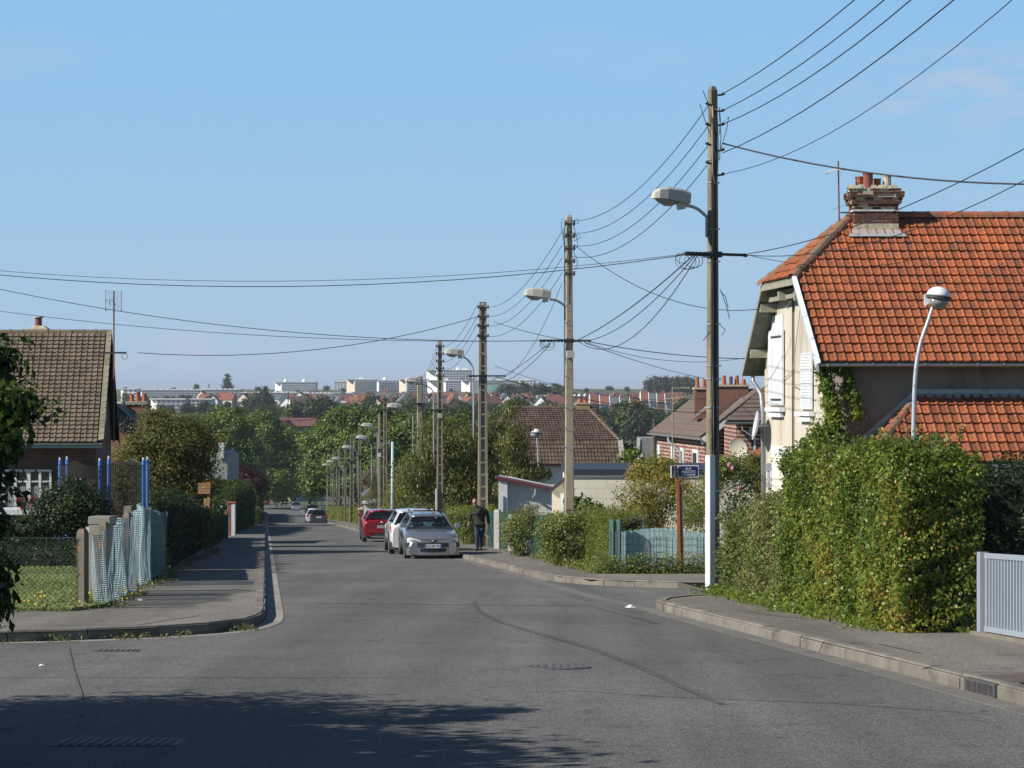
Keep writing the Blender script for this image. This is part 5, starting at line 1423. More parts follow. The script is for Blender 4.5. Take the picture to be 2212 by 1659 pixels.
for x_ in (1374, 1410):
    mb = MB(); mb.prism([Q(U(x_, 150), 149.98, -9), Q(U(x_+4, 150), 149.98, -9), Q(U(x_+4, 150), 149.98, Zy(945, 150)), Q(U(x_+2, 150), 149.98, Zy(945, 150))], (0, -.08, 0)); mb.build("corner_post", WOODW, h4, world=True)
# ================================================================== brick house with the row of chimney pots
hB = thing("house", "red striped brick house with brown roof and two broad chimneys", "house", S(20, 100, 0))
BRF = mat("roof_felt_brown", (.12, .088, .072), .9, (.165, .125, .105), 2.5, 1, .5, 25, stretch=(1, 1, 1), c3=(.2,.17,.15), c3scale=14, c3lo=.6)
uB, uR = 18.2, 20.75
v0, v1 = 95., 107.5
zE, zR = -1.83, .17
w = MB()
w.slab([Q(uB, v0, zE), Q(uR, v0, zR), Q(uR, v1, zR), Q(uB, v1, zE)], .14)
w.slab([Q(uR, v0, zR), Q(uR+3.1, v0, zE-.4), Q(uR+3.1, v1, zE-.4), Q(uR, v1, zR)], .14)
rB = w.build("roof", BRF, hB, world=True)
sB = Q(uR, v1, zR) - Q(uB, v1, zE)
nc = 9
for i in range(nc):
    a = Q(uB, v0-.02, zE+.01) + (Q(uR, 0, zR)-Q(uB, 0, zE))*(i/nc); b_ = Q(uB, v1, zE+.01) + (Q(uR, 0, zR)-Q(uB, 0, zE))*(i/nc)
    d = (Q(uR, 0, zR)-Q(uB, 0, zE))*(1.04/nc)
    n_ = Vector((-.6, 0, .8))*.02
    mb = MB(); mb.prism([a+n_, a+d, b_+d, b_+n_], (0, 0, .012)); mb.build("roofing_course", BRF, rB, world=True)
w = MB()
w.prism([Q(uB+.3, v0+.5, -9), Q(uB+.3, v0+.5, zE+.1), Q(uR, v0+.5, zR-.12), Q(uR+2.8, v0+.5, zE-.3), Q(uR+2.8, v0+.5, -9)], Q(0, 11.5, 0)-Q(0, 0, 0)); w.build("wall", BR_S, hB, world=True)
board(hB, "bargeboard", Q(uB, v0-.01, zE+.03), Q(uR, v0-.01, zR+.03), .22, .03, WOODW) if False else None
mb = MB(); mb.prism([Q(uB, v0-.01, zE-.10), Q(uR, v0-.01, zR-.12), Q(uR, v0-.01, zR-.25), Q(uB+.1, v0-.01, zE-.32)], (0, .03, 0)); mb.build("bargeboard", WOODW, hB, world=True)
gutter(hB, Q(uB-.06, v0-.1, zE-.05), Q(uB-.06, v1, zE-.05), .08)
for (xa, xb) in ((1422, 1427), (1452, 1458), (1472, 1479), (1498, 1510)):
    va = FX*(uB+.3)/(xb-573); vb = FX*(uB+.3)/(xa-573)
    mb = MB(); mb.prism([Q(uB+.29, va, -5.0), Q(uB+.29, vb, -5.0), Q(uB+.29, vb, -2.4), Q(uB+.29, va, -2.4)], (-.05, 0, 0)); wo = mb.build("window", WOODW, hB, world=True)
    if xb - xa > 8:
        mb = MB(); mb.prism([Q(uB+.23, va+.25, -4.6), Q(uB+.23, vb-.2, -4.6), Q(uB+.23, vb-.2, -2.55), Q(uB+.23, va+.25, -2.55)], (-.012, 0, 0)); mb.build("pane", DARKGL, wo, world=True)
mb = MB(); mb.tube([Q(uB-.02, 102.3, zE-.1), Q(uB-.02, 102.2, zE-.35), Q(uB+.18, 100.4, zE-.75), Q(uB+.2, 100.3, -5)], .06, 8); mb.build("downpipe", ZINC, hB, world=True)
def stack(xa, xb, yt, yb_, v, pots, label=None):
    mb = MB(); mb.prism([Q(U(xa, v), v, Zy(yb_, v)), Q(U(xb, v), v, Zy(yb_, v)), Q(U(xb, v), v, Zy(yt, v)), Q(U(xa, v), v, Zy(yt, v))], (0, .9, 0)); c = mb.build("chimney", brickmat("brick_chimney", (.23,.08,.05), (.16,.055,.04), (.22,.16,.12), .22, .075), hB, world=True)
    mb = MB(); mb.prism([Q(U(xa-2, v), v-.06, Zy(yt, v)), Q(U(xb+2, v), v-.06, Zy(yt, v)), Q(U(xb+2, v), v-.06, Zy(yt-4, v)), Q(U(xa-2, v), v-.06, Zy(yt-4, v))], (0, 1.02, 0)); mb.build("cap", MORT, c, world=True)
    for x_, y_ in pots: pot(c, Q(U(x_, v), v+.4, Zy(yt-4, v)), Zy(y_, v)-Zy(yt-4, v), .10, .075, TERRA)
    return c
c1 = stack(1501, 1535, 841, 905, 98.8, [(1510, 815), (1525, 817)])
c2_ = stack(1534, 1617, 835, 900, 96.3, [(1568, 811), (1596, 811), (1611, 819)])
mb = MB(); mb.tube([Q(U(1582, 96.3), 96.6, Zy(835, 96.3)), Q(U(1582, 96.3), 96.6, Zy(813, 96.3))], .075, 8); mb.build("metal_flue", mat("rusty_flue", (.10,.06,.055), .7), c2_, world=True)
for (xa, ya, xb, yb_) in ((1500, 903, 1534, 878), (1564, 897, 1606, 862)):
    v_ = 95.9 if xa > 1550 else 98.6
    mb = MB(); mb.prism([Wp(xa, ya, v_), Wp(xb, yb_, v_), Wp(xb, yb_-7, v_), Wp(xa-2, ya-5, v_)], (0, .05, 0)); mb.build("flashing", LEAD, hB, world=True)
vw2 = 89.
w = MB()
w.prism([Wp(1590, 1030, vw2+.4), Wp(1720, 1030, vw2+.4), Wp(1720, 912, vw2+.4), Wp(1590, 912, vw2+.4)], (0, 5, 0)); w.build("wing_wall", BR_S, hB, world=True)
w = MB(); w.slab([Wp(1567, 910, vw2), Wp(1740, 910, vw2), Wp(1740, 838, vw2+3), Wp(1648, 838, vw2+3)], .12); rw = w.build("wing_roof", BRF, hB, world=True)
for i in range(8):
    a = Wp(1567, 909, vw2-.02).lerp(Wp(1648, 837, vw2+3), i/8); b_ = Wp(1740, 909, vw2-.02).lerp(Wp(1740, 837, vw2+3), i/8)
    c_ = Wp(1567, 909, vw2).lerp(Wp(1648, 837, vw2+3), (i+1.04)/8); d_ = Wp(1740, 909, vw2).lerp(Wp(1740, 837, vw2+3), (i+1.04)/8)
    mb = MB(); mb.prism([a+Vector((0,-.02,.02)), b_+Vector((0,-.02,.02)), d_, c_], (0, -.01, .014)); mb.build("roofing_course", BRF, rw, world=True)
gutter(hB, Wp(1565, 912, vw2-.1), Wp(1740, 912, vw2-.1), .09)
mb = MB(); mb.tube([Wp(1632, 914, vw2-.1), Wp(1633, 920, vw2-.1), Wp(1655, 930, vw2+.2)], .06, 8); mb.build("downpipe", ZINC, hB, world=True, smooth=True)
mb = MB(); mb.prism([Wp(1623, 965, vw2+.39), Wp(1631, 965, vw2+.39), Wp(1631, 924, vw2+.39), Wp(1623, 924, vw2+.39)], (0, -.05, 0)); wo = mb.build("window", DARKGL, hB, world=True)
mb = MB(); mb.prism([Wp(1618, 936, vw2+.33), Wp(1629, 936, vw2+.33), Wp(1629, 922, vw2+.33), Wp(1618, 922, vw2+.33)], (0, -.1, 0)); mb.prism([Wp(1628, 990, vw2+.33), Wp(1632, 990, vw2+.33), Wp(1632, 922, vw2+.33), Wp(1628, 922, vw2+.33)], (0, -.08, 0)); mb.build("frame", WOODW, wo, world=True)
ds = thing("satellite_dish", "large cream satellite dish on the brick house beside the tall pole", "satellite dish", Wp(1597, 966, vw2-.3))
M = Matrix.Rotation(R(115), 4, 'X') @ Matrix.Rotation(R(-35), 4, 'Y')
mb = MB(); mb.lathe([(.01, .0), (.2, .012), (.32, .04), (.40, .075), (.41, .08), (.39, .05), (.2, -.01), (.01, -.02)], 24, M); mb.build("dish", mat("dish_cream", (.62,.58,.46), .6), ds, smooth=True)
mb = MB(); mb.tube([(0, .05, 0), (0, .7, .1)], .03, 6); mb.build("arm", GALV, ds)
hA = thing("outbuilding", "small annex with plain orange roof squeezed between brick house and cream gable", "outbuilding", Wp(1640, 1000, 80))
mb = MB(); mb.prism([Wp(1612, 1100, 80), Wp(1720, 1100, 80), Wp(1720, 985, 80), Wp(1612, 985, 80)], (0, 3, 0)); mb.build("wall", STUCCO2, hA, world=True)
mb = MB(); mb.slab([Wp(1615, 984, 79.6), Wp(1730, 984, 79.6), Wp(1730, 950, 82.5), Wp(1665, 950, 82.5)], .1); mb.build("roof", TILE_O, hA, world=True)
gutter(hA, Wp(1610, 986, 79.5), Wp(1730, 986, 79.5), .08)
# ================================================================== garages in the middle
gB = thing("garage", "long beige garage wall with dark blue-grey roof edge behind the rose bushes", "garage", S(11, 67, .1))
vg = 66.
def prw(pts, v, d): return [Wp(x, y, v) for x, y in pts]
mb = MB(); mb.prism(prw([(1226, 1235), (1640, 1235), (1640, 1028), (1226, 1028)], vg, 0), (0, 6, 0)); wl = mb.build("wall", STUCCO2, gB, world=True)
rnd = random.Random(8)
for r in range(8):
    for c_ in range(10):
        xa = 1228 + c_*41.5 + (20 if r % 2 else 0); ya = 1034 + r*21
        if xa > 1620: continue
        mb = MB(); mb.prism(prw([(xa+.2, ya+20.6), (min(xa+41.1, 1639), ya+20.6), (min(xa+41.1, 1639), ya+.2), (xa+.2, ya+.2)], vg-.001, 0), (0, -.003-rnd.random()*.002, 0)); mb.build("block_panel", STUCCO2, wl, world=True)
COPE = mat("coping_blue_grey", (.028,.036,.055), .6, (.036,.046,.066), 2, 1)
mb = MB(); mb.prism(prw([(1222, 1028), (1642, 1028), (1642, 1014), (1222, 1014)], vg-.03, 0), (0, 6.2, 0)); mb.build("roof_edge", COPE, gB, world=True)
mb = MB(); mb.prism(prw([(1222, 1030), (1642, 1030), (1642, 1027.5), (1222, 1027.5)], vg-.05, 0), (0, .1, 0)); mb.build("drip_edge", ZINC, gB, world=True)
gD = thing("garage", "cream garage front with white door and sloping blue-grey roof edge behind the slim pole", "garage", S(8.6, 70, .1))
vd = 69.5
WCR = mat("cream_render", (.78,.72,.57), .85, (.72,.67,.53), 2)
mb = MB(); mb.prism(prw([(1193, 1225), (1262, 1225), (1262, 1018), (1240, 1018), (1193, 1058)], vd, 0), (0, .25, 0)); mb.build("wall", WCR, gD, world=True)
mb = MB(); mb.prism(prw([(1204, 1220), (1240, 1220), (1240, 1062), (1204, 1062)], vd-.004, 0), (0, -.006, 0)); mb.build("door_reveal", WCR, gD, world=True)
mb = MB(); mb.prism(prw([(1210, 1220), (1240, 1220), (1240, 1066), (1210, 1066)], vd-.02, 0), (0, -.03, 0)); dr = mb.build("door", WOODW, gD, world=True)
for i in range(4):
    mb = MB(); mb.prism(prw([(1212+i*7, 1176), (1218+i*7, 1176), (1218+i*7, 1069), (1212+i*7, 1069)], vd-.055, 0), (0, -.01, 0)); mb.build("door_panel", WOODW, dr, world=True)
mb = MB(); mb.prism(prw([(1190, 1056), (1243, 1012), (1243, 1020), (1190, 1064)], vd-.1, 0), (0, .5, 0)); mb.build("roof_edge", COPE, gD, world=True)
gS = thing("shed", "grey sheeted lean-to shed with maroon roof edge behind the green fence", "shed", S(9.5, 82, .1))
vs_ = 81.
GREYP = mat("grey_sheet", (.70,.70,.67), .7, (.64,.64,.61), 2, 1)
mb = MB(); mb.prism(prw([(1096, 1200), (1192, 1200), (1192, 1056), (1096, 1036)], vs_, 0), (0, 3.5, 0)); mb.build("wall", GREYP, gS, world=True)
for i in range(3):
    mb = MB(); mb.prism(prw([(1098+i*32, 1115), (1128+i*32, 1115), (1128+i*32, 1078), (1098+i*32, 1078)], vs_-.004, 0), (0, -.008, 0)); mb.build("panel", GREYP, gS, world=True)
mb = MB(); mb.prism(prw([(1077, 1200), (1096, 1200), (1096, 1036), (1077, 1032)], vs_-.3, 0), (0, 3, 0)); mb.build("end_wall", WOODW, gS, world=True)
mb = MB(); mb.prism(prw([(1079, 1200), (1087, 1200), (1087, 1070), (1079, 1068)], vs_-.32, 0), (0, -.03, 0)); mb.build("door", WOODW, gS, world=True)
mb = MB(); mb.prism(prw([(1070, 1030), (1194, 1055), (1194, 1060), (1070, 1035)], vs_-.38, 0), (0, 1.6, 0)); mb.build("roof", mat("maroon_roof", (.13,.03,.035), .6, (.10,.03,.03), 3), gS, world=True)
mb = MB(); mb.tube([Wp(1157, 1056, vs_-.5), Wp(1157, 1068, vs_-.5), Wp(1152, 1075, vs_-.1)], .05, 7); mb.build("downpipe", ZINC, gS, world=True)
# ================================================================== bits at the street's far end
e1 = thing("building", "tan wall with dark garage opening closing the far end of the street", "building", Wp(610, 1095, 462))
ve = 462.
mb = MB(); mb.prism(prw([(560, 1100), (628, 1100), (628, 1030), (560, 1030)], ve, 0), (0, 8, 0)); mb.build("wall", mat("tan_wall", (.36,.24,.13), .9, (.3,.2,.11), .5), e1, world=True)
mb = MB(); mb.prism(prw([(597, 1089), (621, 1089), (621, 1057), (597, 1057)], ve-.05, 0), (0, -.2, 0)); mb.build("garage_opening", mat("dark_door", (.02,.022,.03), .6), e1, world=True)
mb = MB(); mb.prism(prw([(622, 1092), (629, 1092), (629, 1056), (622, 1056)], ve-1, 0), (0, -.6, 0)); mb.build("pillar", STUCCO2, e1, world=True)
e2_ = thing("house", "white gabled house at the far end of the street under the trees", "house", Wp(660, 1090, 470))
vh = 470.
mb = MB(); mb.prism(prw([(629, 1100), (702, 1100), (702, 1030), (675, 1010), (629, 1030)], vh, 0), (0, 9, 0)); mb.build("wall", mat("white_wall_far", (.62,.64,.66), .85), e2_, world=True)
mb = MB(); mb.prism(prw([(677, 1078), (690, 1078), (690, 1062), (677, 1062)], vh-.05, 0), (0, -.1, 0)); mb.build("window", DARKGL, e2_, world=True)
mb = MB(); mb.prism(prw([(626, 1031), (675, 1007), (706, 1030), (706, 1034), (675, 1012), (626, 1035)], vh-.4, 0), (0, 10, 0)); mb.build("roof", TILE_M, e2_, world=True)
e3 = thing("garden_wall", "low tan garden wall with round end at the street's far end", "wall", Wp(620, 1096, 440))
mb = MB(); mb.prism(prw([(606, 1100), (637, 1100), (637, 1086), (606, 1086)], 440, 0), (0, .5, 0)); mb.build("wall_body", mat("tan_wall", (.36,.24,.13), .9), e3, world=True)
mb = MB(); mb.prism(prw([(604, 1086), (639, 1086), (639, 1084.5), (604, 1084.5)], 439.8, 0), (0, .9, 0)); mb.build("coping", MORT, e3, world=True)
e4 = thing("house", "pale house end with chimney glimpsed between the trees on the left", "house", Wp(478, 1050, 190))
mb = MB(); mb.prism(prw([(452, 1110), (491, 1110), (491, 985), (478, 975), (452, 985)], 190, 0), (0, 8, 0)); mb.build("wall", mat("pale_wall", (.33,.35,.34), .9, (.25,.27,.25), 1.5, 1), e4, world=True)
mb = MB(); mb.prism(prw([(472, 990), (483, 990), (483, 957), (472, 957)], 189.7, 0), (0, .7, 0)); ch = mb.build("chimney", mat("white_render", (.7,.7,.66), .85), e4, world=True)
pot(ch, Wp(477, 957, 190), .5, .14, .12, TERRA)
e5 = thing("house", "small brick house with grey gable roof behind the distant ladder poles", "house", Wp(800, 1100, 175))
mb = MB(); mb.prism(prw([(784, 1150), (812, 1150), (812, 1030), (797, 1018), (784, 1030)], 175, 0), (0, 6, 0)); mb.build("wall", BR_R, e5, world=True)
mb = MB(); mb.prism(prw([(776, 1035), (800, 1012), (816, 1020), (816, 1026), (800, 1020), (778, 1042)], 174.5, 0), (0, 7, 0)); mb.build("roof", BRF, e5, world=True)
mb = MB(); mb.prism(prw([(779, 1066), (800, 1052), (802, 1056), (784, 1074)], 173, 0), (0, 1.5, 0)); mb.build("porch_roof", ZINC, e5, world=True)
e6 = thing("garage", "low grey garage with white roof edge behind the far hedge", "garage", Wp(802, 1110, 165))
mb = MB(); mb.prism(prw([(786, 1150), (826, 1150), (826, 1088), (786, 1088)], 166, 0), (0, 5, 0)); mb.build("wall", GREYP, e6, world=True)
mb = MB(); mb.prism(prw([(782, 1088), (828, 1088), (828, 1084), (782, 1084)], 165.8, 0), (0, 5.5, 0)); mb.build("roof_edge", WOODW, e6, world=True)
# ------------------------------------------------------------------ foliage materials
LM_HEDGE = leafmat("hedge_leaf", [(0, (.055,.105,.012)), (.4, (.12,.185,.024)), (.72, (.21,.265,.038)), (.96, (.32,.32,.06)), (1, (.34,.18,.05))], .42, .34)
LM_WILD = leafmat("wild_leaf", [(0, (.06,.11,.02)), (.4, (.135,.185,.036)), (.7, (.23,.25,.065)), (1, (.30,.25,.12))], .5, .32)
LM_DARK = leafmat("dark_leaf", [(0, (.012,.028,.008)), (.6, (.026,.05,.012)), (1, (.055,.085,.02))], .5, .22)
LM_PRIVET = leafmat("privet_leaf", [(0, (0.066,0.103,0.013)), (.6, (0.145,0.184,0.023)), (1, (0.254,0.253,0.041))], .5, .3)
LM_OLIVE = leafmat("olive_brown_leaf", [(0, (.065,.09,.018)), (.5, (.125,.145,.03)), (.8, (.19,.16,.045)), (1, (.25,.155,.055))], .55, .38)
LM_PLANE = leafmat("plane_leaf", [(0, (.04,.085,.010)), (.5, (.095,.165,.018)), (1, (.185,.225,.03))], .5, .2)
LM_PLANE2 = leafmat("plane_leaf_dark", [(0, (0.035,0.072,0.009)), (.5, (0.070,0.122,0.014)), (1, (0.134,0.179,0.020))], .5, .15)
LM_CHERRY = leafmat("cherry_leaf", [(0, (0.047,0.081,0.015)), (.5, (0.101,0.128,0.024)), (.85, (0.176,0.162,0.038)), (1, (0.230,0.135,0.043))], .45, .28)
LM_MAROON = leafmat("maroon_leaf", [(0, (.035,.012,.016)), (.6, (.07,.02,.026)), (1, (.11,.04,.04))], .5, .25)
LM_YELLOW = leafmat("yellow_green_leaf", [(0, (.10,.14,.02)), (.6, (.19,.21,.03)), (1, (.30,.27,.05))], .5, .3)
LM_AUTUMN = leafmat("autumn_leaf", [(0, (0.066,0.094,0.016)), (.4, (0.165,0.187,0.031)), (.7, (0.286,0.242,0.040)), (.9, (0.297,0.143,0.040)), (1, (0.275,0.077,0.031))], .5, .3)
LM_PALEG = leafmat("pale_shrub_leaf", [(0, (.075,.10,.03)), (.6, (.15,.17,.055)), (1, (.23,.22,.09))], .5, .3)
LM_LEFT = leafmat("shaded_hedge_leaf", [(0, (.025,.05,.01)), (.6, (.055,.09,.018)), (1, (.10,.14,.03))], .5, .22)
LM_VINE = leafmat("vine_leaf", [(0, (.06,.12,.012)), (.6, (.14,.21,.025)), (1, (.30,.30,.05))], .45, .35)
# --- tall near hedge and the wilder part beside the pole
hedge("hedge", "tall leafy hedge nearest the grey gate, right of the dark gap", S(7.40, 26.6), S(7.50, 29.7), 1.05, 2.1, 2.3, LM_HEDGE, 21, 3100, .054, .036, .11, .3,
      side=-1, hf=([0, .1, .6, 1], [2.13, 2.16, 2.2, 2.2]), shoots=150)
hedge("hedge", "tall leafy hedge in the middle between dark gap and lower overgrown part", S(7.64, 30.0), S(7.66, 33.7), 1.2, 2.2, 2.25, LM_HEDGE, 28, 3000, .052, .034, .12, .3,
      side=-1, hf=([0, .15, .6, .9, 1], [2.2, 2.25, 2.28, 2.32, 2.28]), shoots=150)
hedge("hedge", "lower overgrown hedge directly right of the white cable guard", S(7.72, 33.4), S(8.0, 39.4), 1.2, 1.7, 1.4, LM_WILD, 22, 2300, .052, .032, .24, .36, shoots=160, side=-1,
      hf=([0, .25, .7, 1], [1.9, 1.62, 1.45, 1.2]))
hedge("hedge", "dark hedge behind the grey metal gate at the right edge", S(9.0, 30.5), S(14, 30.5), 1.2, 2.0, 2.0, LM_DARK, 23, 1500, .055, .034, .2, .3, side=1)
weeds("weeds", "low weeds and fallen leaves along the foot of the tall hedge", [S(7.42, 27.0), S(7.4, 30), S(7.5, 34), S(7.7, 39.4)], .28, 12000, LM_HEDGE, 31, .3, .055, .03)
weeds("weeds", "grass tufts on the right pavement by the gate", [S(8.0, 24.9), S(7.6, 25.6), S(7.7, 26.3)], .35, 900, LM_PALEG, 32, .1, .06, .012)
# --- greenery past the side lane
hedge("hedge", "yellow-green clipped privet hedge left of the blue fence", S(7.75, 51.2), S(8.0, 57), .9, 1.35, 1.3, LM_PRIVET, 24, 1700, .045, .022, .1, .22, shoots=90, side=-1)
hedge("hedge", "dark overgrown hedge between the privet and the green gate", S(8.0, 57), S(8.25, 67), .9, 1.35, 1.15, LM_WILD, 25, 1300, .06, .034, .2, .28, shoots=120, side=-1)
weeds("undergrowth", "tangled undergrowth along the foot of the blue fence", [S(7.6, 51), S(7.6, 50.3), S(9.3, 50.3), S(10.4, 50.3)], .5, 15000, LM_WILD, 33, .6, .06, .03)
weeds("undergrowth", "rough green growth at the foot of the hedges beyond the lane", [S(7.5, 50.6), S(7.6, 56), S(7.8, 62), S(8.0, 66)], .3, 8000, LM_WILD, 34, .35, .06, .03)
def bush(label, x, v, blobs, n, m, seed, ll=.06, lw=.035, clump=.22, name='bush', cat='bush', base_u=None, **k):
    u = base_u if base_u is not None else U(x, v)
    return tree(name, label, u, v, blobs, n, ll, lw, m, seed, clump, trunk_h=.6, r0=.03, cat=cat, nb=14, **k)
bush("yellow and reddish rose bush spreading before the beige garage wall", 1420, 56, [(1395, 1090, 62, 62), (1450, 1062, 52, 48), (1370, 1120, 40, 45), (1425, 1012, 22, 20), (1500, 1108, 36, 36)], 9500, LM_AUTUMN, 41, .07, .042, .24, hollow=.25)
bush("thin twiggy bush between the rusty post and the tall pole", 1515, 54, [(1512, 1085, 38, 46), (1535, 1060, 26, 30), (1500, 1118, 40, 34)], 2400, LM_WILD, 42, .06, .035, .22, hollow=.2)
rb = bush("sparse rose bush with pink blooms right of the tall pole", 1598, 46, [(1590, 1085, 28, 48), (1610, 1050, 25, 38), (1580, 1120, 30, 30)], 1200, LM_DARK, 43, .06, .04, .15, hollow=.1)
rg = np.random.default_rng(5)
for i, (x, y) in enumerate(((1597, 1054), (1581, 1010), (1574, 1003))):
    c = Wp(x, y, 45.6) - S(U(1598, 46), 46, 0); nn_ = 26
    Pn = rg.normal(size=(nn_, 3))*.018 + np.array(c)
    link("rose_bloom", leaf_mesh("rose", Pn, rg.normal(size=(nn_, 3))+np.array([0,-.6,.3]), .05, .045, leafmat("pink_petal", [(0, (.62,.22,.30)), (1, (.75,.42,.45))], .5, .3), rg.uniform(0, 1, nn_), rg), rb)
bush("dense creeper column against the end of the garage wall", 1640, 60, [(1640, 1030, 15, 40), (1648, 1075, 16, 35), (1632, 1000, 20, 22)], 3800, LM_OLIVE, 44, .06, .04, .14)
bush("leafy bush rising in front of the red brick house", 1590, 62, [(1590, 1005, 45, 26), (1560, 1010, 30, 22), (1620, 1012, 26, 26), (1545, 1040, 26, 30)], 6500, LM_WILD, 45, .07, .045, .2)
bush("light green bush poking up against the brick house left of the street sign", 1410, 64, [(1412, 1008, 42, 22), (1440, 1020, 35, 28), (1385, 1022, 28, 24)], 4800, LM_AUTUMN, 46, .08, .045, .2)
bush("pale feathery shrub in front of the grey shed", 1140, 71, [(1138, 1122, 44, 26), (1170, 1128, 30, 22), (1115, 1138, 28, 22), (1150, 1098, 16, 16)], 5500, LM_PALEG, 47, .07, .03, .2, hollow=.15)
bush("bush hanging over the green gate beside the pavement", 1128, 68, [(1112, 1150, 30, 30), (1125, 1180, 22, 28)], 3300, LM_WILD, 48, .07, .04, .18)
bush("broad-leaved plant beside the slim pole's meter box", 1250, 61, [(1243, 1085, 14, 14), (1275, 1102, 30, 14), (1262, 1100, 24, 14)], 900, LM_PLANE2, 49, .15, .09, .2)
bush("green climbing shrub at the slim pole's foot", 1205, 57, [(1210, 1135, 40, 24), (1190, 1165, 30, 40), (1215, 1190, 36, 30), (1240, 1130, 26, 20)], 6000, LM_WILD, 50, .065, .04, .2)
bush("yellow-green rounded bush beside the ladder pole behind the man", 1063, 88, [(1062, 1110, 20, 22)], 2400, LM_YELLOW, 51, .07, .045, .16)
bush("thin green shoots above the outbuilding roof", 1370, 100, [(1362, 985, 24, 20), (1350, 1000, 16, 16)], 500, LM_PLANE, 52, .16, .1, .2)
vn = thing("climbing_vine", "bright green vine hanging from the gutter down the orange-roofed house's corner", "climbing plant", Q(13.3, 52.3, -4))
rg = np.random.default_rng(77); PP = []
for (x, y, rx, ry, n_) in ((1775, 800, 10, 14, 260), (1785, 830, 12, 22, 420), (1795, 870, 15, 26, 560), (1802, 915, 19, 30, 760), (1808, 955, 22, 26, 700), (1770, 940, 22, 26, 420), (1815, 800, 20, 8, 220), (1835, 820, 8, 16, 150), (1845, 860, 9, 18, 170), (1852, 895, 14, 14, 150), (1790, 792, 22, 8, 220), (1750, 965, 22, 16, 260), (1830, 850, 8, 14, 80)):
    for k in range(n_*2):
        xx = x + rg.normal()*rx*.55; yy = y + rg.normal()*ry*.55
        p = Wp(xx, yy, 52.35 - abs(rg.normal())*.16); PP.append(p - Q(13.3, 52.3, -4))
PP = np.array([tuple(p) for p in PP])
link("leaves", leaf_mesh("vine", PP, rg.normal(size=PP.shape)*.6+np.array([-.3,-.7,.5]), .085, .05, LM_VINE, .5+.3*np.sin(PP[:,2]*4)+rg.normal(size=len(PP))*.25, rg, .3), vn)
mb = MB()
for pts in (((1808, 985), (1800, 940), (1795, 880), (1782, 830), (1776, 785)), ((1795, 880), (1815, 840), (1838, 815), (1846, 860), (1852, 900)), ((1776, 785), (1800, 788), (1830, 800))):
    mb.tube([Wp(x, y, 52.33) for x, y in pts], .018, 5)
mb.build("stems", BARK(), vn, world=True)
# --- far right side of the street: low clipped hedges, shrubs
hd = [("low clipped hedge nearest the red car on the right pavement", 148.5, 158, 1.45), ("next low clipped hedge beyond the side lane", 159, 178, 1.15), ("low clipped hedge section beside the brick pillar", 181, 204, 1.3),
      ("taller far clipped hedge behind the grey parked car", 206, 232, 1.45), ("last clipped hedge towards the trees", 234, 300, 1.5)]
for i, (lb, va, vb, h) in enumerate(hd):
    hedge("clipped_hedge", lb, S(7.85 + .15*(i % 2), va), S(7.95, vb), 1.0, h, h, LM_PRIVET, 60+i, 330 if i < 2 else 160, .10, .065, .06, .2, side=-1, group='clipped hedges down the right pavement')
t = thing("gate_pillar", "small brick gate pillar with stone cap among the far hedges", "pillar", S(7.8, 180, .1), THR)
mb = MB(); mb.box(-.35, .35, -.35, .35, 0, 1.25); mb.build("shaft", BR_R, t)
mb = MB(); mb.loft([[(-.45,-.45,1.25),(.45,-.45,1.25),(.45,.45,1.25),(-.45,.45,1.25)],[(-.45,-.45,1.37),(.45,-.45,1.37),(.45,.45,1.37),(-.45,.45,1.37)],[(-.1,-.1,1.5),(.1,-.1,1.5),(.1,.1,1.5),(-.1,.1,1.5)]]); mb.build("cap", PALE, t)
hedge("hedge", "low yellowish hedge behind the parked white and silver cars", S(8.3, 84.8), S(8.6, 128), 1.3, 1.35, 1.5, LM_PRIVET, 66, 420, .08, .05, .16, .25, side=-1)
bush("green shrubs right behind the silver car", 1000, 90, [(1010, 1130, 26, 24), (985, 1120, 28, 20), (1020, 1150, 20, 28)], 5200, LM_WILD, 67, .07, .045, .2)
bush("yellow-green shrub between the blue-grey post and the trees", 860, 140, [(866, 1060, 24, 40), (850, 1080, 16, 34)], 4200, LM_YELLOW, 68, .12, .07, .3)
bush("dark narrow conifer left of the blue-grey post", 826, 160, [(826, 1065, 10, 42)], 2600, LM_DARK, 69, .12, .06, .2)
tree("pine_tree", "dark pine half hiding the small brick house", U(818, 165), 165, [(812, 1050, 18, 26), (806, 1075, 16, 20), (822, 1030, 12, 22)], 3500, .16, .04, LM_OLIVE, 70, .35, cat='tree')
# --- cherry tree behind the ladder poles, long drooping leaves
tree("cherry_tree", "spreading cherry tree with long drooping leaves behind the ladder poles", U(990, 112), 112,
     [(985, 985, 82, 80), (905, 1035, 62, 62), (1085, 985, 62, 72), (1060, 930, 40, 48), (1000, 1065, 90, 40), (940, 950, 40, 52)], 34000, .16, .058, LM_CHERRY, 71, .55, 1.6, .16, droop=.9, hollow=.2, nb=16, density=.9)
tree("cherry_tree", "cherry boughs reaching right in front of the brown-roofed house", U(1120, 110), 110, [(1135, 1020, 42, 26), (1172, 1022, 24, 14), (1105, 890, 10, 26), (1115, 960, 36, 50), (1100, 1060, 30, 28)], 7500, .16, .058, LM_CHERRY, 72, .38, 1.0, .10, droop=.9, hollow=.1, nb=10)
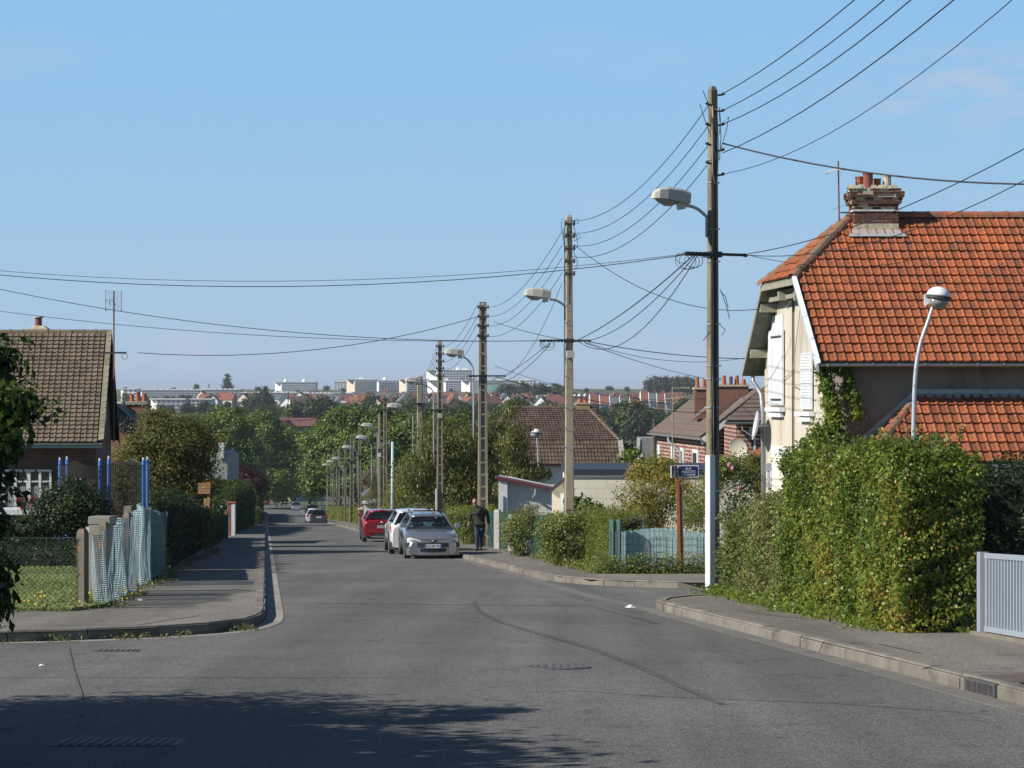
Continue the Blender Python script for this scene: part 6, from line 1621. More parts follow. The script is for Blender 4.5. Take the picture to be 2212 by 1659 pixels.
# --- plane trees, right side
pl_ = [("big light green plane tree at the left end of the right-hand row", 735, 300, [(705, 1000, 58, 60), (690, 955, 36, 34), (735, 950, 50, 52), (690, 1040, 34, 32)], LM_PLANE, 22000, 80),
       ("tall plane tree whose crown stands above the distant street lamps", 775, 290, [(775, 950, 62, 62), (770, 1020, 60, 50), (740, 905, 20, 20)], LM_PLANE, 20000, 81),
       ("dark green plane tree behind the pair of poles over the red car", 840, 280, [(845, 945, 62, 58), (830, 1020, 50, 55), (870, 915, 30, 24)], LM_PLANE2, 18000, 82),
       ("dark green plane tree left of the narrow ladder pole", 905, 262, [(905, 945, 56, 56), (915, 1030, 50, 50)], LM_PLANE2, 12000, 83),
       ("dark green plane tree between the two ladder poles", 975, 250, [(980, 950, 55, 54), (960, 1010, 50, 50)], LM_PLANE2, 10000, 84),
       ("dark tree behind the wide ladder pole", 1030, 200, [(1035, 985, 42, 55), (1060, 1050, 40, 50)], LM_PLANE2, 7000, 85)]
for lb, x, v, bl, m, n_, sd in pl_:
    tree("plane_tree", lb, U(x, v), v, bl, int(n_*1.9), .34, .26, m, sd, 1.0, 3.5, .28, density=.6, group='plane trees on the right of the street', hollow=.35, nb=12)
# --- plane trees on the left and at the end
tree("plane_tree", "round-topped plane tree closing the view above the street's end", U(600, 405), 405, [(585, 965, 62, 72), (600, 1035, 62, 42), (560, 930, 45, 45), (560, 1020, 55, 55)], 70000, .42, .32, LM_PLANE, 86, 1.3, 5, .35, density=.6, hollow=.25, nb=14, base=S(-5.5, 405))
tree("plane_tree", "plane tree shading the white house at the street's far right end", U(668, 425), 425, [(650, 1000, 45, 52), (680, 1045, 42, 28), (630, 1040, 32, 26)], 24000, .42, .32, LM_PLANE2, 87, 1.2, 5, .3, hollow=.3, density=.6)
tree("plane_tree", "bright green plane tree left of the round-topped one", U(500, 340), 340, [(500, 945, 62, 62), (470, 985, 60, 58), (520, 1000, 55, 60), (490, 905, 34, 26)], 50000, .36, .28, LM_PLANE, 88, 1.1, 4, .3, hollow=.3, density=.6)
tree("olive_tree", "broad olive-brown tree beside the second left house", U(380, 90), 90, [(375, 945, 78, 52), (420, 970, 48, 56), (345, 1010, 74, 46), (410, 1035, 62, 56), (330, 900, 26, 26), (300, 980, 42, 36), (285, 1045, 50, 50), (335, 1070, 60, 40)], 60000, .11, .062, LM_OLIVE, 89, .42, 2.0, .17, cat='tree', hollow=.35, nb=16)
tree("maroon_tree", "small dark maroon-leaved tree beyond the rounded hedge", U(528, 232), 232, [(528, 1040, 38, 32), (515, 1030, 24, 20), (560, 1050, 20, 24)], 9000, .20, .14, LM_MAROON, 90, .5, 1.8, .12)
# --- left side hedges
hedge("hedge", "tall dark hedge behind the blue mesh fence on the left pavement", S(-2.35, 53.2), S(-2.3, 76), .4, 1.85, 1.8, LM_DARK, 100, 900, .06, .035, .14, .25, side=1)
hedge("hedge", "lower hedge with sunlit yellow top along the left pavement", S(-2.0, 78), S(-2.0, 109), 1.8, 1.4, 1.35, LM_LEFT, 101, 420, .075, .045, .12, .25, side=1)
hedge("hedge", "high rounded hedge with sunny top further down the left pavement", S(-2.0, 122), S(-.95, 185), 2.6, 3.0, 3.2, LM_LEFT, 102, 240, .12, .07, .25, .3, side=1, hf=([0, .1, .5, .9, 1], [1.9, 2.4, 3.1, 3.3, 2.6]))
hedge("hedge", "small low hedge just beyond the high rounded one on the left", S(-.7, 188), S(-.5, 225), 1.5, 1.5, 1.2, LM_WILD, 103, 150, .14, .08, .2, .3, side=1)
hedge("hedge", "dark leafy hedge at the far left end of the street", S(-.8, 228), S(-.8, 360), 3, 2.6, 3.2, LM_PLANE2, 104, 40, .28, .2, .4, .4, side=1)
# --- shrub in front of the left house window, dark and big
bush("large dark shrub before the left house's window beside the trampoline", 150, 55, [(155, 1100, 68, 54), (120, 1088, 32, 36), (195, 1110, 48, 46), (70, 1140, 60, 32)], 22000, LM_DARK, 105, .07, .045, .32)
bush("low dark bushes behind the chain link fence at the lawn's far edge", 20, 62, [(10, 1160, 60, 30), (40, 1190, 70, 26), (120, 1195, 90, 25), (220, 1190, 60, 30)], 15000, LM_DARK, 106, .07, .045, .3)
hedge("hedge", "dark low hedge closing the back of the lawn", S(-12, 53.8), S(-3.0, 53.8), 1.2, .55, .6, LM_DARK, 107, 700, .06, .035, .14, .25, side=1)
weeds("weeds", "flowering weeds with yellow blooms along the foot of the corner fence", [S(-13, 32.0), S(-6, 32.0), S(-2.8, 32.2), S(-2.25, 33.5), S(-2.2, 37), S(-2.15, 43), S(-2.0, 48)], .28, 12000, LM_PALEG, 108, .2, .06, .025, z0=.13)
YF = leafmat("yellow_petal", [(0, (.7,.45,.02)), (1, (.75,.6,.05))], .5, .3)
rg = np.random.default_rng(9); nf = 130
sel = [S(-6 + 3.6*rg.random(), 32.0 + .3*rg.random(), .2 + .2*rg.random()) for _ in range(70)] + [S(-2.3 + .3*rg.random(), 33 + 8*rg.random(), .2 + .2*rg.random()) for _ in range(60)]
Pn = np.array([tuple(p) for p in sel])
o = link("dandelion_blooms", leaf_mesh("yellow_blooms", Pn, rg.normal(size=(nf,3))*.4+np.array([0,-.6,.8]), .035, .035, YF, rg.uniform(0,1,nf), rg)); tag(o, "tiny yellow blooms among the weeds at the corner fence", None, None, 'stuff')
weeds("kerb_weeds", "small weeds growing at the foot of the left corner kerb", [S(-9, 25.3), S(-5.0, 25.7), S(-2.6, 26.75), S(-1.2, 27.8), S(-.2, 29.5)], .05, 800, LM_PALEG, 109, .1, .05, .02, z0=.0)
weeds("verge_leaves", "dry leaves and grass at the hedge foot on the left pavement", [S(-2.2, 49), S(-2.1, 54), S(-1.9, 62), S(-1.7, 72), S(-1.75, 80)], .3, 5000, LM_OLIVE, 110, .2, .07, .035)
# --- foreground tree at the left edge; most of it stands outside the picture and throws the shadow across the corner
fg = thing("tree", "dark leafy tree reaching in from the left edge of the picture", "tree", (-6.0, 16.2, gz(16.2)))
bl = [(-.35, .2, 1.4, 1.75, 1.9, 1.2), (.3, .5, 2.0, 1.45, 1.9, 1.0), (-.6, -.3, 2.8, 1.4, 1.5, .9), (-2.2, -2.4, 2.0, 1.9, 1.7, 1.5), (1.45, .2, 1.0, .4, .7, .7), (1.4, .1, 2.0, .45, .7, .6), (1.35, .1, 2.9, .45, .7, .4)]
for (x_, y_, rx_, ry_, v_) in ((-8, 875, 66, 30, 16.0), (-28, 790, 44, 36, 16.4), (-22, 945, 42, 42, 15.8), (-50, 1030, 46, 40, 16), (-62, 1130, 44, 60, 16.3), (-42, 1300, 52, 42, 16), (-50, 1230, 40, 40, 16)):
    c = Wp(x_, y_, v_) - Vector((-6.0, 16.2, gz(16.2))); k = v_/FX; bl.append((c.x, c.y, c.z, rx_*k, rx_*k, ry_*k))
LM_FG = leafmat("fore_leaf", [(0, (.02,.045,.008)), (.6, (.04,.085,.012)), (1, (.10,.16,.02))], .45, .35)
me, cen = crown("fore_crown", bl, 46000, .085, .05, LM_FG, 120, .17, hollow=.25)
link("crown", me, fg)
rp = np.random.default_rng(14)
me, cen2 = crown("fore_boughs", bl[7:], 9000, .085, .05, LM_FG, 122, .15, hollow=.1, droop=.3)
link("low_boughs", me, fg)
mb = MB(); limbs(mb, (0, 0, -.1), 2.4, cen, np.random.default_rng(4), .13, 18, .2); mb.build("trunk", BARK(), fg)
fg2 = thing("tree", "taller tree outside the left edge whose shadow covers the near road", "tree", (-8.3, 12.6, gz(12.6)))
me, cen = crown("fore_crown2", [(0, 0, 3.2, 2.4, 2.6, 2.0), (.8, -1.2, 2.2, 2.0, 2.4, 1.6), (1.2, 1.0, 2.6, 1.9, 2.0, 1.6), (1.6, -2.6, 3.2, 2.2, 2.4, 1.9), (1.9, -1.0, 2.9, 1.6, 2.6, 1.6), (1.8, -4.2, 3.0, 2.2, 2.2, 2.0)], 80000, .19, .13, LM_FG, 121, .4, hollow=.15)
link("crown", me, fg2)
mb = MB(); limbs(mb, (0, 0, -.1), 3.0, cen, np.random.default_rng(5), .16, 14, .3); mb.build("trunk", BARK(), fg2)
# ------------------------------------------------------------------ fences on the left
MESHG = mat("chainlink_green", (.05,.11,.09), .5, (.08,.15,.13), 20, metal=.2)
POSTC = mat("old_concrete_post", (.19,.17,.13), .95, (.13,.115,.09), 6, 1, .5, 30, c3=(.42,.18,.03), c3scale=4, c3lo=.56, c3hi=.66)
cf = thing("chain_link_fence", "green chain link fence along the lawn at the left corner", "fence", S(-2.7, 33.0, .12))
def chainlink(parent, A, B, h, cell=.075, r=.0028, m=MESHG, ext=0):
    """woven wire diamonds: zigzag strands"""
    A = Vector(A); B = Vector(B); L = (B-A).length; e = (B-A).normalized()
    V, F_ = [], []
    def strip_(p, q):
        d = (q-p).normalized(); s_ = Vector((0,-1,0)).cross(d).normalized()*r
        n = len(V); V.extend([tuple(p-s_), tuple(p+s_), tuple(q+s_), tuple(q-s_)]); F_.append((n, n+1, n+2, n+3))
        s2 = Vector((0, r, 0))
        n = len(V); V.extend([tuple(p-s2), tuple(p+s2), tuple(q+s2), tuple(q-s2)]); F_.append((n, n+1, n+2, n+3))
    n = int((L + h)/cell)
    for sgn in (1, -1):
        for i in range(-int(h/cell)-1, int(L/cell)+int(h/cell)+1):
            a0 = i*cell
            t0, t1 = 0.0, h
            # x = a0 + sgn*z
            xa, xb = a0, a0 + sgn*h
            if xa < 0 and xb < 0 or xa > L and xb > L: continue
            def clip(x): return min(max(x, 0), L)
            za = (clip(xa)-a0)*sgn; zb = (clip(xb)-a0)*sgn
            p = A + e*clip(xa) + Vector((0,0,za)); q = A + e*clip(xb) + Vector((0,0,zb))
            if (q-p).length > .03: strip_(p, q)
    M = WM[parent.name].inverted()
    me = bpy.data.meshes.new("mesh_wire"); me.from_pydata([tuple(M @ Vector(v)) for v in V], [], F_); me.materials.append(m)
    o = link("wire_mesh", me, parent); tag(o, kind='stuff'); return o
chainlink(cf, S(-14, 32.6, .16), S(-2.72, 33.0, .16), 1.0)
for z_ in (.2, .65, 1.15):
    mb = MB(); mb.tube([S(-14, 32.58, z_), S(-2.72, 32.98, z_)], .004, 5); mb.build("line_wire", MESHG, cf, world=True)
def fpost(parent, u, v, h, w=.12, m=POSTC, taper=.6, name='post', d=None, lean=0):
    p = S(u, v, 0); mb = MB(); a = w/2
    r_ = [[(-a,-a,.05),(a,-a,.05),(a,a,.05),(-a,a,.05)], [(-a+lean,-a,h-.06),(a+lean,-a,h-.06),(a+lean,a,h-.06),(-a+lean,a,h-.06)], [(-a*taper+lean,-a*taper,h),(a*taper+lean,-a*taper,h),(a*taper+lean,a*taper,h),(-a*taper+lean,a*taper,h)]]
    mb.loft(r_, M=Matrix.Translation(p) @ Matrix.Rotation(R(-22), 4, "Z")); return mb.build(name, m, parent, world=True)
fpost(cf, -2.66, 33.05, 1.28, .13)
mf = thing("mesh_fence", "pale blue plastic mesh fence on mossy concrete posts at the left corner", "fence", S(-2.4, 37, .12))
MESHB = mat("plastic_mesh_blue", (.25,.36,.39), .6, (.33,.43,.46), 3, 1)
def draped(parent, path, h0, h1, cell=.045, r=.006, m=MESHB, wav=.05, seed=0, name='mesh_sheet'):
    """hanging plastic netting with folds: strands as thin strips both ways"""
    path = [Vector(p) for p in path]; seg = [(path[i+1]-path[i]).length for i in range(len(path)-1)]; cs = np.cumsum([0]+seg)
    Lt = cs[-1]; nx = int(Lt/cell); nz = int(max(h0, h1)/cell)
    rr = random.Random(seed); ph = [rr.uniform(0, 6.28) for _ in range(6)]
    def P(i, j):
        s_ = min(i/nx*Lt, Lt-1e-4); k = int(np.searchsorted(cs, s_, side='right')-1); a = path[k].lerp(path[k+1], (s_-cs[k])/seg[k])
        d = (path[k+1]-path[k]); n_ = Vector((d.y, -d.x, 0)).normalized()
        h = h0 + (h1-h0)*s_/Lt + .04*math.sin(s_*3+ph[4]); z = h*j/nz
        z += -.02*math.sin(s_*9+ph[5])*(1-j/nz)
        w_ = wav*(.3+.7*(1-j/nz*.6))*(math.sin(s_*11+ph[0]+.8*math.sin(z*3)) + .6*math.sin(s_*23+ph[1]+z*2))
        lean = .10*math.sin(s_*1.7+ph[2])*(j/nz)
        return a + n_*(w_+lean) + d.normalized()*(.05*math.sin(z*4+s_*6+ph[3])) + Vector((0,0,z))
    pts = [[P(i, j) for j in range(nz+1)] for i in range(nx+1)]
    V, F_ = [], []
    def sp(a, b, dz):
        n = len(V); V.extend([tuple(a-dz), tuple(a+dz), tuple(b+dz), tuple(b-dz)]); F_.append((n, n+1, n+2, n+3))
    up_ = Vector((0,0,r))
    for i in range(nx+1):
        for j in range(nz+1):
            if i < nx: sp(pts[i][j], pts[i+1][j], up_)
            if j < nz:
                d = (pts[min(i+1, nx)][j]-pts[max(i-1, 0)][j]).normalized()*r
                sp(pts[i][j], pts[i][j+1], d)
    M = WM[parent.name].inverted()
    me = bpy.data.meshes.new(name); me.from_pydata([tuple(M @ Vector(v)) for v in V], [], F_); me.materials.append(m)
    o = link(name, me, parent); tag(o, kind='stuff')
draped(mf, [S(-2.5, 33.6, .08), S(-2.36, 35.4, .1), S(-2.3, 37.2, .1), S(-2.3, 40.2, .12)], 1.1, 1.42, .04, .0055, wav=.06, seed=1)
fpost(mf, -2.55, 36.0, 1.36, .13); fpost(mf, -2.5, 38.4, 1.40, .13); fpost(mf, -2.42, 39.9, 1.5, .13)
gp = thing("gate_posts", "dark concrete gate post standing between two stretches of blue mesh", "post", S(-2.42, 41.4, .12))
fpost(gp, -2.46, 41.2, 1.62, .16, mat("dark_concrete_post", (.11,.10,.085), .95, (.16,.145,.12), 5, 1), .9)
mf2 = thing("mesh_fence", "narrow pale blue mesh strip beside the dark gate post", "fence", S(-2.35, 44, .12))
draped(mf2, [S(-2.36, 42.2, .12), S(-2.30, 44.6, .12)], 1.5, 1.5, .04, .0075, wav=.05, seed=3)
fpost(mf2, -2.42, 44.7, 1.5, .10)
mf3 = thing("mesh_fence", "darker blue sheeted fence panel before the tall dark hedge", "fence", S(-2.35, 48, .12))
mb = MB(); mb.prism([S(-2.38, 45.0, .15), S(-2.38, 53.0, .15), S(-2.38, 53.0, 1.46), S(-2.38, 45.0, 1.55)], (-.02, 0, 0)); mb.build("sheet", mat("sheet_blue", (.05,.115,.15), .7, (.08,.16,.19), 3, 1, stretch=(1,1,.2)), mf3, world=True)
draped(mf3, [S(-2.34, 45.0, .14), S(-2.34, 53.0, .14)], 1.4, 1.3, .08, .008, wav=.02, seed=4, m=mat("mesh_blue_dark", (.10,.20,.23), .6))
cb = thing("service_cabinet", "grey utility cabinet standing behind the corner mesh fence", "cabinet", S(U(223, 37.6), 37.6, .15), R(-12))
mb = MB(); mb.bevbox(-.185, .185, -.17, .17, 0, 1.17, .012); mb.build("body", mat("cabinet_grey", (.20,.19,.165), .6, (.24,.225,.20), 3, 1), cb)
mb = MB(); mb.bevbox(-.195, .195, -.18, .18, 1.175, 1.30, .015); mb.build("lid", mat("cabinet_grey", (.30,.28,.25)), cb)
mb = MB(); mb.box(-.17, .17, -.176, -.171, .08, 1.1); dr = mb.build("door", mat("cabinet_grey", (.30,.28,.25)), cb)
mb = MB(); mb.box(-.26, -.188, -.12, .12, 0, 1.12); mb.build("side_box", mat("cabinet_pale", (.45,.46,.44), .6), cb)
tp = thing("trampoline", "round trampoline with blue padded poles and black net in the left garden", "trampoline", S(U(224, 62), 62, .3))
TB = mat("pole_foam_blue", (.06,.19,.58), .6, (.08,.24,.64), 6); px = 62/FX
rt = 96*px; mz = Zy(1130, 62) - S(0, 62, .3).z
ptop = Zy(993, 62) - S(0, 62, .3).z
angs = [R(a) for a in (200, 232, 278, 322, 345, 20, 70, 130)]
for xp, y_ in ((129.7, -.3), (145, .6), (215.5, -1.1), (235, 1.05), (310, -.35), (319, .4)):
    x_ = (xp-1106)/FX*(62+y_) - (U(224, 62) - .10878*62)
    mb = MB(); mb.tube([(x_*.98, y_*.98, 0), (x_*.98, y_*.98, mz)], .022, 8); mb.build("leg", GALV, tp)
    mb = MB(); mb.tube([(x_, y_, mz-.45), (x_, y_, ptop)], [.05, .045], 10); mb.build("net_pole", TB, tp)
    mb = MB(); mb.tube([(x_, y_, ptop), (x_, y_, ptop+.07)], .03, 8); mb.build("pole_cap", WHITEP, tp)
rings = []
mb = MB(); mb.tube([(rt*math.cos(a), rt*math.sin(a), mz) for a in np.linspace(0, 2*math.pi, 33)], .05, 8); mb.build("rim_pad", mat("rim_pad_blue", (.02,.05,.12), .6), tp)
mb = MB(); mb.lathe([(.01, mz-.02), (rt*.96, mz-.0), (rt*.96, mz-.015)], 32); mb.build("mat", BLACK, tp)
NET = mat("net_black", (.025,.028,.025), .8)
V, F_ = [], []
nseg, nz_ = 150, 46
def np_(i, j):
    a = 2*math.pi*i/nseg; k6 = abs(math.sin(a*3)); top = ptop - .16*k6
    return Vector((rt*math.cos(a)*.99, rt*math.sin(a)*.99, mz + (top-mz)*j/nz_))
for i in range(nseg):
    for j in range(nz_+1):
        a, b_ = np_(i, j), np_(i+1, j); dz = Vector((0,0,.004)); n = len(V)
        V += [tuple(a-dz), tuple(a+dz), tuple(b_+dz), tuple(b_-dz)]; F_.append((n, n+1, n+2, n+3))
    a, b_ = np_(i, 0), np_(i, nz_); d = (np_(i+1, 0)-np_(i, 0)).normalized()*.005; n = len(V)
    V += [tuple(a-d), tuple(a+d), tuple(b_+d), tuple(b_-d)]; F_.append((n, n+1, n+2, n+3))
me = bpy.data.meshes.new("net"); me.from_pydata(V, [], F_); me.materials.append(NET); tag(link("net", me, tp), kind='stuff')
mb = MB(); mb.tube([np_(i, nz_) for i in range(nseg+1)], .012, 5); mb.build("net_hem", BLACK, tp)
t = thing("gate_pillar", "small brick gate pillar with orange tile cap on the left pavement", "pillar", S(U(483, 108), 108, .1))
px = 108/FX
mb = MB(); mb.box(-9*px, 9*px, -.2, .2, 0, 1.05); mb.build("shaft", BR_R, t)
mb = MB(); mb.loft([[(-12*px,-.3,1.05),(12*px,-.3,1.05),(12*px,.3,1.05),(-12*px,.3,1.05)],[(-9*px,-.2,1.32),(5*px,-.2,1.32),(5*px,.2,1.32),(-9*px,.2,1.32)]]); mb.build("cap", TERRA, t)
t = thing("gate_pillar", "taller brick and white gate pillar behind the tile-capped one", "pillar", S(U(499, 117), 117, .1))
mb = MB(); mb.box(-8*px, 2*px, -.2, .2, 0, 1.7); mb.build("shaft", BR_R, t)
mb = MB(); mb.box(2.2*px, 10*px, -.22, .22, 0, 1.66); mb.build("white_face", WOODW, t)
mb = MB(); mb.box(-9*px, 11*px, -.25, .25, 1.7, 1.76); mb.build("cap", TERRA, t)
t = thing("garden_gate", "green sheet gate beside the brick pillars on the left pavement", "gate", S(U(486, 104), 104, .1))
mb = MB(); mb.box(-.18, .14, -.03, .03, .05, 1.15); mb.build("panel", mat("gate_green_blue", (.05,.16,.14), .6, (.07,.2,.17), 4), t)
for z_ in (.25, .6, .95):
    mb = MB(); mb.box(-.2, .16, -.05, -.031, z_, z_+.04); mb.build("rail", MESHG, t)
t = thing("garden_rail", "white low garden rail and post behind the lower left hedge", "fence", S(U(460, 112), 112, .1))
for x_ in (420, 438, 478):
    mb = MB(); mb.box(-.05, .05, -.04, .04, 0, 1.55, Matrix.Translation(Vector(((x_-460)*112/FX, 0, 0)))); mb.build("post", WOODW, t)
mb = MB(); mb.box((418-460)*112/FX, (484-460)*112/FX, -.03, .03, 1.18, 1.36); mb.build("rail", WOODW, t)
t = thing("wooden_board", "peeling brown wooden board on a post above the lower left hedge", "sign board", S(U(443, 84), 84, .1))
OCH = mat("ochre_wood", (.36,.17,.06), .85, (.48,.30,.16), 6, 1, .3, 30, c3=(.55,.5,.42), c3scale=7, c3lo=.55)
px = 84/FX
zb_ = Zy(1067, 84) - S(0, 84, .1).z; ztp = Zy(1043, 84) - S(0, 84, .1).z
for i in range(4):
    mb = MB(); mb.box(-15*px, 11*px, -.03, .03, zb_+(ztp-zb_)*i/4+.006, zb_+(ztp-zb_)*(i+1)/4-.006); mb.build("plank", OCH, t)
mb = MB(); mb.box(4*px, 10*px, .031, .12, 0, ztp+.02); mb.build("post", OCH, t)
mb = MB(); mb.box(-2*px, 5*px, -.14, -.04, 0, Zy(1077, 84) - S(0, 84, .1).z); mb.build("post", OCH, t)
# ------------------------------------------------------------------ fences on the right
GREENP = mat("fence_green", (.006,.05,.038), .55, (.01,.065,.048), 4, 1, c3=(.03,.09,.07), c3scale=5, c3lo=.6)
gf = thing("board_fence", "dark green board fence along the right pavement beside the man", "fence", S(8.35, 78, .12))
def boards(parent, va, vb, u0, u1, h, bw=.28, m=GREENP, z0=.14):
    n = int((vb-va)/bw)
    for i in range(n):
        v_ = va + i*bw; uu_ = u0 + (u1-u0)*(v_-va)/(vb-va)
        mb = MB(); mb.prism([S(uu_, v_+.01, z0), S(uu_, v_+bw-.012, z0), S(uu_, v_+bw-.012, h), S(uu_, v_+bw*.5, h+.03), S(uu_, v_+.01, h)], (.025, 0, 0)); mb.build("board", m, parent, world=True)
    for z_ in (.4, h-.25):
        mb = MB(); mb.prism([S(u0-.03, va, z_), S(u1-.03, vb, z_), S(u1-.03, vb, z_+.09), S(u0-.03, va, z_+.09)], (.028, 0, 0)); mb.build("rail", m, parent, world=True)
boards(gf, 80.6, 85.2, 8.3, 8.35, 1.42)
boards(gf, 76.2, 80.0, 8.3, 8.3, 1.4)
fpost(gf, 8.22, 80.3, 1.5, .2, mat("white_concrete_post", (.52,.50,.46), .85, (.42,.4,.36), 5, 1), .8)
fpost(gf, 8.25, 76.0, 1.35, .18, mat("white_concrete_post", (.52,.50,.46)), .8)
gg = thing("board_gate", "dark green double gate half hidden by bushes right of the man", "gate", S(8.4, 70, .12))
boards(gg, 72.5, 75.7, 8.35, 8.3, 1.35); boards(gg, 67.2, 71.8, 8.45, 8.38, 1.30)
fpost(gg, 8.32, 72.1, 1.68, .16, mat("galv_post", (.22,.27,.28), .6, (.3,.34,.35), 3), 1)
fpost(gg, 8.42, 67.0, 1.4, .16, GREENP, 1)
bf = thing("screen_fence", "turquoise plastic lath fence with wire mesh beyond the side lane", "fence", S(8.8, 51.2, .12))
LATH = mat("lath_turquoise", (.36,.58,.60), .6, (.46,.66,.67), 2.2, 1, c3=(.18,.34,.36), c3scale=3, c3lo=.55, isl=.25)
rnd = random.Random(4); mb = MB()
u_ = U(1338, 51.2)
while u_ < U(1560, 51.2):
    w_ = .022; z1 = 1.08 + .04*math.sin(u_*3) - .05*max(0, u_-9.2); y_ = .012*math.sin(u_*9)
    p = S(u_, 51.2+y_, 0); mb.box(p.x, p.x+w_*.8, p.y, p.y+.012, p.z+.12, p.z+z1+rnd.uniform(-.01,.01)); u_ += w_
tag(mb.build("laths", LATH, bf, world=True), kind='stuff')
mb = MB()
u0_, u1_ = U(1338, 51.1), U(1560, 51.1)
for i in range(int((u1_-u0_)/.10)): mb.tube([S(u0_+i*.10, 51.1, .12), S(u0_+i*.10, 51.1, 1.12)], .0035, 4)
for j in range(7): mb.tube([S(u0_, 51.1, .15+j*.15), S(u1_, 51.1, .15+j*.15)], .0035, 4)
tag(mb.build("wire_mesh", MESHG, bf, world=True), kind='stuff')
for x_ in (1322, 1336): fpost(bf, U(x_, 51.0), 51.0, 1.32, .1, mat("post_green_grey", (.05,.12,.10), .7, (.09,.17,.15), 3), .9)
mb = MB(); mb.prism([S(U(1318, 50.95), 50.95, .15), S(U(1340, 50.95), 50.95, .15), S(U(1340, 50.95), 50.95, 1.05), S(U(1318, 50.95), 50.95, 1.05)], (0, .02, 0)); mb.build("panel", mat("panel_slate_green", (.10,.15,.145), .7), bf, world=True)
mb = MB(); mb.prism([S(U(1527, 50.8), 50.8, .12), S(U(1534, 50.8), 50.8, .12), S(U(1534, 50.8), 50.8, 1.02), S(U(1527, 50.8), 50.8, 1.1)], (0, .03, 0)); mb.build("sheet", mat("sheet_blue", (.05,.115,.15), .7), bf, world=True)
for z_ in (1.5, 1.38):
    mb = MB(); mb.tube([S(U(1475, 51), 51, z_), S(U(1535, 51), 51, z_-.02)], .008, 4); mb.build("line_wire", MESHG, bf, world=True)
pb = thing("letter_box", "white-framed letter box stand with dark lid behind the turquoise fence", "letter box", S(U(1371, 52), 52, .1), R(-10))
px = 52/FX
zt0 = Zy(1146, 52)-S(0, 52, .1).z; zt1 = Zy(1118, 52)-S(0, 52, .1).z
mb = MB(); mb.box(-17*px, -9*px, -.15, .15, .0, zt1-.02); mb.build("side", WOODW, pb)
mb = MB(); mb.box(14*px, 19*px, -.15, .15, .0, zt1-.03); mb.build("side", WOODW, pb)
mb = MB(); mb.box(-8.8*px, 13.8*px, -.12, .15, .0, zt1-.03); mb.build("front", mat("grey_board", (.26,.25,.23), .85, (.35,.33,.3), 6, 1), pb)
mb = MB(); mb.loft([[(-19*px,-.22,zt1-.03),(21*px,-.22,zt1-.05),(21*px,.2,zt1+.02),(-19*px,.2,zt1+.04)],[(-19*px,-.22,zt1+.01),(21*px,-.22,zt1-.01),(21*px,.2,zt1+.05),(-19*px,.2,zt1+.07)]]); mb.build("lid", mat("lid_dark", (.06,.07,.085), .6), pb)
sp = thing("street_sign", "blue RUE AUGUSTE DELAUNE enamel name signs on a rusty post", "street sign", S(U(1470, 50.6), 50.6, .1))
RUST = mat("rust_post", (.38,.16,.055), .85, (.24,.085,.035), 4, 1, .4, 40, stretch=(1,1,.3), c3=(.52,.33,.18), c3scale=2.5, c3lo=.55)
RUSTD = mat("rust_post_shade", (.15,.085,.06), .9, (.22,.13,.09), 5, 1, .4, 40, stretch=(1,1,.3))  # rust darkened to paint in the shade on the post's right side
k_ = 50.6/FX; Z = lambda y: Zy(y, 50.6) - S(0, 50.6, .1).z
mb = MB(); mb.loft([[(-6*k_, -.05, 0), (1*k_, -.05, 0), (1*k_, .05, 0), (-6*k_, .05, 0)], [(-9*k_, -.05, Z(1046)), (-3*k_, -.05, Z(1046)), (-3*k_, .05, Z(1046)), (-9*k_, .05, Z(1046))]]); mb.build("post", RUST, sp)
mb = MB(); mb.loft([[(1.2*k_, -.03, 0), (7*k_, -.03, 0), (7*k_, .05, 0), (1.2*k_, .05, 0)], [(-2.8*k_, -.03, Z(1044)), (4*k_, -.03, Z(1044)), (4*k_, .05, Z(1044)), (-2.8*k_, .05, Z(1044))]]); mb.build("post_flange", RUSTD, sp)
mb = MB(); mb.box(-11.5*k_, -6.5*k_, -.03, .03, Z(1052), Z(1003)); mb.build("sign_upright", RUST, sp)
ENB = mat("enamel_blue", (.008,.017,.085), .4, (.012,.022,.10), 3); ENW = mat("enamel_white", (.72,.74,.76), .4, (.6,.62,.64), 5, c3=(.3,.18,.1), c3scale=7, c3lo=.68)
x0, x1, z0, z1 = -7*k_, 39*k_, Z(1031), Z(1005)
mb = MB(); mb.bevbox(x0, x1, -.07, -.045, z0, z1, .003); pl = mb.build("name_plate", ENW, sp)
c = .028
def octo(x0, x1, z0, z1, c, y, d, cut):
    mb = MB(); P_ = [(x0+c, y, z0), (x1-c, y, z0), (x1-c+.0, y, z0+cut), (x1, y, z0+cut+.0), (x1, y, z1-cut), (x1-c, y, z1-cut), (x1-c, y, z1), (x0+c, y, z1), (x0+c, y, z1-cut), (x0, y, z1-cut), (x0, y, z0+cut), (x0+c, y, z0+cut)]
    mb.prism(P_, (0, d, 0)); return mb
octo(x0+.018, x1-.018, z0+.018, z1-.018, .022, -.0705, -.002, .022).build("blue_field", ENB, pl)
Ms = lambda x, z: Matrix.Translation((x, -.0735, z)) @ Matrix.Rotation(R(90), 4, 'X')
xm = (x0+x1)/2
for tx, zz in (("RUE", .72), ("AUGUSTE", .47), ("DELAUNE", .22)): text("lettering", tx, .072, ENW, pl, Ms(xm+.005, z0+(z1-z0)*zz))
for sx in (x0+.02, x1-.02):
    for sz in (z0+.02, z1-.02):
        mb = MB(); mb.tube([(sx, -.07, sz), (sx, -.076, sz)], .007, 7); mb.build("screw", IRON, pl)
M2 = Matrix.Translation((-12*k_, 0, 0)) @ Matrix.Rotation(R(-78), 4, 'Z')
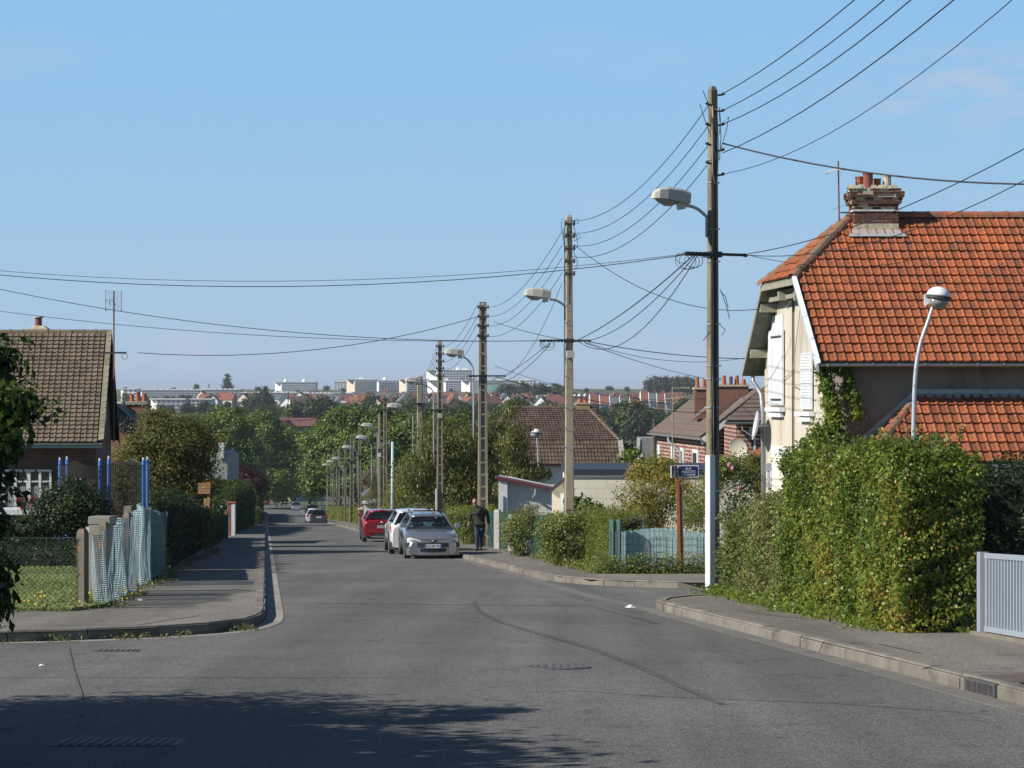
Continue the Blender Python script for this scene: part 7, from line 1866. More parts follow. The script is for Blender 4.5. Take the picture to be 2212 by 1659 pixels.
mb = MB(); mb.bevbox(-.02, .45, -.012, .012, z0, z1, .003, M=Matrix.Translation((-22*k_, -.30, 0)) @ Matrix.Rotation(R(68), 4, 'Z')); p2_ = mb.build("name_plate", ENW, sp)
M3 = Matrix.Translation((-22*k_, -.30, 0)) @ Matrix.Rotation(R(68), 4, 'Z')
mb = MB(); mb.prism([(.0, -.0125, z0+.02), (.43, -.0125, z0+.02), (.43, -.0125, z1-.02), (.0, -.0125, z1-.02)], (0, -.002, 0)); mb.v = [tuple(M3 @ Vector(p)) for p in mb.v]; mb.build("blue_field", ENB, p2_)
for tx, zz in (("RUE", .72), ("PAUL", .47), ("BERT", .22)) if False else (("RUE", .72),):
    text("lettering", tx, .075, ENW, p2_, M3 @ Matrix.Translation((.215, -.0155, z0+(z1-z0)*zz)) @ Matrix.Rotation(R(90), 4, 'X'))
for zz, wd in ((.47, .10), (.22, .16)):
    mb = MB()
    for q in range(4): mb.box(.215-wd+q*wd*.5, .215-wd+q*wd*.5+wd*.3, -.017, -.0146, z0+(z1-z0)*zz-.03, z0+(z1-z0)*zz+.03)
    mb.v = [tuple(M3 @ Vector(p)) for p in mb.v]; mb.build("lettering", ENW, p2_)
GG = mat("gate_grey_paint", (.27,.32,.37), .45, (.31,.36,.41), 3, 1)
gt = thing("metal_gate", "light grey metal bar gate at the right edge beside the tall hedge", "gate", S(8.27, 25.5, .12))
va, vb = 21.5, 26.1
def bar(name, v0, v1, z0, z1, th=.04, uo=8.27):
    mb = MB(); mb.prism([S(uo, v0, z0), S(uo, v1, z0), S(uo, v1, z1), S(uo, v0, z1)], (th, 0, 0)); mb.build(name, GG, gt, world=True)
bar("frame_rail", va, vb, 1.01, 1.07); bar("frame_rail", va, vb, .17, .23)
for v_ in (26.04, 24.0, 22.0): bar("frame_stile", v_-.035, v_+.025, .23, 1.01)
v_ = 25.93
while v_ > va:
    if min(abs(v_-q) for q in (26.04, 24.0, 22.0)) > .05: bar("bar", v_-.018, v_+.018, .23, 1.01, .028, 8.276)
    v_ -= .105
bar("gate_post", 26.15, 26.27, .12, 1.08, .1, 8.24)
mb = MB(); mb.prism([S(8.2, 21, .10), S(8.2, 26.4, .10), S(8.2, 26.4, .16), S(8.2, 21, .16)], (.25, 0, 0)); mb.build("sill", CONC, gt, world=True)
# ------------------------------------------------------------------ street ironwork and litter
mh = thing("manhole_cover", "round iron manhole cover sunk in the middle of the near road", "manhole cover", S(U(1205, 22.6), 22.6, .006))
slp = Matrix.Rotation(math.atan(-.05), 4, 'X')
mb = MB(); mb.lathe([(.01, -.03), (.33, -.03), (.33, .004), (.28, .004), (.28, .001), (.01, .001)], 28, slp); mb.build("frame", mat("cast_iron", (.07,.07,.072), .6, (.11,.11,.11), 20, 1, .4, 60), mh)
mb = MB()
for i in range(-3, 4):
    for j in range(-3, 4):
        if i*i+j*j < 11: mb.box(i*.075-.024, i*.075+.024, j*.075-.024, j*.075+.024, .002, .008, slp)
mb.build("tread_studs", mat("cast_iron_worn", (.15,.145,.135), .6), mh)
dg = thing("drain_grate", "flat iron grate in the shaded road at the lower left", "drain cover", S(U(260, 15.4), 15.4, .006))
mb = MB(); mb.box(-.42, .42, -.25, .25, -.03, .002, slp); mb.build("frame", mat("cast_iron", (.07,.07,.072)), dg)
mb = MB()
for i in range(12): mb.box(-.38+i*.065, -.35+i*.065, -.21, .21, .003, .01, slp)
mb.build("bars", mat("cast_iron", (.22,.22,.22)), dg)
sg = thing("drain_grate", "slotted gutter grate by the left corner kerb", "drain cover", S(U(262, 26.0), 25.2, .008))
mb = MB(); mb.box(-.24, .24, -.16, .16, -.03, .0, slp); mb.build("frame", mat("cast_iron", (.07,.07,.072)), sg)
mb = MB()
for i in range(7): mb.box(-.21+i*.063, -.18+i*.063, -.13, .13, .001, .008, slp)
mb.build("bars", mat("cast_iron_worn", (.22,.22,.22)), sg)
kg = thing("kerb_inlet", "iron storm drain inlet with slots set into the right kerb", "storm drain", S(6.1, 19.3, .0), THR)
mb = MB(); mb.loft([[(-.03, -.42, .0), (-.03, -.42, .12), (.16, -.42, .145), (.16, -.42, .0)], [(-.03, .42, .0), (-.03, .42, .12), (.16, .42, .145), (.16, .42, .0)]], M=slp); mb.build("hood", mat("cast_iron", (.07,.07,.072)), kg)
for i in range(5):
    mb = MB(); mb.box(-.036, -.031, -.37+i*.15, -.26+i*.15, .02, .105, slp); mb.build("slot", IRON, kg)
mb = MB(); mb.box(.18, .9, -.42, .42, .13, .142, slp); mb.build("cover", mat("cast_iron_brown", (.11,.08,.065), .7, (.15,.11,.09), 10, 1, .5, 60), kg)
for (x, y, lb, s_) in ((1362, 1313, "crumpled white paper lying by the right kerb corner", .085), (303, 1313, "small white scrap on the left pavement by the weeds", .06), (90, 1440, "flat white scrap on the near road at the left", .035)):
    v_ = FX*1.6/(y-1095); rg = random.Random(int(x))
    lt = MB(); rings = []
    for k in range(4):
        rr_ = s_*(1, .8, .5, .15)[k]; rings.append([(rr_*math.cos(a)*rg.uniform(.7, 1.2), rr_*math.sin(a)*rg.uniform(.6, 1.2), s_*.16*k) for a in np.linspace(0, 5.6, 7)])
    lt.loft(rings); o = lt.build("litter", mat("paper_white", (.75,.76,.78), .7)); o.location = S(U(x, v_), v_, .12 if 'pavement' in lb else .01); tag(o, lb, "litter")
def road_line(name, pts, w, m, kind='structure', dz=.007, hh=0.0):
    dz += hh
    P_ = []
    for x, y in pts:
        v_ = FX*(1.6-hh)/(y-1095); P_.append((U(x, v_), v_))
    Q_ = []
    for i in range(len(P_)-1):
        for k in range(6): t_ = k/6; Q_.append((P_[i][0]*(1-t_)+P_[i+1][0]*t_, P_[i][1]*(1-t_)+P_[i+1][1]*t_))
    Q_.append(P_[-1]); mb = MB(); n_ = len(Q_)
    for i, (u_, v_) in enumerate(Q_):
        a = Q_[max(0, i-1)]; b = Q_[min(n_-1, i+1)]; du, dv = b[0]-a[0], b[1]-a[1]; L_ = math.hypot(du, dv); ww = w*(.5+.5*math.sin(math.pi*min(1, max(0, i/(n_-1)*.9+.05))))
        mb.v.append(tuple(S(u_-dv/L_*ww/2, v_+du/L_*ww/2, dz))); mb.v.append(tuple(S(u_+dv/L_*ww/2, v_-du/L_*ww/2, dz)))
    for i in range(n_-1): mb.f.append((2*i, 2*i+1, 2*i+3, 2*i+2))
    tag(mb.build(name, m), kind=kind)
TYR = asphalt("tyre_mark_asphalt", (.080, .075, .070), (.100, .094, .087))
road_line("tyre_mark", [(1024, 1300), (1030, 1318), (1075, 1342), (1160, 1368), (1280, 1402), (1390, 1445), (1480, 1488), (1560, 1522)], .11, TYR)
SEAM = asphalt("seam_asphalt", (.075, .07, .066), (.17, .16, .14))
road_line("road_seam", [(600, 1303), (900, 1305), (1280, 1309), (1420, 1348)], .10, SEAM, dz=.0065)
road_line("road_seam", [(148, 1400), (156, 1440), (168, 1480), (180, 1512)], .03, mat("crack_grass", (.13, .12, .08), .9, (.09, .085, .07), 30), dz=.0075)
road_line("road_seam", [(1230, 1492), (1420, 1505), (1800, 1520), (2150, 1545)], .03, TYR, dz=.0075)
PSEAM_SHADOW = mat("pavement_seam_wire_shadow", (.075, .07, .06), .9, (.12, .11, .09), 20)
for pts in ([(1590, 1318), (1680, 1331), (1745, 1338), (1960, 1340)], [(1720, 1385), (1900, 1392), (1990, 1412)], [(1985, 1440), (2090, 1452), (2212, 1455)], [(400, 1205), (560, 1207)], [(330, 1290), (440, 1296), (545, 1294)], [(60, 1352), (300, 1350), (430, 1330)]):  # right-hand lines are seams, left-hand ones are wire shadows drawn in dark colour
    road_line("pavement_seam_wire_shadow", pts, .035, PSEAM_SHADOW, dz=.006, hh=.12)
# ------------------------------------------------------------------ cars
CARM = {}
def paint(name, c, metal=.5, rough=.32):
    return mat("paint_" + name, c, rough, metal=metal, coat=1.0, spec=.5)
TYRE = mat("tyre_rubber", (.014,.014,.015), .8, (.022,.022,.022), 20)
RIM = mat("wheel_silver", (.42,.43,.45), .35, metal=.8)
TRIM = mat("trim_black", (.018,.018,.02), .55)
PLW = mat("plate_white", (.72,.73,.74), .5); PLB = mat("plate_blue", (.02,.07,.42), .5); PLK = mat("plate_ink", (.015,.015,.02), .6)
HLG = mat("headlamp_glass", (.70,.72,.72), .12, spec=.9); REDL = mat("tail_lamp_red", (.42,.015,.02), .12, spec=.9); ORL = mat("indicator_orange", (.6,.18,.02), .15)
def glassmat(name, tint, mixf):
    if name in MATS: return MATS[name]
    m, nt, b = _nt(name); N, L = nt.nodes, nt.links
    b.inputs["Base Color"].default_value = (*tint, 1); b.inputs["Roughness"].default_value = .03; b.inputs["Specular IOR Level"].default_value = .6
    tr = N.new("ShaderNodeBsdfTransparent"); tr.inputs[0].default_value = (.75, .80, .80, 1)
    mx = N.new("ShaderNodeMixShader"); mx.inputs[0].default_value = mixf
    L.new(tr.outputs[0], mx.inputs[1]); L.new(b.outputs[0], mx.inputs[2]); L.new(mx.outputs[0], N["Material Output"].inputs[0])
    MATS[name] = m; return m
CARGL = glassmat("car_glass", (.012,.015,.018), .42)
CARGD = glassmat("car_glass_privacy", (.008,.009,.01), .93)
INT = mat("car_interior", (.03,.032,.035), .85)
def car(label, loc, rz, P, pnt, group='cars parked on the right', rear_view=False, detail=True, glass=None, glass_r=None):
    """local axes: +y towards the car's front, x to its left-right, z up"""
    g = dict(L=4.3, W=1.69, H=1.43, hood=.93, belt=.95, front_low=.62, wr=.30, wb=2.58, y_wb=1.05, y_rf=.35, y_rr=-1.75, y_rb=-2.08, hwr=.55, tail=.98, sill=.24, base=.17, deck=None)
    g.update(P)
    t = thing("parked_car", label, "car", loc, rz, group)
    L, W, H = g['L'], g['W'], g['H']; yf, yr = L/2, -L/2
    fa = yf - .82 - (.02); ra = fa - g['wb']
    wr = g['wr']
    # lower body, lofted from tail to nose
    ys = sorted(set([yr, yr+.05, yr+.16, yr+.35, yf, yf-.04, yf-.13, yf-.3, yf-.55] + [ra+wr*1.22*c for c in (-1, -.97, -.85, -.55, 0, .55, .85, .97, 1)] + [fa+wr*1.22*c for c in (-1, -.97, -.85, -.55, 0, .55, .85, .97, 1)] + list(np.linspace(ra+.5, fa-.5, 5)) + [g['y_wb']]))
    top_pts = [(yr, g['tail']-.12), (yr+.12, g['tail']), (g['y_rb'], g['tail']+.02) if g['y_rb'] > yr+.13 else (yr+.2, g['tail']+.02), (g['y_wb']-.2, g['belt']), (g['y_wb'], g['hood']), (yf-.35, g['hood']-.11), (yf-.12, g['front_low']+.07), (yf, g['front_low']-.04)]
    top_pts.sort(); tx = [p[0] for p in top_pts]; tz = [p[1] for p in top_pts]
    def hw(y):
        k = 1.0
        if y > yf-.7: k = 1 - .15*((y-(yf-.7))/.7)**2.6
        if y < yr+.5: k = 1 - .10*(((yr+.5)-y)/.5)**2.4
        return W/2*k
    rings = []
    for y in ys:
        h = hw(y); zt = float(np.interp(y, tx, tz))
        zb = g['sill']
        if y > yf-.13: zb = g['sill'] + .02
        arch = 0
        for a in (fa, ra):
            d = abs(y-a)/(wr*1.22)
            if d <= 1.0: arch = max(arch, wr + math.sqrt(max(0, 1-d*d))*wr*1.2)
        zb = max(zb, min(arch, zt-.18))
        zm = zb + (zt-zb)*.5
        half = [(0, zb), (h*.80, zb), (h*.97, zb+.03), (h, zb+(zt-zb)*.35), (h*.995, zb+(zt-zb)*.62), (h*.965, zt-.10), (h*.90, zt-.025), (h*.78, zt+.008), (h*.4, zt+.03), (0, zt+.036)]
        rings.append([(x, y, z) for x, z in half] + [(-x, y, z) for x, z in reversed(half[1:-1])])
    mb = MB(); mb.loft(rings); body = mb.build("body", pnt, t, smooth=True)
    body.data.polygons.foreach_set("use_smooth", [len(p.vertices) == 4 for p in body.data.polygons])
    # wheels
    for y in (fa, ra):
        for s in (-1, 1):
            wx = s*(W/2-.10)
            Mw = Matrix.Translation((wx, y, wr)) @ Matrix.Rotation(R(90), 4, 'Y')
            mb = MB(); mb.lathe([(wr*.62, -.095), (wr*.93, -.10), (wr, -.07), (wr, .07), (wr*.93, .10), (wr*.62, .095)], 22, Mw); wh = mb.build("wheel", TYRE, t, smooth=False)
            mb = MB(); mb.lathe([(wr*.10, s*.085), (wr*.3, s*.09), (wr*.55, s*.075), (wr*.64, s*.10)], 18, Mw); mb.build("rim", RIM, wh)
    mb = MB(); mb.box(-W/2+.22, W/2-.22, yr+.35, yf-.35, g['base'], g['sill']+.12)
    for y in (fa, ra): mb.box(-W/2+.2, W/2-.2, y-wr*1.15, y+wr*1.15, g['sill']+.125, wr*2.15)
    mb.build("underbody", TRIM, t)
    # greenhouse
    zb_ = g['belt']; hb = W/2*.915; hr = g['hwr']; H_ = H
    ywb, yrf, yrr, yrb = g['y_wb'], g['y_rf'], g['y_rr'], g['y_rb']
    zwb = g['hood']; zrb = g['tail'] + .01
    def roofp(y, x):
        k = (y-yrr)/(yrf-yrr)
        return H_ - .05*(2*k-1)**2 - .035*(x/hr)**2
    rg_ = []
    for k in range(7):
        y = yrr-.03 + (yrf+.03-(yrr-.03))*k/6
        rg_.append([(x, y, roofp(min(max(y, yrr), yrf), x)) for x in np.linspace(-hr, hr, 7)])
    mb = MB(); n0 = 0
    rings = [[(x, y, z) for x, y, z in r_] + [(x, y, z-.05) for x, y, z in reversed(r_)] for r_ in rg_]
    mb.loft(rings); mb.build("roof", pnt, t, smooth=True)
    zr1 = roofp(yrf, hr); zr2 = roofp(yrr, hr)
    def pillar(nm, a, b, wd, m, th=.04):
        a = Vector(a); b = Vector(b); mb = MB()
        for s in (-1, 1):
            A_ = Vector((a.x*s, a.y, a.z)); B_ = Vector((b.x*s, b.y, b.z)); n = Vector((s*th, 0, 0))
            q = MB(); q.loft([[A_+Vector((0,wd/2,0)), A_-Vector((0,wd/2,0)), A_-Vector((0,wd/2,0))-n, A_+Vector((0,wd/2,0))-n], [B_+Vector((0,wd/2*.8,0)), B_-Vector((0,wd/2*.8,0)), B_-Vector((0,wd/2*.8,0))-n, B_+Vector((0,wd/2*.8,0))-n]]); q.build(nm, m, t)
    pillar("windscreen_pillar", (hb, ywb-.02, zwb-.01), (hr+.012, yrf+.01, zr1+.0), .09, pnt, .05)
    pillar("rear_pillar", (hb*.985, yrb+.05, zrb-.02), (hr+.012, yrr+.02, zr2), .16, pnt, .07)
    ym = (ywb+yrr)/2 - .05
    for yy, wd in ((ym+.12, .09), ((ym+yrr)/2-.15, .07)):
        zt_ = roofp(yy, hr); pillar("door_pillar", (hb+.002, yy, zb_-.02), (hr+.016, yy-.03, zt_), wd, TRIM, .035)
    for s in (-1, 1):
        mb = MB(); mb.tube([(s*(hr+.0), yrf+.02, zr1-.02), (s*(hr+.012), (yrf+yrr)/2, roofp((yrf+yrr)/2, hr)-.015), (s*(hr+.0), yrr-.02, zr2-.02)], .032, 6); mb.build("roof_rail", pnt, t)
    G = glass or CARGL; GR = glass_r or G
    def pane(nm, pts, m, off=0):
        mb = MB(); pts = [Vector(p) for p in pts]
        n = (pts[1]-pts[0]).cross(pts[2]-pts[0]).normalized()*.004
        mb.loft([[p for p in pts], [p+n for p in pts]]); return mb.build(nm, m, t)
    # curved windscreen in 4 strips
    def screen(nm, yb, zb, yt, zt, wb_, wt_, bow, m):
        mb = MB(); cols = []
        for k in range(9):
            f = -1 + 2*k/8; bb = bow*(1-f*f)
            cols.append([(wb_*f, yb+bb, zb), (wt_*f, yt+bb*.6, zt)])
        for k in range(8):
            a, b = cols[k], cols[k+1]; mb.add([a[0], b[0], b[1], a[1]], [(0,1,2,3)])
        return mb.build(nm, m, t, smooth=True)
    screen("windscreen", ywb-.01, zwb+.012, yrf+.0, zr1-.0, hb-.03, hr-.03, .07, G)
    screen("rear_window", yrb+.02, zrb+.02, yrr-.02, zr2-.015, hb*.93, hr*.95, -.05, GR)
    for s in (-1, 1):
        pane("side_window", [(s*(hb-.02), ywb-.12, zb_), (s*(hb-.02), yrb+.12, zb_), (s*(hr-.0), yrr+.08, zr2-.03), (s*(hr-.0), yrf-.05, zr1-.03)], GR if glass_r else G)
    # cabin
    mb = MB(); mb.box(-hb+.12, hb-.12, ywb-.35, ywb-.06, .6, zwb-.005); mb.build("dashboard", INT, t)
    for s in (-1, 1):
        mb = MB(); mb.bevbox(s*.36-.24, s*.36+.24, ywb-1.25, ywb-1.12, .5, 1.08*H/1.43, .05); mb.bevbox(s*.36-.13, s*.36+.13, ywb-1.24, ywb-1.14, 1.10*H/1.43, 1.25*H/1.43, .04); mb.build("seat", INT, t)
    mb = MB(); mb.bevbox(-.6, .6, ywb-2.1, ywb-1.95, .5, 1.02*H/1.43, .05); mb.build("rear_seat", INT, t)
    # steering wheel on the picture's right: the car's own left
    sx = -.36
    mb = MB(); mb.tube([(sx+.17*math.cos(a), ywb-.52+.06*math.sin(a), .93+.16*math.sin(a)) for a in np.linspace(0, 2*math.pi, 17)], .014, 5); mb.build("steering_wheel", INT, t)
    for s in (-1, 1):
        mb = MB(); mb.bevbox(s*(W/2+.02)-.10, s*(W/2+.02)+.08, ywb-.24, ywb-.12, zb_+.02, zb_+.15, .03); mb.build("door_mirror", pnt if g.get('mirp', 1) else TRIM, t)
    g['fa'], g['ra'], g['yf'], g['yr'] = fa, ra, yf, yr
    return t, g
def rotpart(mb, nm, m, t, smooth=False): return mb.build(nm, m, t, smooth=smooth)
def plate(t, y, z, txt, w=.52, front=True, h=.115):
    s = 1 if front else -1
    mb = MB(); mb.box(-w/2, w/2, min(y, y+s*.012), max(y, y+s*.012), z-h/2, z+h/2); p = mb.build("number_plate", PLW, t)
    for sx in (-1, 1):
        mb = MB(); mb.box(sx*(w/2-.022)-.02, sx*(w/2-.022)+.02, min(y+s*.0125, y+s*.014), max(y+s*.0125, y+s*.014), z-h/2+.003, z+h/2-.003); mb.build("plate_band", PLB, p)
    M = Matrix.Translation((0, y+s*.016, z)) @ (Matrix.Rotation(R(180), 4, 'Z') if front else Matrix()) @ Matrix.Rotation(R(90), 4, 'X')
    text("plate_text", txt, .088, PLK, p, M)
    return p
# ---- silver estate, nose towards the camera
vS = 72.05
cs_, g = car("silver estate car with roof rails parked nose towards the camera beside the man", S(5.17, vS, 0), R(180)+THR, dict(L=4.34, W=1.69, H=1.40, hood=.93, belt=.97, front_low=.64, y_wb=.92, y_rf=.12, y_rr=-1.72, y_rb=-2.10, wb=2.58, hwr=.545, tail=.98), paint("silver", (.36,.38,.41), .7, .30))
yf = g['yf']
mb = MB(); mb.box(-.845, .845, yf-.10, yf+.035, .47, .60)
cs_part = MB()
def noseband(z0, z1, out, m, nm, w=.80, t=cs_, yb=.34):
    mb = MB(); rings = []
    for k in range(13):
        f = -1 + 2*k/12; y = yf + out - .17*abs(f)**2.6; x = w*f
        rings.append([(x, y, z0), (x, y, z1), (x, y-yb*.3, z1), (x, y-yb*.3, z0)])
    mb.loft(rings); return mb.build(nm, m, t, smooth=False)
noseband(.46, .60, .045, mat("bumper_grey_dark", (.035,.036,.045), .5), "bumper_strip", .83)
noseband(.225, .455, .035, paint("silver", (.36,.38,.41), .7, .30), "bumper", .82)
mb = MB(); rings = []
for k in range(9):
    f = -1+2*k/8; x = .40*f; z0 = .30+.03*abs(f); z1 = .43; y = yf+.042-.17*abs(x/.82)**2.6
    rings.append([(x, y, z0), (x, y, z1), (x, y-.02, z1), (x, y-.02, z0)])
mb.loft(rings); rotpart(mb, "lower_grille", TRIM, cs_)
for s in (-1, 1):
    mb = MB(); mb.bevbox(s*.62-.11, s*.62+.11, yf-.06, yf-.018, .31, .41, .02); rotpart(mb, "fog_lamp_recess", TRIM, cs_)
    mb = MB(); mb.bevbox(s*.61-.07, s*.61+.07, yf-.02, yf-.010, .325, .395, .015); rotpart(mb, "fog_lamp", HLG, cs_)
    # headlamps: slanted wedge
    mb = MB()
    P_ = [(.33, .615), (.79, .60), (.80, .74), (.70, .765), (.40, .675)]
    front = [(s*x, yf+.015-.17*(x/.8)**2.6-.28*max(0, z-.62), z) for x, z in P_]; back = [(x_, y_-.12, z_) for x_, y_, z_ in front]
    mb.loft([front, back]); rotpart(mb, "headlamp", HLG, cs_)
    cx_ = sum(p[0] for p in front)/5; cz_ = sum(p[2] for p in front)/5
    fr2 = [(cx_+(x_-cx_)*1.10, y_-.012, cz_+(z_-cz_)*1.28) for x_, y_, z_ in front]
    rotpart(MB().loft([fr2, [(x_, y_-.10, z_) for x_, y_, z_ in fr2]]), "lamp_surround", TRIM, cs_)
    mb = MB(); q = [(.26, .70), (.34, .69), (.70, .785), (.66, .80)]
    rotpart(MB().loft([[(s*x, yf-.02-.17*(x/.8)**2.6-.28*max(0, z-.62), z) for x, z in ((.06, .625), (.40, .635), (.39, .70), (.06, .70))], [(s*x, yf-.07-.17*(x/.8)**2.6-.28*max(0, z-.62), z) for x, z in ((.06, .625), (.40, .635), (.39, .70), (.06, .70))]]), "grille", TRIM, cs_)
mb = MB(); mb.loft([[(-.07, yf+.005, .70), (.07, yf+.005, .70), (.08, yf+.02, .64), (.05, yf+.025, .605), (-.05, yf+.025, .605), (-.08, yf+.02, .64)], [(-.07, yf-.05, .70), (.07, yf-.05, .70), (.08, yf-.03, .64), (.05, yf-.03, .605), (-.05, yf-.03, .605), (-.08, yf-.03, .64)]]); bd = rotpart(mb, "badge", TRIM, cs_)
mb = MB(); mb.loft([[(-.04, yf+.012, .69), (.03, yf+.012, .69), (.045, yf+.026, .65), (.01, yf+.03, .615), (-.045, yf+.027, .64)], [(-.035, yf+.02, .685), (.025, yf+.02, .685), (.04, yf+.032, .65), (.01, yf+.036, .62), (-.04, yf+.033, .64)]]); rotpart(mb, "emblem", RIM, bd)
plate(cs_, yf+.047, .50, "EC·501·TE")
noseband(.20, .225, -.0, TRIM, "lip", .80)
for s in (-1, 1):
    mb = MB(); mb.tube([(s*.52, -.05, 1.385), (s*.52, -.12, 1.44), (s*.52, -1.5, 1.445), (s*.52, -1.62, 1.39)], .018, 6); rotpart(mb, "roof_bar", TRIM, cs_)
mb = MB(); mb.bevbox(-.45, .45, -.55, -.42, 1.44, 1.475, .01); rotpart(mb, "cross_bar", TRIM, cs_)
mb = MB(); mb.tube([(0, -.1, 1.40), (0, -.2, 1.50)], .004, 4); rotpart(mb, "aerial", TRIM, cs_)
mb = MB(); mb.bevbox(-.10, .10, .34, .37, 1.19, 1.25, .01); rotpart(mb, "inner_mirror", TRIM, cs_)
mb = MB(); mb.loft([[(-.02, yf-.42, .925-.03), (.02, yf-.42, .895), (.02, .95, .955), (-.02, .95, .955)], [(-.02, yf-.42, .90), (.02, yf-.42, .90), (.02, .95, .965), (-.02, .95, .965)]]); 
mb2_ = MB()
for s in (-1, 1): mb2_.tube([(s*.05-.1, .985, .955), (s*.5-.1, .93, .985)], .008, 4)
rotpart(mb2_, "wiper", TRIM, cs_)
mb = MB(); mb.box(.53, .60, .70, .705, 1.0, 1.06); rotpart(mb, "sticker", PLW, cs_)
# ---- white sports utility, tail towards the camera
WH = paint("white", (.74,.75,.76), 0.0, .25)
vW = 78.9
cw, g = car("white compact off-roader behind the silver estate, tail towards the camera", S(5.12, vW, 0), THR, dict(L=4.38, W=1.80, H=1.59, hood=1.08, belt=1.10, front_low=.80, wr=.35, wb=2.65, y_wb=.95, y_rf=.15, y_rr=-1.80, y_rb=-2.12, hwr=.60, tail=1.16, sill=.33, base=.22, mirp=0), WH, glass_r=CARGD)
yr = g['yr']
CL = mat("cladding_grey", (.055,.06,.065), .7)
def tailband(t, yr, z0, z1, out, m, nm, w, dep=.12):
    mb = MB(); rings = []
    for k in range(13):
        f = -1 + 2*k/12; y = yr - out + .11*abs(f)**2.6; x = w*f
        rings.append([(x, y, z0), (x, y, z1), (x, y+dep, z1), (x, y+dep, z0)])
    mb.loft(rings); return mb.build(nm, m, t)
tailband(cw, yr, .28, .52, .03, CL, "bumper_cladding", .88)
tailband(cw, yr, .525, .74, .03, WH, "bumper", .87)
for s in (-1, 1):
    for y in (g['fa'], g['ra']):
        mb = MB(); rings = []
        for a in np.linspace(R(-8), R(188), 13):
            r0, r1 = .43, .50
            rings.append([(s*(.905), y+r0*math.cos(a), .35+r0*math.sin(a)), (s*.905, y+r1*math.cos(a), .35+r1*math.sin(a)), (s*.86, y+r1*math.cos(a), .35+r1*math.sin(a)), (s*.86, y+r0*math.cos(a), .35+r0*math.sin(a))])
        mb.loft(rings); mb.build("arch_cladding", CL, cw)
    mb = MB(); mb.loft([[(s*.58, yr-.015, .88), (s*.86, yr+.10, .84), (s*.90, yr+.30, .98), (s*.88, yr+.26, 1.08), (s*.62, yr-.0, 1.05)], [(s*.58, yr+.05, .88), (s*.84, yr+.14, .84), (s*.86, yr+.32, .98), (s*.84, yr+.28, 1.08), (s*.62, yr+.06, 1.05)]]); tl = mb.build("tail_lamp", REDL, cw)
    mb = MB(); mb.loft([[(s*.63, yr-.02, .97), (s*.84, yr+.06, .96), (s*.86, yr+.13, 1.02), (s*.65, yr-.005, 1.03)], [(s*.63, yr+.01, .97), (s*.83, yr+.09, .96), (s*.85, yr+.16, 1.02), (s*.65, yr+.03, 1.03)]]); mb.build("clear_lens", HLG, tl)
mb = MB(); mb.bevbox(-.5, .5, -1.98, -1.84, 1.525, 1.57, .012); mb.build("spoiler", WH, cw)
mb = MB(); mb.tube([(0, -1.6, 1.57), (0, -1.75, 1.68)], .006, 4); mb.build("aerial", TRIM, cw)
plate(cw, yr-.005, .92, "EA 310 KV", front=False) if False else None
# ---- red crossover
RD = paint("red", (.30,.012,.025), .25, .25)
vR = 105.6
cr_, g = car("dark red crossover parked beyond the white car, tail towards the camera", S(5.34, vR, 0), THR, dict(L=4.13, W=1.765, H=1.55, hood=1.08, belt=1.12, front_low=.85, wr=.345, wb=2.53, y_wb=.85, y_rf=.05, y_rr=-1.62, y_rb=-1.98, hwr=.555, tail=1.13, sill=.36, base=.24), RD, glass_r=CARGD)
yr = g['yr']
tailband(cr_, yr, .30, .50, .02, CL, "bumper_cladding", .84)
tailband(cr_, yr, .505, .74, .035, RD, "bumper", .85)
tailband(cr_, yr, .24, .31, -.03, TRIM, "skid_panel", .60)
for s in (-1, 1):
    for y in (g['fa'], g['ra']):
        mb = MB(); rings = []
        for a in np.linspace(R(-8), R(188), 13):
            r0, r1 = .42, .49
            rings.append([(s*.89, y+r0*math.cos(a), .345+r0*math.sin(a)), (s*.89, y+r1*math.cos(a), .345+r1*math.sin(a)), (s*.84, y+r1*math.cos(a), .345+r1*math.sin(a)), (s*.84, y+r0*math.cos(a), .345+r0*math.sin(a))])
        mb.loft(rings); mb.build("arch_cladding", CL, cr_)
    mb = MB(); mb.loft([[(s*.56, yr-.01, .93), (s*.80, yr+.06, .86), (s*.87, yr+.26, 1.0), (s*.83, yr+.22, 1.08), (s*.60, yr+.02, 1.02)], [(s*.56, yr+.05, .93), (s*.78, yr+.12, .86), (s*.83, yr+.3, 1.0), (s*.80, yr+.26, 1.08), (s*.60, yr+.07, 1.02)]]); tl = mb.build("tail_lamp", REDL, cr_)
    mb = MB(); mb.bevbox(s*.70-.06, s*.70+.06, yr-.0, yr+.03, .91, .98, .01); mb.build("indicator", ORL, tl)
    mb = MB(); mb.bevbox(s*.60-.07, s*.60+.07, yr-.05, yr-.02, .56, .60, .008); mb.build("reflector", REDL, cr_)
plate(cr_, yr-.03, .80, "EC·802·D", front=False)
mb = MB(); mb.box(-.30, .30, yr-.022, yr-.0, .875, .90); mb.build("boot_handle", TRIM, cr_)
mb = MB(); mb.tube([(.05*math.cos(a), yr-.015, .99+.05*math.sin(a)) for a in np.linspace(0, 2*math.pi, 15)], .009, 5); mb.box(-.07, .07, yr-.028, yr-.012, .982, .998); mb.build("badge", RIM, cr_)
mb = MB(); mb.bevbox(-.12, .12, -1.70, -1.62, 1.535, 1.56, .008); mb.build("brake_light", REDL, cr_)
mb = MB(); mb.tube([(-.5, yr-.02, .33), (.5, yr-.02, .33)], .02, 6); mb.build("towing_bar", GALV, cr_)
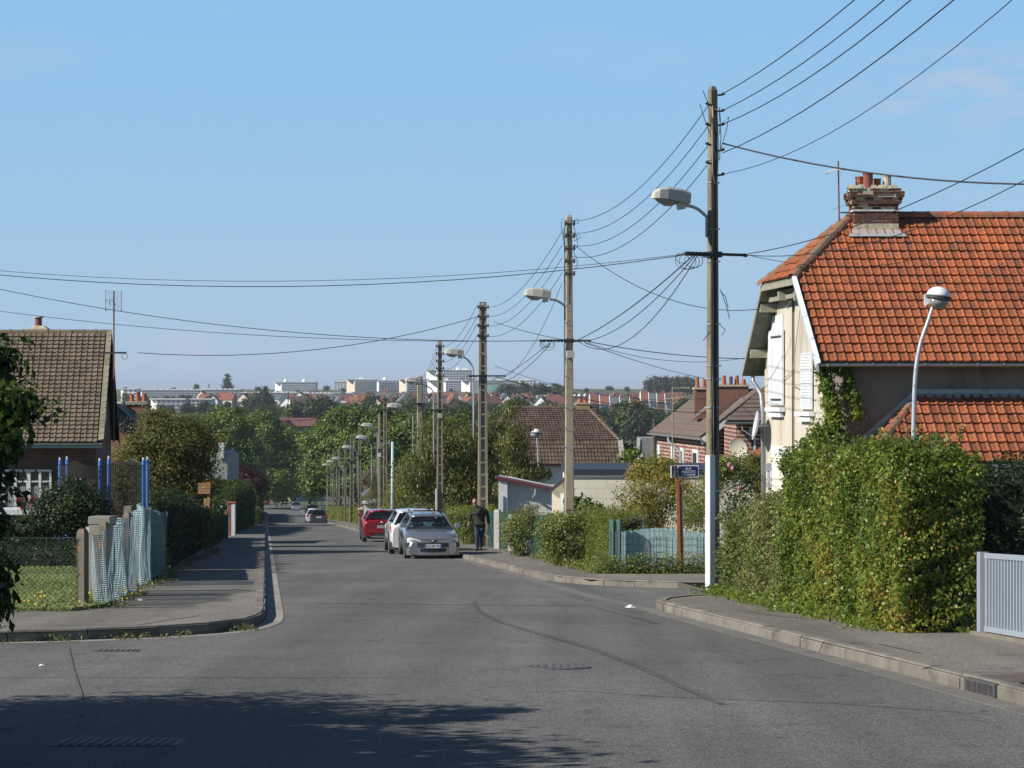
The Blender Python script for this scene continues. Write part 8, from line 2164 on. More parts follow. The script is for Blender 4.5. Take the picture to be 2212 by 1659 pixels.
# ---- distant cars
sm = [("dark grey hatchback, nearest of the distant cars parked on the right", 225, 4.43+.85, paint("dark_grey", (.085,.085,.09), .5), 0, 1.46), ("white hatchback just behind the distant dark grey one", 232.5, 4.1+.85, WH, 0, 1.50), ("black car hidden behind the distant white hatchback", 240, 4.15+.9, paint("black", (.015,.016,.02), .3), 0, 1.5),
      ("dark blue van parked furthest in the distant right-hand line", 265, 4.6+.9, paint("navy", (.02,.03,.06), .3), 0, 1.95), ("small silver car facing the camera at the end of the street", 395, U(640, 395), paint("silver", (.36,.38,.41), .7, .3), 1, 1.46),
      ("small red car with dark rear parked at the street's far left end", 432, U(573, 432), paint("red_dark", (.25,.02,.025), .3), 0, 1.45)]
for i, (lb, v_, u_, pn, fr, hh) in enumerate(sm):
    c_, g = car(lb, S(u_, v_, 0), THR + (R(180) if fr else 0), dict(H=hh, tail=1.0+(hh-1.46)*.4, belt=1.0+(hh-1.46)*.4, L=4.1, wb=2.5), pn, 'cars parked far down the street', glass_r=CARGD)
    yy = g['yr'] if not fr else g['yf']
    if not fr:
        for s in (-1, 1):
            mb = MB(); mb.bevbox(s*.70-.09, s*.70+.09, yy-.01, yy+.1, .72, .92, .01); mb.build("tail_lamp", REDL, c_)
        mb = MB(); mb.box(-.26, .26, yy-.03, yy-.005, .62, .74); mb.build("number_plate", PLW, c_)
    else:
        for s in (-1, 1):
            mb = MB(); mb.bevbox(s*.6-.14, s*.6+.14, yy-.16, yy-.02, .56, .68, .01); mb.build("headlamp", HLG, c_)
        mb = MB(); mb.box(-.26, .26, yy+.0, yy+.02, .38, .5); mb.build("number_plate", PLW, c_)
# ------------------------------------------------------------------ the man
def skin(name, verts, edges, radii, m, parent, sub=2, root=0, M=None):
    me = bpy.data.meshes.new(name); me.from_pydata([tuple(v) for v in verts], edges, [])
    o = bpy.data.objects.new(name, me); col.objects.link(o)
    md = o.modifiers.new("s", 'SKIN'); md.use_smooth_shade = True
    sv = me.skin_vertices[0].data
    for i, r_ in enumerate(radii):
        sv[i].radius = r_ if hasattr(r_, '__len__') else (r_, r_); sv[i].use_root = (i == root)
    sd = o.modifiers.new("d", 'SUBSURF'); sd.levels = sub; sd.render_levels = sub
    dg_ = bpy.context.evaluated_depsgraph_get(); me2 = bpy.data.meshes.new_from_object(o.evaluated_get(dg_))
    bpy.data.objects.remove(o); bpy.data.meshes.remove(me)
    me2.materials.clear(); me2.materials.append(m); me2.name = name
    for p in me2.polygons: p.use_smooth = True
    return link(name, me2, parent, M)
SKIN = mat("skin", (.50,.26,.19), .5, (.44,.21,.15), 12)
JACK = mat("jacket_dark_green", (.018,.022,.014), .9, (.028,.034,.02), 14, 1, .4, 60)
JEAN = mat("jeans_navy", (.022,.032,.06), .9, (.045,.07,.12), 3, 1, .3, 60)
SHOE = mat("shoe_black", (.012,.012,.014), .5)
pm = thing("person", "bald man in dark green zip jacket and jeans walking on the pavement, looking down", "person", S(7.15, 76, .125), R(-4))
J = dict(pel=(.03,0,.90), w=(.02,.0,1.08), ch=(.01,.01,1.27), nb=(-.02,.0,1.43), nk=(-.055,-.03,1.49), hd=(-.085,-.05,1.56), sl=(-.19,.0,1.38), sr=(.23,.01,1.385), el=(-.28,.04,1.13), er=(.31,.05,1.12), wl=(-.325,-.08,.93), wr=(.335,-.0,.86),
         hl=(-.07,0,.87), hr=(.13,.0,.87), kl=(-.045,-.10,.50), kr=(.10,.02,.49), al=(-.035,-.02,.09), ar=(.065,.16,.12))
names = list(J.keys()); idx = {k: i for i, k in enumerate(names)}
E_ = [('pel','w'),('w','ch'),('ch','nb'),('nb','nk'),('nk','hd'),('nb','sl'),('nb','sr'),('sl','el'),('sr','er'),('el','wl'),('er','wr'),('pel','hl'),('pel','hr'),('hl','kl'),('hr','kr'),('kl','al'),('kr','ar')]
rad = dict(pel=(.11,.085), w=(.11,.085), ch=(.13,.095), nb=.085, nk=.058, hd=.06, sl=.06, sr=.06, el=.042, er=.042, wl=.03, wr=.03, hl=.07, hr=.07, kl=.05, kr=.05, al=.042, ar=.042)
skin("body", [J[n] for n in names], [(idx[a], idx[b]) for a, b in E_], [rad[n] for n in names], SKIN, pm, 2, idx['pel'])
def head_mesh():
    mb = MB(); rings = []
    prof = [(-.125, .030, .030, -.045), (-.112, .048, .052, -.030), (-.085, .060, .075, -.016), (-.05, .068, .088, -.008), (-.01, .073, .095, 0), (.03, .076, .099, .006), (.07, .073, .095, .01), (.10, .060, .080, .012), (.122, .036, .05, .012), (.130, .012, .016, .012)]
    n = 20
    for z, rx, ry, yo in prof:
        r_ = []
        for k in range(n):
            a = 2*math.pi*k/n; x = rx*math.cos(a); y = ry*math.sin(a) + yo
            if math.sin(a) < -.6:
                c = abs(math.cos(a))
                if -.03 < z < .0 and c < .25: y -= .022*(1-c*3)      # nose
                if -.06 < z < -.03 and c < .2: y -= .010
                if .02 < z < .05 and .2 < c < .7: y += .008          # eye sockets
                if z > .05 and z < .08: y -= .004
            r_.append((x, y, z))
        rings.append(r_)
    mb.loft(rings); return mb
Mh = Matrix.Translation((-.115, -.075, 1.615)) @ Matrix.Rotation(R(-8), 4, 'Y') @ Matrix.Rotation(R(26), 4, 'X') @ Matrix.Rotation(R(-14), 4, 'Z')
hb_ = head_mesh(); hb_.v = [tuple(Mh @ Vector(p)) for p in hb_.v]; hd = hb_.build("head", SKIN, pm, smooth=True)
for s in (-1, 1):
    mb = MB(); mb.lathe([(.004, -.012), (.02, -.010), (.026, 0), (.018, .008), (.004, .010)], 10, Mh @ Matrix.Translation((s*.076, .008, .0)) @ Matrix.Rotation(R(90*s), 4, 'Y') @ Matrix.Scale(1.3, 4, (1, 0, 0))); mb.build("ear", SKIN, hd, smooth=True)
    mb = MB(); mb.lathe([(.002, -.006), (.010, -.004), (.012, 0), (.008, .006), (.002, .008)], 8, Mh @ Matrix.Translation((s*.030, -.082, .033))); mb.build("eye", mat("eye_dark", (.05,.035,.03), .2), hd, smooth=True)
    mb = MB(); mb.box(-.018, .018, -.004, .004, -.003, .003, Mh @ Matrix.Translation((s*.031, -.090, .052))); mb.build("eyebrow", mat("brow_grey", (.12,.09,.07), .9), hd)
mb = MB(); mb.box(-.025, .025, -.004, .003, -.003, .003, Mh @ Matrix.Translation((0, -.094, -.062))); mb.build("mouth", mat("lips", (.30,.11,.09), .5), hd)
mb = MB(); rings = []
for z, sc in ((-.05, 1.0), (.0, 1.02), (.035, 1.015)):
    r_ = []
    for k in range(13):
        a = R(-12) + R(204)*k/12
        rx = .074*sc if z > -.03 else .069; ry = (.096 if z > -.03 else .088)*sc
        r_.append(tuple(Mh @ Vector((rx*math.cos(a), ry*math.sin(a)+.002, z))))
    rings.append(r_)
mb.loft(rings, cap=False, closed=False); mb.build("cropped_hair", mat("hair_grey", (.16,.13,.11), .9, (.22,.18,.15), 40), hd, smooth=True)
jv = [(.035,0,.77),(.035,0,.92),(.02,0,1.08),(.01,.01,1.26),(-.0,.01,1.38),(-.03,-.01,1.47),(-.20,.0,1.365),(.24,.01,1.37),(-.285,.04,1.13),(.315,.05,1.12),(-.325,-.065,.955),(.338,.01,.885)]
je = [(0,1),(1,2),(2,3),(3,4),(4,5),(4,6),(4,7),(6,8),(7,9),(8,10),(9,11)]
jr = [(.225,.17),(.225,.17),(.22,.165),(.225,.165),(.165,.125),(.075,.075),(.082,.082),(.082,.082),(.066,.066),(.066,.066),(.052,.052),(.052,.052)]
jk = skin("jacket", jv, je, jr, JACK, pm, 2, 2)
mb = MB(); mb.tube([(-.045,-.07,1.47),(-.04,-.125,1.38),(-.02,-.145,1.25),(.0,-.145,1.05),(.0,-.14,.83)], .006, 4); mb.build("zip", mat("zip_grey", (.16,.16,.13), .5), jk)
mb = MB(); mb.tube([(.11,-.135,1.30),(.13,-.13,1.30)], .013, 6); mb.build("emblem", mat("emblem_pale", (.4,.4,.4), .6), jk)
mb = MB(); rings = []
for z, rr_ in ((1.42, .085), (1.47, .078), (1.50, .074)):
    rings.append([(-.035-.35*(z-1.42)+rr_*math.cos(a), -.015-.3*(z-1.42)+rr_*math.sin(a), z+.02*math.sin(a)) for a in np.linspace(0, 2*math.pi, 14)[:-1]])
mb.loft(rings, cap=False); mb.build("collar", JACK, jk, smooth=True)
tv = [(.03,0,.86),(-.06,0,.80),(.125,0,.80),(-.045,-.09,.50),(.10,.02,.49),(-.035,-.02,.075),(.066,.16,.10)]
te = [(0,1),(0,2),(1,3),(2,4),(3,5),(4,6)]
trr = [(.16,.12),(.112,.12),(.112,.12),(.078,.08),(.078,.08),(.066,.07),(.066,.07)]
skin("jeans", tv, te, trr, JEAN, pm, 2, 0)
for nm, a, b in (("shoe", (-.035, .04, .05), (-.085, -.20, .035)), ("shoe", (.066, .20, .06), (.075, .0, .035))):
    skin("shoe", [a, ((a[0]+b[0])/2, (a[1]+b[1])/2, .045), b], [(0,1),(1,2)], [(.045,.05),(.048,.042),(.042,.03)], SHOE, pm, 1)
def hand(wx, wy, wz, s, curl, parent):
    W_ = Vector((wx, wy, wz)); V_ = []; E2 = []; R2 = []
    h = thing if False else None
    pv = [W_, W_+Vector((s*.004, -.01, -.05)), W_+Vector((s*.006, -.015, -.085))]
    hd_ = skin("hand", pv, [(0,1),(1,2)], [(.026,.022),(.034,.020),(.032,.018)], SKIN, parent, 1)
    for i, (dy, ln) in enumerate(((-.036, .070), (-.014, .078), (.008, .072), (.028, .056))):
        b0 = W_+Vector((s*.006, dy-.012, -.085)); c1 = b0+Vector((-s*.006*curl, 0, -ln*.42)); c2 = c1+Vector((-s*.02*curl, -.004, -ln*.33)); c3 = c2+Vector((-s*.026*curl, -.004, -ln*.12))
        skin("finger", [b0+Vector((0,0,.02)), b0, c1, c2, c3], [(0,1),(1,2),(2,3),(3,4)], [.010,.0095,.009,.008,.007], SKIN, hd_, 1)
    b0 = W_+Vector((-s*.004, -.035, -.03)); skin("thumb", [b0+Vector((0,.02,.01)), b0, b0+Vector((-s*.012, -.02, -.028)), b0+Vector((-s*.02, -.022, -.055))], [(0,1),(1,2),(2,3)], [.013,.012,.010,.008], SKIN, hd_, 1)
hand(-.335, -.09, .93, -1, 1.0, pm); hand(.342, -.0, .86, 1, .9, pm)
bg_ = thing("carrier_bag", "small pale plastic bag hanging from the walking man's hand", "bag", S(7.15, 76, .125) + Vector((.345, -.03, .42)))
mb = MB(); rings = []
for z, w_, d_ in ((0, .03, .03), (.05, .075, .05), (.16, .085, .055), (.25, .05, .035), (.31, .015, .012), (.36, .012, .01)):
    rings.append([(w_*math.cos(a)*(1+.15*math.sin(3*a+z*20)), d_*math.sin(a)*(1+.15*math.cos(2*a)), z) for a in np.linspace(0, 2*math.pi, 13)[:-1]])
mb.loft(rings); mb.build("bag_body", glassmat("thin_plastic", (.55,.6,.65), .55), bg_, smooth=True)
ld = thing("leash", "dark coiled strap held in the walking man's other hand", "strap", S(7.15, 76, .125) + Vector((-.335, -.10, .80)))
mb = MB(); mb.tube([(.02*math.sin(a*1.3), .03*math.cos(a), .05-.012*a) for a in np.linspace(0, 12, 24)], .008, 5); mb.build("strap_coil", mat("strap_navy", (.02,.02,.05), .7), ld)
# ------------------------------------------------------------------ far side of the valley: blocks, houses, trees
rf = random.Random(12)
F_WH = mat("far_white", (.80,.80,.78), .85); F_CR = mat("far_cream", (.66,.58,.47), .85); F_BL = mat("far_grey_blue", (.42,.45,.48), .8)
F_WIN = mat("far_window", (.10,.115,.14), .25, spec=.8); F_BALC = mat("far_balcony", (.50,.53,.56), .8); F_RED = mat("far_brick", (.24,.10,.07), .9, (.3,.14,.1), .3)
F_ROOF = mat("far_roof_orange", (.24,.085,.05), .9, (.16,.075,.055), .08, 1, isl=.35); F_ROOFB = mat("far_roof_brown", (.15,.10,.085), .9, (.10,.08,.075), .08, 1, isl=.3); F_SLATE = mat("far_roof_slate", (.10,.11,.13), .8, (.14,.15,.17), .1)
F_TEAL = mat("far_roof_teal", (.10,.21,.20), .7, (.14,.25,.24), .1)
def block(label, x0, x1, yt, yb, v, end=None, wallm=F_BL, endm=F_WH, floors=5, bays=10, deep=12, extras=(), side='L', name='apartment_block', balc=False, cat='building'):
    """slab block seen from its long side, with a bright gable end on the left up to picture x=end"""
    v = min(v, hill_v(yb)-8); o = Wp((x0+x1)/2, yb, v)
    t = thing(name, label, cat, o)
    k = v/FX
    X = lambda x: (x - (x0+x1)/2)*k
    H = (yb-yt)*k; Zb = -12
    xe = end if end is not None else x0
    wd = xe - x0
    # end wall: angled towards the left; long wall behind it
    mb = MB()
    if wd > 0:
        mb.prism([(X(x0), wd*k*1.2, Zb), (X(xe), 0, Zb), (X(xe), 0, H), (X(x0), wd*k*1.2, H)], (0, .5, 0)); mb.build("gable_wall", endm, t)
    mb = MB(); mb.loft([[(X(xe), 0.01, Zb), (X(x1), 0.01, Zb), (X(x1), deep, Zb), (X(xe), deep, Zb)], [(X(xe), 0.01, H), (X(x1), 0.01, H), (X(x1), deep, H), (X(xe), deep, H)]]); mb.build("wall", wallm, t)
    mb = MB(); mb.box(X(x0)-.2, X(x1)+.2, -.3, deep+.2, H, H+.5); mb.build("roof_edge", F_WH, t)
    fh = H/floors; bw = (X(x1)-X(xe))/bays
    if bays:
        w_ = MB(); b_ = MB()
        for f in range(floors):
            for b in range(bays):
                xa = X(xe)+b*bw+bw*.18; za = f*fh+fh*.28
                w_.box(xa, xa+bw*.64, -.12, .0, za, za+fh*.5)
                if balc: b_.box(xa-bw*.1, xa+bw*.74, -1.2, -.13, f*fh+.02, f*fh+fh*.30)
        if floors*bays <= 60:
            for f in range(0):
                pass
        o_ = w_.build("windows", F_WIN, t); tag(o_, kind='stuff')
        if balc: tag(b_.build("balconies", F_BALC, t), kind='stuff')
    for (xa, xb, ya, kind) in extras:
        mb = MB()
        if kind == 'tank': mb.lathe([((X(xb)-X(xa))/2, 0), ((X(xb)-X(xa))/2, (yt-ya)*k*.7), ((X(xb)-X(xa))*.2, (yt-ya)*k)], 12, Matrix.Translation(((X(xa)+X(xb))/2, deep/2, H+.5))); mb.build("roof_tank", F_WH, t)
        else: mb.box(X(xa), X(xb), 1, deep-1, H+.5, H+(yt-ya)*k); mb.build("roof_box", F_WH, t)
    return t
block("pale blue-grey slab block with bright white end and two round roof tanks", 592, 683, 826, 849, 1900, 608, F_BALC, F_WH, 5, 14, extras=((611, 620, 820, 'tank'), (651, 661, 820, 'tank')))
block("low grey terrace block along the skyline at far left", 300, 470, 843, 856, 1750, 306, F_BL, F_WH, 3, 26, extras=tuple((x, x+3, 840, 'box') for x in range(320, 470, 13)))
block("low grey terrace block with white stair bay left of the fir", 432, 520, 842, 857, 1780, 438, F_BL, F_WH, 3, 14, extras=tuple((x, x+3, 839, 'box') for x in range(440, 515, 11)))
block("white-ended block directly right of the left house's chimney", 260, 297, 841, 868, 1600, 266, F_WH, F_WH, 4, 3)
block("modern three-storey building in grey, dark and white left of the warehouse", 323, 400, 863, 889, 1250, 338, F_BL, F_WH, 3, 6, wallm_=None) if False else block("modern three-storey building in grey, dark and white left of the warehouse", 323, 400, 863, 889, 1250, 338, F_BL, F_WH, 3, 6)
block("white modern annex beside the grey three-storey building", 400, 458, 863, 884, 1270, 404, F_BALC, F_WH, 3, 6)
block("long low three-storey block with white end bays below the tanks", 521, 645, 849, 863, 1700, 532, F_BL, F_WH, 3, 20, extras=((582, 590, 849.5, 'box'),) + tuple((x, x+2.5, 846, 'box') for x in range(528, 640, 9)))
block("long low block continuing right below the balcony blocks", 646, 760, 850, 862, 1720, 652, F_BL, F_WH, 3, 18, extras=tuple((x, x+2.5, 847, 'box') for x in range(655, 755, 9)))
block("stepped white block at the left of the balcony blocks", 722, 748, 825, 843, 1950, None, F_WH, F_WH, 4, 4)
block("cream-ended apartment block with dark balconies, leftmost of the tall group", 747, 812, 820, 849, 1850, 766, F_BALC, F_CR, 6, 8, balc=True, extras=((774, 786, 815, 'box'), (793, 800, 818, 'box')))
block("grey balcony block with round roof tank next to the cream-ended one", 812, 861, 822, 847, 1870, 818, F_BALC, F_WH, 6, 7, balc=True, extras=((826, 836, 816, 'tank'),))
block("cream slab behind the plain pale pole among the tower blocks", 861, 925, 820, 849, 1850, 878, F_BALC, F_CR, 6, 7, balc=True, extras=((886, 894, 816, 'box'),))
block("tallest white tower block on the skyline with rooftop box", 920, 1019, 800, 846, 1900, 944, F_BALC, F_WH, 9, 11, extras=((998, 1010, 794, 'box'), (985, 994, 795, 'tank')))
block("white annex block in front of the tallest tower, left part", 922, 957, 822, 851, 1840, 950, F_WH, F_WH, 5, 2)
block("grey block before the tallest tower with white gable", 957, 1007, 823, 847, 1835, 963, F_BALC, F_WH, 5, 8, extras=((960, 968, 817, 'box'),))
block("white-gabled block right of the tallest tower", 996, 1050, 822, 848, 1825, 1015, F_BALC, F_WH, 5, 7)
block("long grey block stretching right behind the wide ladder pole", 1046, 1120, 822, 842, 1880, 1050, F_BL, F_WH, 4, 16, extras=((1073, 1082, 818, 'box'),))
block("small cream tower with two dark window columns, rightmost of the skyline group", 1122, 1158, 822, 845, 1840, 1136, F_WH, F_CR, 6, 3, extras=((1135, 1142, 819, 'box'),))
t = thing("hall", "teal tent-roofed hall left of the wide ladder pole on the hillside", "hall", Wp(1050, 858, 1600)); k = 1600/FX
mb = MB(); mb.loft([[(-46*k, -6, -8), (46*k, -6, -8), (46*k, 20, -8), (-46*k, 20, -8)], [(-44*k, -5, 1.2), (44*k, -5, 1.2), (44*k, 20, 1.2), (-44*k, 20, 1.2)]]); mb.build("wall", F_WH, t)
mb = MB(); mb.loft([[(-46*k, -7, 1.0), (2*k, -9, 1.0), (46*k, -3, 1.0), (46*k, 22, 1.0), (-46*k, 22, 1.0)], [(-5*k, 5, 25*k), (15*k, 4, 25*k), (30*k, 6, 26*k), (30*k, 10, 26*k), (-5*k, 10, 25*k)]]); mb.build("roof", F_TEAL, t)
block("long white-roofed warehouse with brick walls left of the dark conifer", 498, 560, 866, 878, 1330, None, F_RED, F_WH, 1, 6, deep=30, name='warehouse')
block("low white-roofed warehouse right of the dark conifer", 580, 636, 867, 878, 1330, None, F_RED, F_WH, 1, 6, deep=30, name='warehouse')
block("white building with red mansard and dormers above the garages", 1128, 1178, 866, 880, 1250, None, F_WH, F_WH, 1, 6, deep=14, name='large_house')
def hipbig(label, x0, x1, yr_, ye, yb, v, wm, rm, dorm=0, cat='building', name='large_house'):
    v = min(v, hill_v(yb)-6); t = thing(name, label, cat, Wp((x0+x1)/2, yb, v)); k = v/FX
    w = (x1-x0)/2*k; he = (yb-ye)*k; hr_ = (yb-yr_)*k
    mb = MB(); mb.box(-w*.97, w*.97, 0, 10, -6, he); mb.build("wall", wm, t)
    mb = MB(); mb.loft([[(-w, -.6, he-.05), (w, -.6, he-.05), (w, 10.6, he-.05), (-w, 10.6, he-.05)], [(-w*.92, 5, hr_), (w*.92, 5, hr_), (w*.92, 5.2, hr_), (-w*.92, 5.2, hr_)]]); rf_ = mb.build("roof", rm, t)
    for i in range(dorm):
        x = -w*.8 + 1.6*w*i/max(1, dorm-1); d = MB(); z = he+(hr_-he)*.25
        d.loft([[(x-.9, .2, z), (x+.9, .2, z), (x+.9, .2, z+1.3), (x, .2, z+2.1), (x-.9, .2, z+1.3)], [(x-.9, 4, z), (x+.9, 4, z), (x+.9, 4, z+1.3), (x, 4, z+2.1), (x-.9, 4, z+1.3)]]); d.build("dormer", F_WH, t)
    n = max(2, int((x1-x0)/7)); wb = MB()
    for i in range(n): wb.box(-w*.9+1.8*w*i/n, -w*.9+1.8*w*i/n+1.2, -.12, 0, he*.35, he*.75)
    tag(wb.build("windows", F_WIN, t), kind='stuff')
    return t
hipbig("long red mansard roof with white dormers above the brown-roofed house", 1130, 1182, 853, 864, 870, 1290, F_RED, F_ROOF, 6)
hipbig("big maroon-roofed brick house between the tree crowns above the street", 592, 682, 903, 920, 945, 640, F_RED, mat("far_roof_maroon", (.14,.06,.055), .9, (.17,.08,.07), .1), 0)
t = thing("large_house", "brick gabled wing of the big maroon-roofed house", "building", Wp(618, 945, 622)); k = 622/FX
mb = MB(); mb.prism([(-16*k, 0, -4), (16*k, 0, -4), (16*k, 0, 16*k), (0, 0, 34*k), (-16*k, 0, 16*k)], (0, 9, 0)); mb.build("wall", F_RED, t)
mb = MB(); mb.prism([(-18*k, -.4, 14*k), (0, -.4, 35*k), (18*k, -.4, 14*k), (18*k, -.4, 17*k), (0, -.4, 38*k), (-18*k, -.4, 17*k)], (0, 10, 0)); mb.build("roof", mat("far_roof_maroon", (.14,.06,.055), .9), t)
hipbig("long orange-roofed terrace behind the cherry tree crown", 882, 1010, 875, 884, 893, 1060, F_RED, F_ROOF, 0)
hipbig("grey-roofed house row peeping right of the orange terrace", 985, 1048, 884, 900, 915, 800, F_BL, F_SLATE, 0)
t = thing("lattice_mast", "white lattice floodlight mast rising above the plane trees", "mast", Wp(742, 915, 800)); k = 800/FX
mb = MB()
for s in (-1, 1): mb.tube([(s*4*k, 0, -6), (s*3*k, 0, 46*k)], .12, 4)
for i in range(9): mb.tube([(-4*k, 0, i*5*k), (4*k, 0, (i+1)*5*k)], .07, 4); mb.tube([(4*k, 0, i*5*k), (-4*k, 0, (i+1)*5*k)], .07, 4)
mb.build("lattice", F_WH, t)
mb = MB(); mb.box(-6*k, 6*k, -.3, .3, 45*k, 49*k); mb.build("lamp_rack", F_WH, t)
t = thing("chimney_stack", "small blue chimney stack on the left skyline", "chimney", Wp(451, 846, 1750)); k = 1750/FX
mb = MB(); mb.tube([(0,0,-8), (0,0,17*k)], 1.6*k, 8); mb.build("stack", mat("far_blue", (.12,.30,.42), .7), t)
# ---- prototype houses: wall, roof, chimney, windows
def house_proto(w, d, h, r, wm, rm, gable=False):
    """gable=True shows the gable to the camera"""
    P = []
    mb = MB()
    if gable:
        mb.prism([(-w/2, 0, -3), (w/2, 0, -3), (w/2, 0, h), (0, 0, h+r), (-w/2, 0, h)], (0, d, 0)); P.append(("wall", mb.mesh("house_wall", wm)))
        mb = MB()
        for s in (-1, 1): mb.prism([(s*(w/2+.4), -.4, h-.35), (0, -.4, h+r+.05), (0, -.4, h+r+.3), (s*(w/2+.4), -.4, h-.1)], (0, d+.8, 0))
        P.append(("roof", mb.mesh("house_roof", rm)))
    else:
        mb.box(-w/2, w/2, 0, d, -3, h); mb.prism([(-w/2, 0, h), (-w/2, d/2, h+r-.05), (-w/2, d, h)], (w, 0, 0)); P.append(("wall", mb.mesh("house_wall", wm)))
        mb = MB(); mb.prism([(-w/2-.3, -.4, h-.25), (-w/2-.3, d/2, h+r), (-w/2-.3, d/2, h+r+.25), (-w/2-.3, -.4, h)], (w+.6, 0, 0)); mb.prism([(-w/2-.3, d+.4, h-.25), (-w/2-.3, d/2, h+r), (-w/2-.3, d/2, h+r+.25), (-w/2-.3, d+.4, h)], (w+.6, 0, 0))
        P.append(("roof", mb.mesh("house_roof", rm)))
    mb = MB(); mb.box(w*.28, w*.28+.9, d*.45, d*.45+.7, h+r*.3, h+r+1.1); P.append(("chimney", mb.mesh("house_chimney", F_RED)))
    for i in range(2):
        mb = MB(); x = -w*.3 + i*w*.42; mb.box(x, x+1.2, -.1, 0.0, h*.4, h*.4+1.5); P.append(("window", mb.mesh("house_window", F_WIN)))
    return P
PR = [(house_proto(9, 9, 4.2, 4.2, F_CR, F_ROOF, True), "cream gable-fronted house with orange roof"), (house_proto(11, 8, 4, 4, F_RED, F_ROOF), "brick house with broad orange roof"),
      (house_proto(10, 8, 4.5, 3.6, F_WH, F_ROOFB), "white house with brown roof"), (house_proto(8, 9, 4.5, 4.2, F_WH, F_SLATE, True), "white gable-fronted house with slate roof"),
      (house_proto(12, 8, 3.8, 4.2, F_RED, F_SLATE), "brick house with grey roof"), (house_proto(8.5, 9, 4, 4.5, F_RED, F_ROOF, True), "brick gable-fronted house with orange roof"),
      (house_proto(10, 8, 4, 3.8, F_CR, F_ROOF), "cream house with broad orange roof")]
def put_house(i, x, yb, v, label, group, rz=0, sc=1):
    v = min(v, hill_v(yb)-4)
    t = thing("hillside_house", label, "house", Wp(x, yb, v), rz, group); t.scale = (sc, sc, sc)
    for nm, me in PR[i][0]: link(nm, me, t)
rows = []
for rn_, yb_, v_, xa_, xb_, n_h in (("top hillside row", 862, 1560, 420, 1480, 32), ("second hillside row", 869, 1400, 430, 1485, 36), ("middle hillside row", 878, 1220, 440, 1480, 32), ("lowest hillside row", 890, 1090, 600, 1480, 24)):
    rows.append((rn_, yb_, v_, [(rf.choice([0, 1, 2, 3, 4, 5, 6, 0, 6, 3]), xa_ + (xb_-xa_)*(q_+.5)/n_h + rf.uniform(-7, 7)) for q_ in range(n_h)]))
for rn, yb, v, items in rows:
    for n_, (i, x) in enumerate(items):
        dv = rf.uniform(-40, 40)
        put_house(i, x, yb + rf.uniform(-1.5, 1.5), v + dv, f"{PR[i][1]}, {ordn(n_+1)} from the left in the {rn}", "houses on the far hillside", R(rf.uniform(-22, 22)), rf.uniform(.85, 1.15)*{862: .52, 869: .6, 878: .72, 890: .85}[yb])
for r_, (x0, x1, y0, y1, v) in enumerate(((1284, 1392, 886, 892, 900), (1392, 1480, 878, 886, 960))):
    n = 5
    for i in range(n):
        x = x0 + (x1-x0)*i/n; y = y0 + (y1-y0)*i/n
        c = (F_ROOF, F_ROOF, F_SLATE, F_SLATE, F_ROOF)[i] if r_ == 0 else (F_ROOF, F_SLATE, F_ROOF, F_ROOFB, F_ROOF)[i]
        cn = "grey" if c is F_SLATE else ("brown" if c is F_ROOFB else "orange")
        t = thing("terraced_house", f"{cn}-roofed terraced house, {ordn(i+1)} from the left of the {'left' if r_ == 0 else 'right'} terrace near the brick house", "house", Wp(x, y, v), 0, "terraced houses on the right hillside"); k = v/FX
        w_ = (x1-x0)/n*k*.5
        mb = MB(); mb.box(-w_, w_, 0, 7, -5, 2.6); mb.build("wall", F_BL if i % 2 else F_RED, t)
        mb = MB(); mb.prism([(-w_+.2, -.4, 2.5), (-w_+.2, 3.5, 6.0), (-w_+.2, 7.4, 2.5)], (2*w_-.4, 0, 0)); mb.build("roof", c, t)
        mb = MB(); mb.prism([(-w_, -.6, 2.4), (-w_, 3.5, 6.4), (-w_, 7.6, 2.4)], (.35, 0, 0)); mb.build("party_gable", F_WH, t)
        mb = MB(); mb.box(w_*.4, w_*.4+.8, 3.2, 3.9, 5.2, 7.4); mb.build("chimney", F_RED, t)
        for q in (-.5, .2):
            mb = MB(); mb.box(w_*q, w_*q+.9, -.1, 0, .2, 1.7); mb.build("window", F_WIN, t)
an = thing("television_aerial", "long yellowish rake aerial standing left of the brick house roof", "aerial", Wp(1453, 1000, 100))
k = 100/FX
mb = MB(); mb.tube([(0, 0, 0), (0, 0, 165*k)], .03, 5); mb.build("mast", BEAM, an)
mb = MB(); mb.tube([(-2*k, 0, 161*k), (38*k, 0, 163*k)], .02, 4); mb.tube([(-20*k, 0, 138*k), (40*k, 0, 144*k)], .02, 4)
for i in range(9): mb.tube([(i*4.3*k, -.25, 162*k), (i*4.3*k, .25, 162*k)], .012, 4); mb.tube([((-18+i*6)*k, -.3, (138.5+i*.6)*k), ((-18+i*6)*k, .3, (138.5+i*.6)*k)], .012, 4)
mb.build("antenna", mat("aerial_yellow", (.50,.44,.26), .6), an)
t = thing("utility_pole", "short dark pole with a crossbar beyond the brown-roofed house", "pole", Wp(1413, 1060, 118)); k = 118/FX
mb = MB(); mb.tube([(0,0,0), (0,0,155*k)], .08, 6); mb.build("shaft", BARK(), t)
mb = MB(); mb.box(-14*k, 14*k, -.05, .05, 148*k, 150*k); mb.build("crossarm", IRON, t)
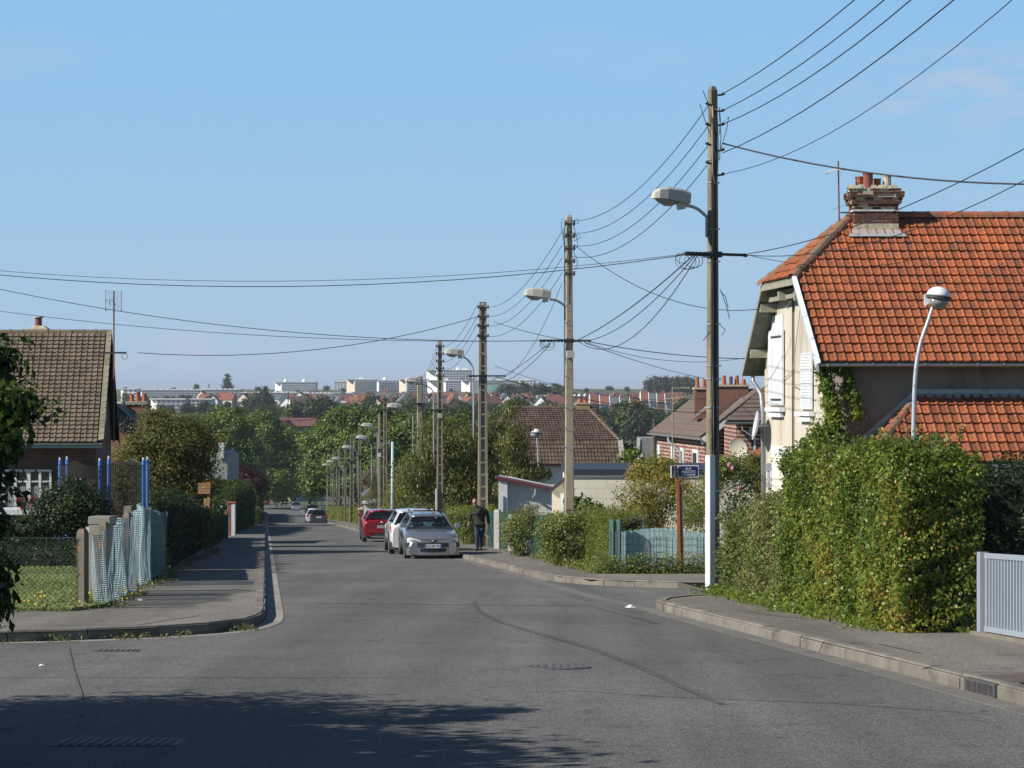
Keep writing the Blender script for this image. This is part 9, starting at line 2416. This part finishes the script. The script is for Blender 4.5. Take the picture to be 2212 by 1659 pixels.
# ---- far trees: four crowns shared by many trees
LM_FAR = leafmat("far_leaf", [(0, (.022,.042,.012)), (.6, (.042,.068,.018)), (1, (.075,.095,.026))], .7, .2)
LM_FAR2 = leafmat("far_leaf_light", [(0, (.04,.06,.014)), (.6, (.075,.10,.022)), (1, (.13,.14,.035))], .7, .2)
crowns = []
for i, (bl, m) in enumerate((([(0,0,5.2,4.6,4.6,4.0),(2.2,0,4.0,3.4,3,2.8)], LM_FAR), ([(0,0,4.6,4.8,4.6,3.4),(-2.6,0,3.8,3.2,3,2.6),(2.6,0,4.4,3,3,2.8)], LM_FAR), ([(0,0,5.6,3.6,3.6,4.6),(.8,0,8.5,2.2,2.2,2.4)], LM_FAR2), ([(0,0,4.0,4.2,4,3.2),(-1.5,0,5.6,2.6,2.6,2.2)], LM_FAR2), ([(0,0,3.5,2.8,2.8,3),(0,0,7,2.0,2,3),(0,0,10.5,1.2,1.2,2.2)], LM_FAR))):
    me, cen = crown("far_crown", bl, 1500, .9, .75, m, 200+i, 1.0, hollow=.45); mb = MB(); mb.tube([(0,0,-3), (0,0,3.5)], [.4, .25], 5)
    crowns.append((me, mb.mesh("far_trunk", BARK()), ("dense dark", "broad dark", "tall light green", "low light green", "pointed dark")[i]))
def far_tree(i, x, yb, v, sc, label, group="trees on the far hillside", name="hillside_tree"):
    v = min(v, hill_v(yb)+10)
    t = thing(name, label, "tree", Wp(x, yb, v), rf.uniform(0, 6.28), group); t.scale = (sc*rf.uniform(.9, 1.2), sc*rf.uniform(.9, 1.2), sc)
    link("crown", crowns[i][0], t); link("trunk", crowns[i][1], t)
trows = [("on the far skyline", 847, 1880, 26, 250, 1480, .35, .6), ("among the upper hillside houses", 864, 1520, 34, 250, 1490, .28, .5), ("between the middle rows of hillside houses", 873, 1300, 30, 260, 1490, .32, .62),
         ("below the middle row of hillside houses", 884, 1130, 30, 260, 1500, .4, .75), ("at the foot of the far hillside", 900, 960, 38, 260, 1500, .5, .85), ("on the valley slope behind the near trees", 925, 790, 30, 560, 1500, .8, 1.2), ("lowest in the valley behind the near roofs", 955, 680, 20, 1040, 1480, .9, 1.2)]
for rn, yb, v, n, xa, xb, s0, s1 in trows:
    for j in range(n):
        x = xa + (xb-xa)*(j+.5)/n + rf.uniform(-10, 10); i = rf.choice([0, 1, 0, 1, 2, 3])
        far_tree(i, x, yb + rf.uniform(-2, 3), v + rf.uniform(-50, 50), rf.uniform(s0, s1), f"{crowns[i][2]} tree, {ordn(j+1)} from the left {rn}")
far_tree(4, 491, 848, 1740, 1.15, "pointed dark fir standing clear on the left skyline")
far_tree(0, 568, 893, 1150, 1.2, "very dark broad conifer standing above the warehouse"); far_tree(4, 573, 893, 1145, 1.0, "dark conifer spire beside the broad one above the warehouse")
far_tree(0, 560, 899, 1100, 1.1, "dark conifer at the left foot of the warehouse conifers")
for j, x in enumerate((1415, 1440, 1465, 1485)): far_tree(0, x, 856, 1500, 1.5, f"big dark skyline tree, {ordn(j+1)} of four left of the brick house chimneys", "dark skyline trees at the right")
for j, x in enumerate((1130, 1165, 1200, 1095)): far_tree(1, x, 858 + j, 1350, 1.1, f"broad dark tree, {ordn(j+1)} of four around the white mansard building", "dark trees by the mansard building")
rg = np.random.default_rng(55)
n = 42000
yy = rg.uniform(560, 900, n); xx = rg.uniform(-.16, .16, n)*yy + 0
cl = np.sin(xx*.11+yy*.05)*np.cos(yy*.09-xx*.06)
zz = np.array([gz(float(y)) for y in yy]) + rg.uniform(.2, 1, n)**.7*(3.5+2.5*cl)
Pw = np.stack([xx, yy, zz], 1)
o = link("valley_scrub", leaf_mesh("scrub", Pw, rg.normal(size=(n,3))*.5+np.array([-.3,-.4,.6]), 1.3, 1.0, LM_FAR, .4+.3*cl+rg.normal(size=n)*.2, rg)); tag(o, "dense scrub and treetops on the valley slope", None, None, 'stuff')
# ------------------------------------------------------------------ thin summer haze over the valley
hz = MB(); hz.box(-3200, 3200, -60, 31000, -62, 60); 
hm = bpy.data.materials.new("haze"); hm.use_nodes = True; nt = hm.node_tree
for n_ in list(nt.nodes):
    if n_.type == 'BSDF_PRINCIPLED': nt.nodes.remove(n_)
pv = nt.nodes.new("ShaderNodeVolumePrincipled"); pv.inputs["Color"].default_value = (.72, .82, 1.0, 1); pv.inputs["Density"].default_value = .0001
pv.inputs["Anisotropy"].default_value = .0
nt.links.new(pv.outputs[0], nt.nodes["Material Output"].inputs["Volume"])
HAZE = True
if HAZE:
    hb = hz.build("haze", hm); tag(hb, "thin blue haze over the valley", None, None, 'stuff')
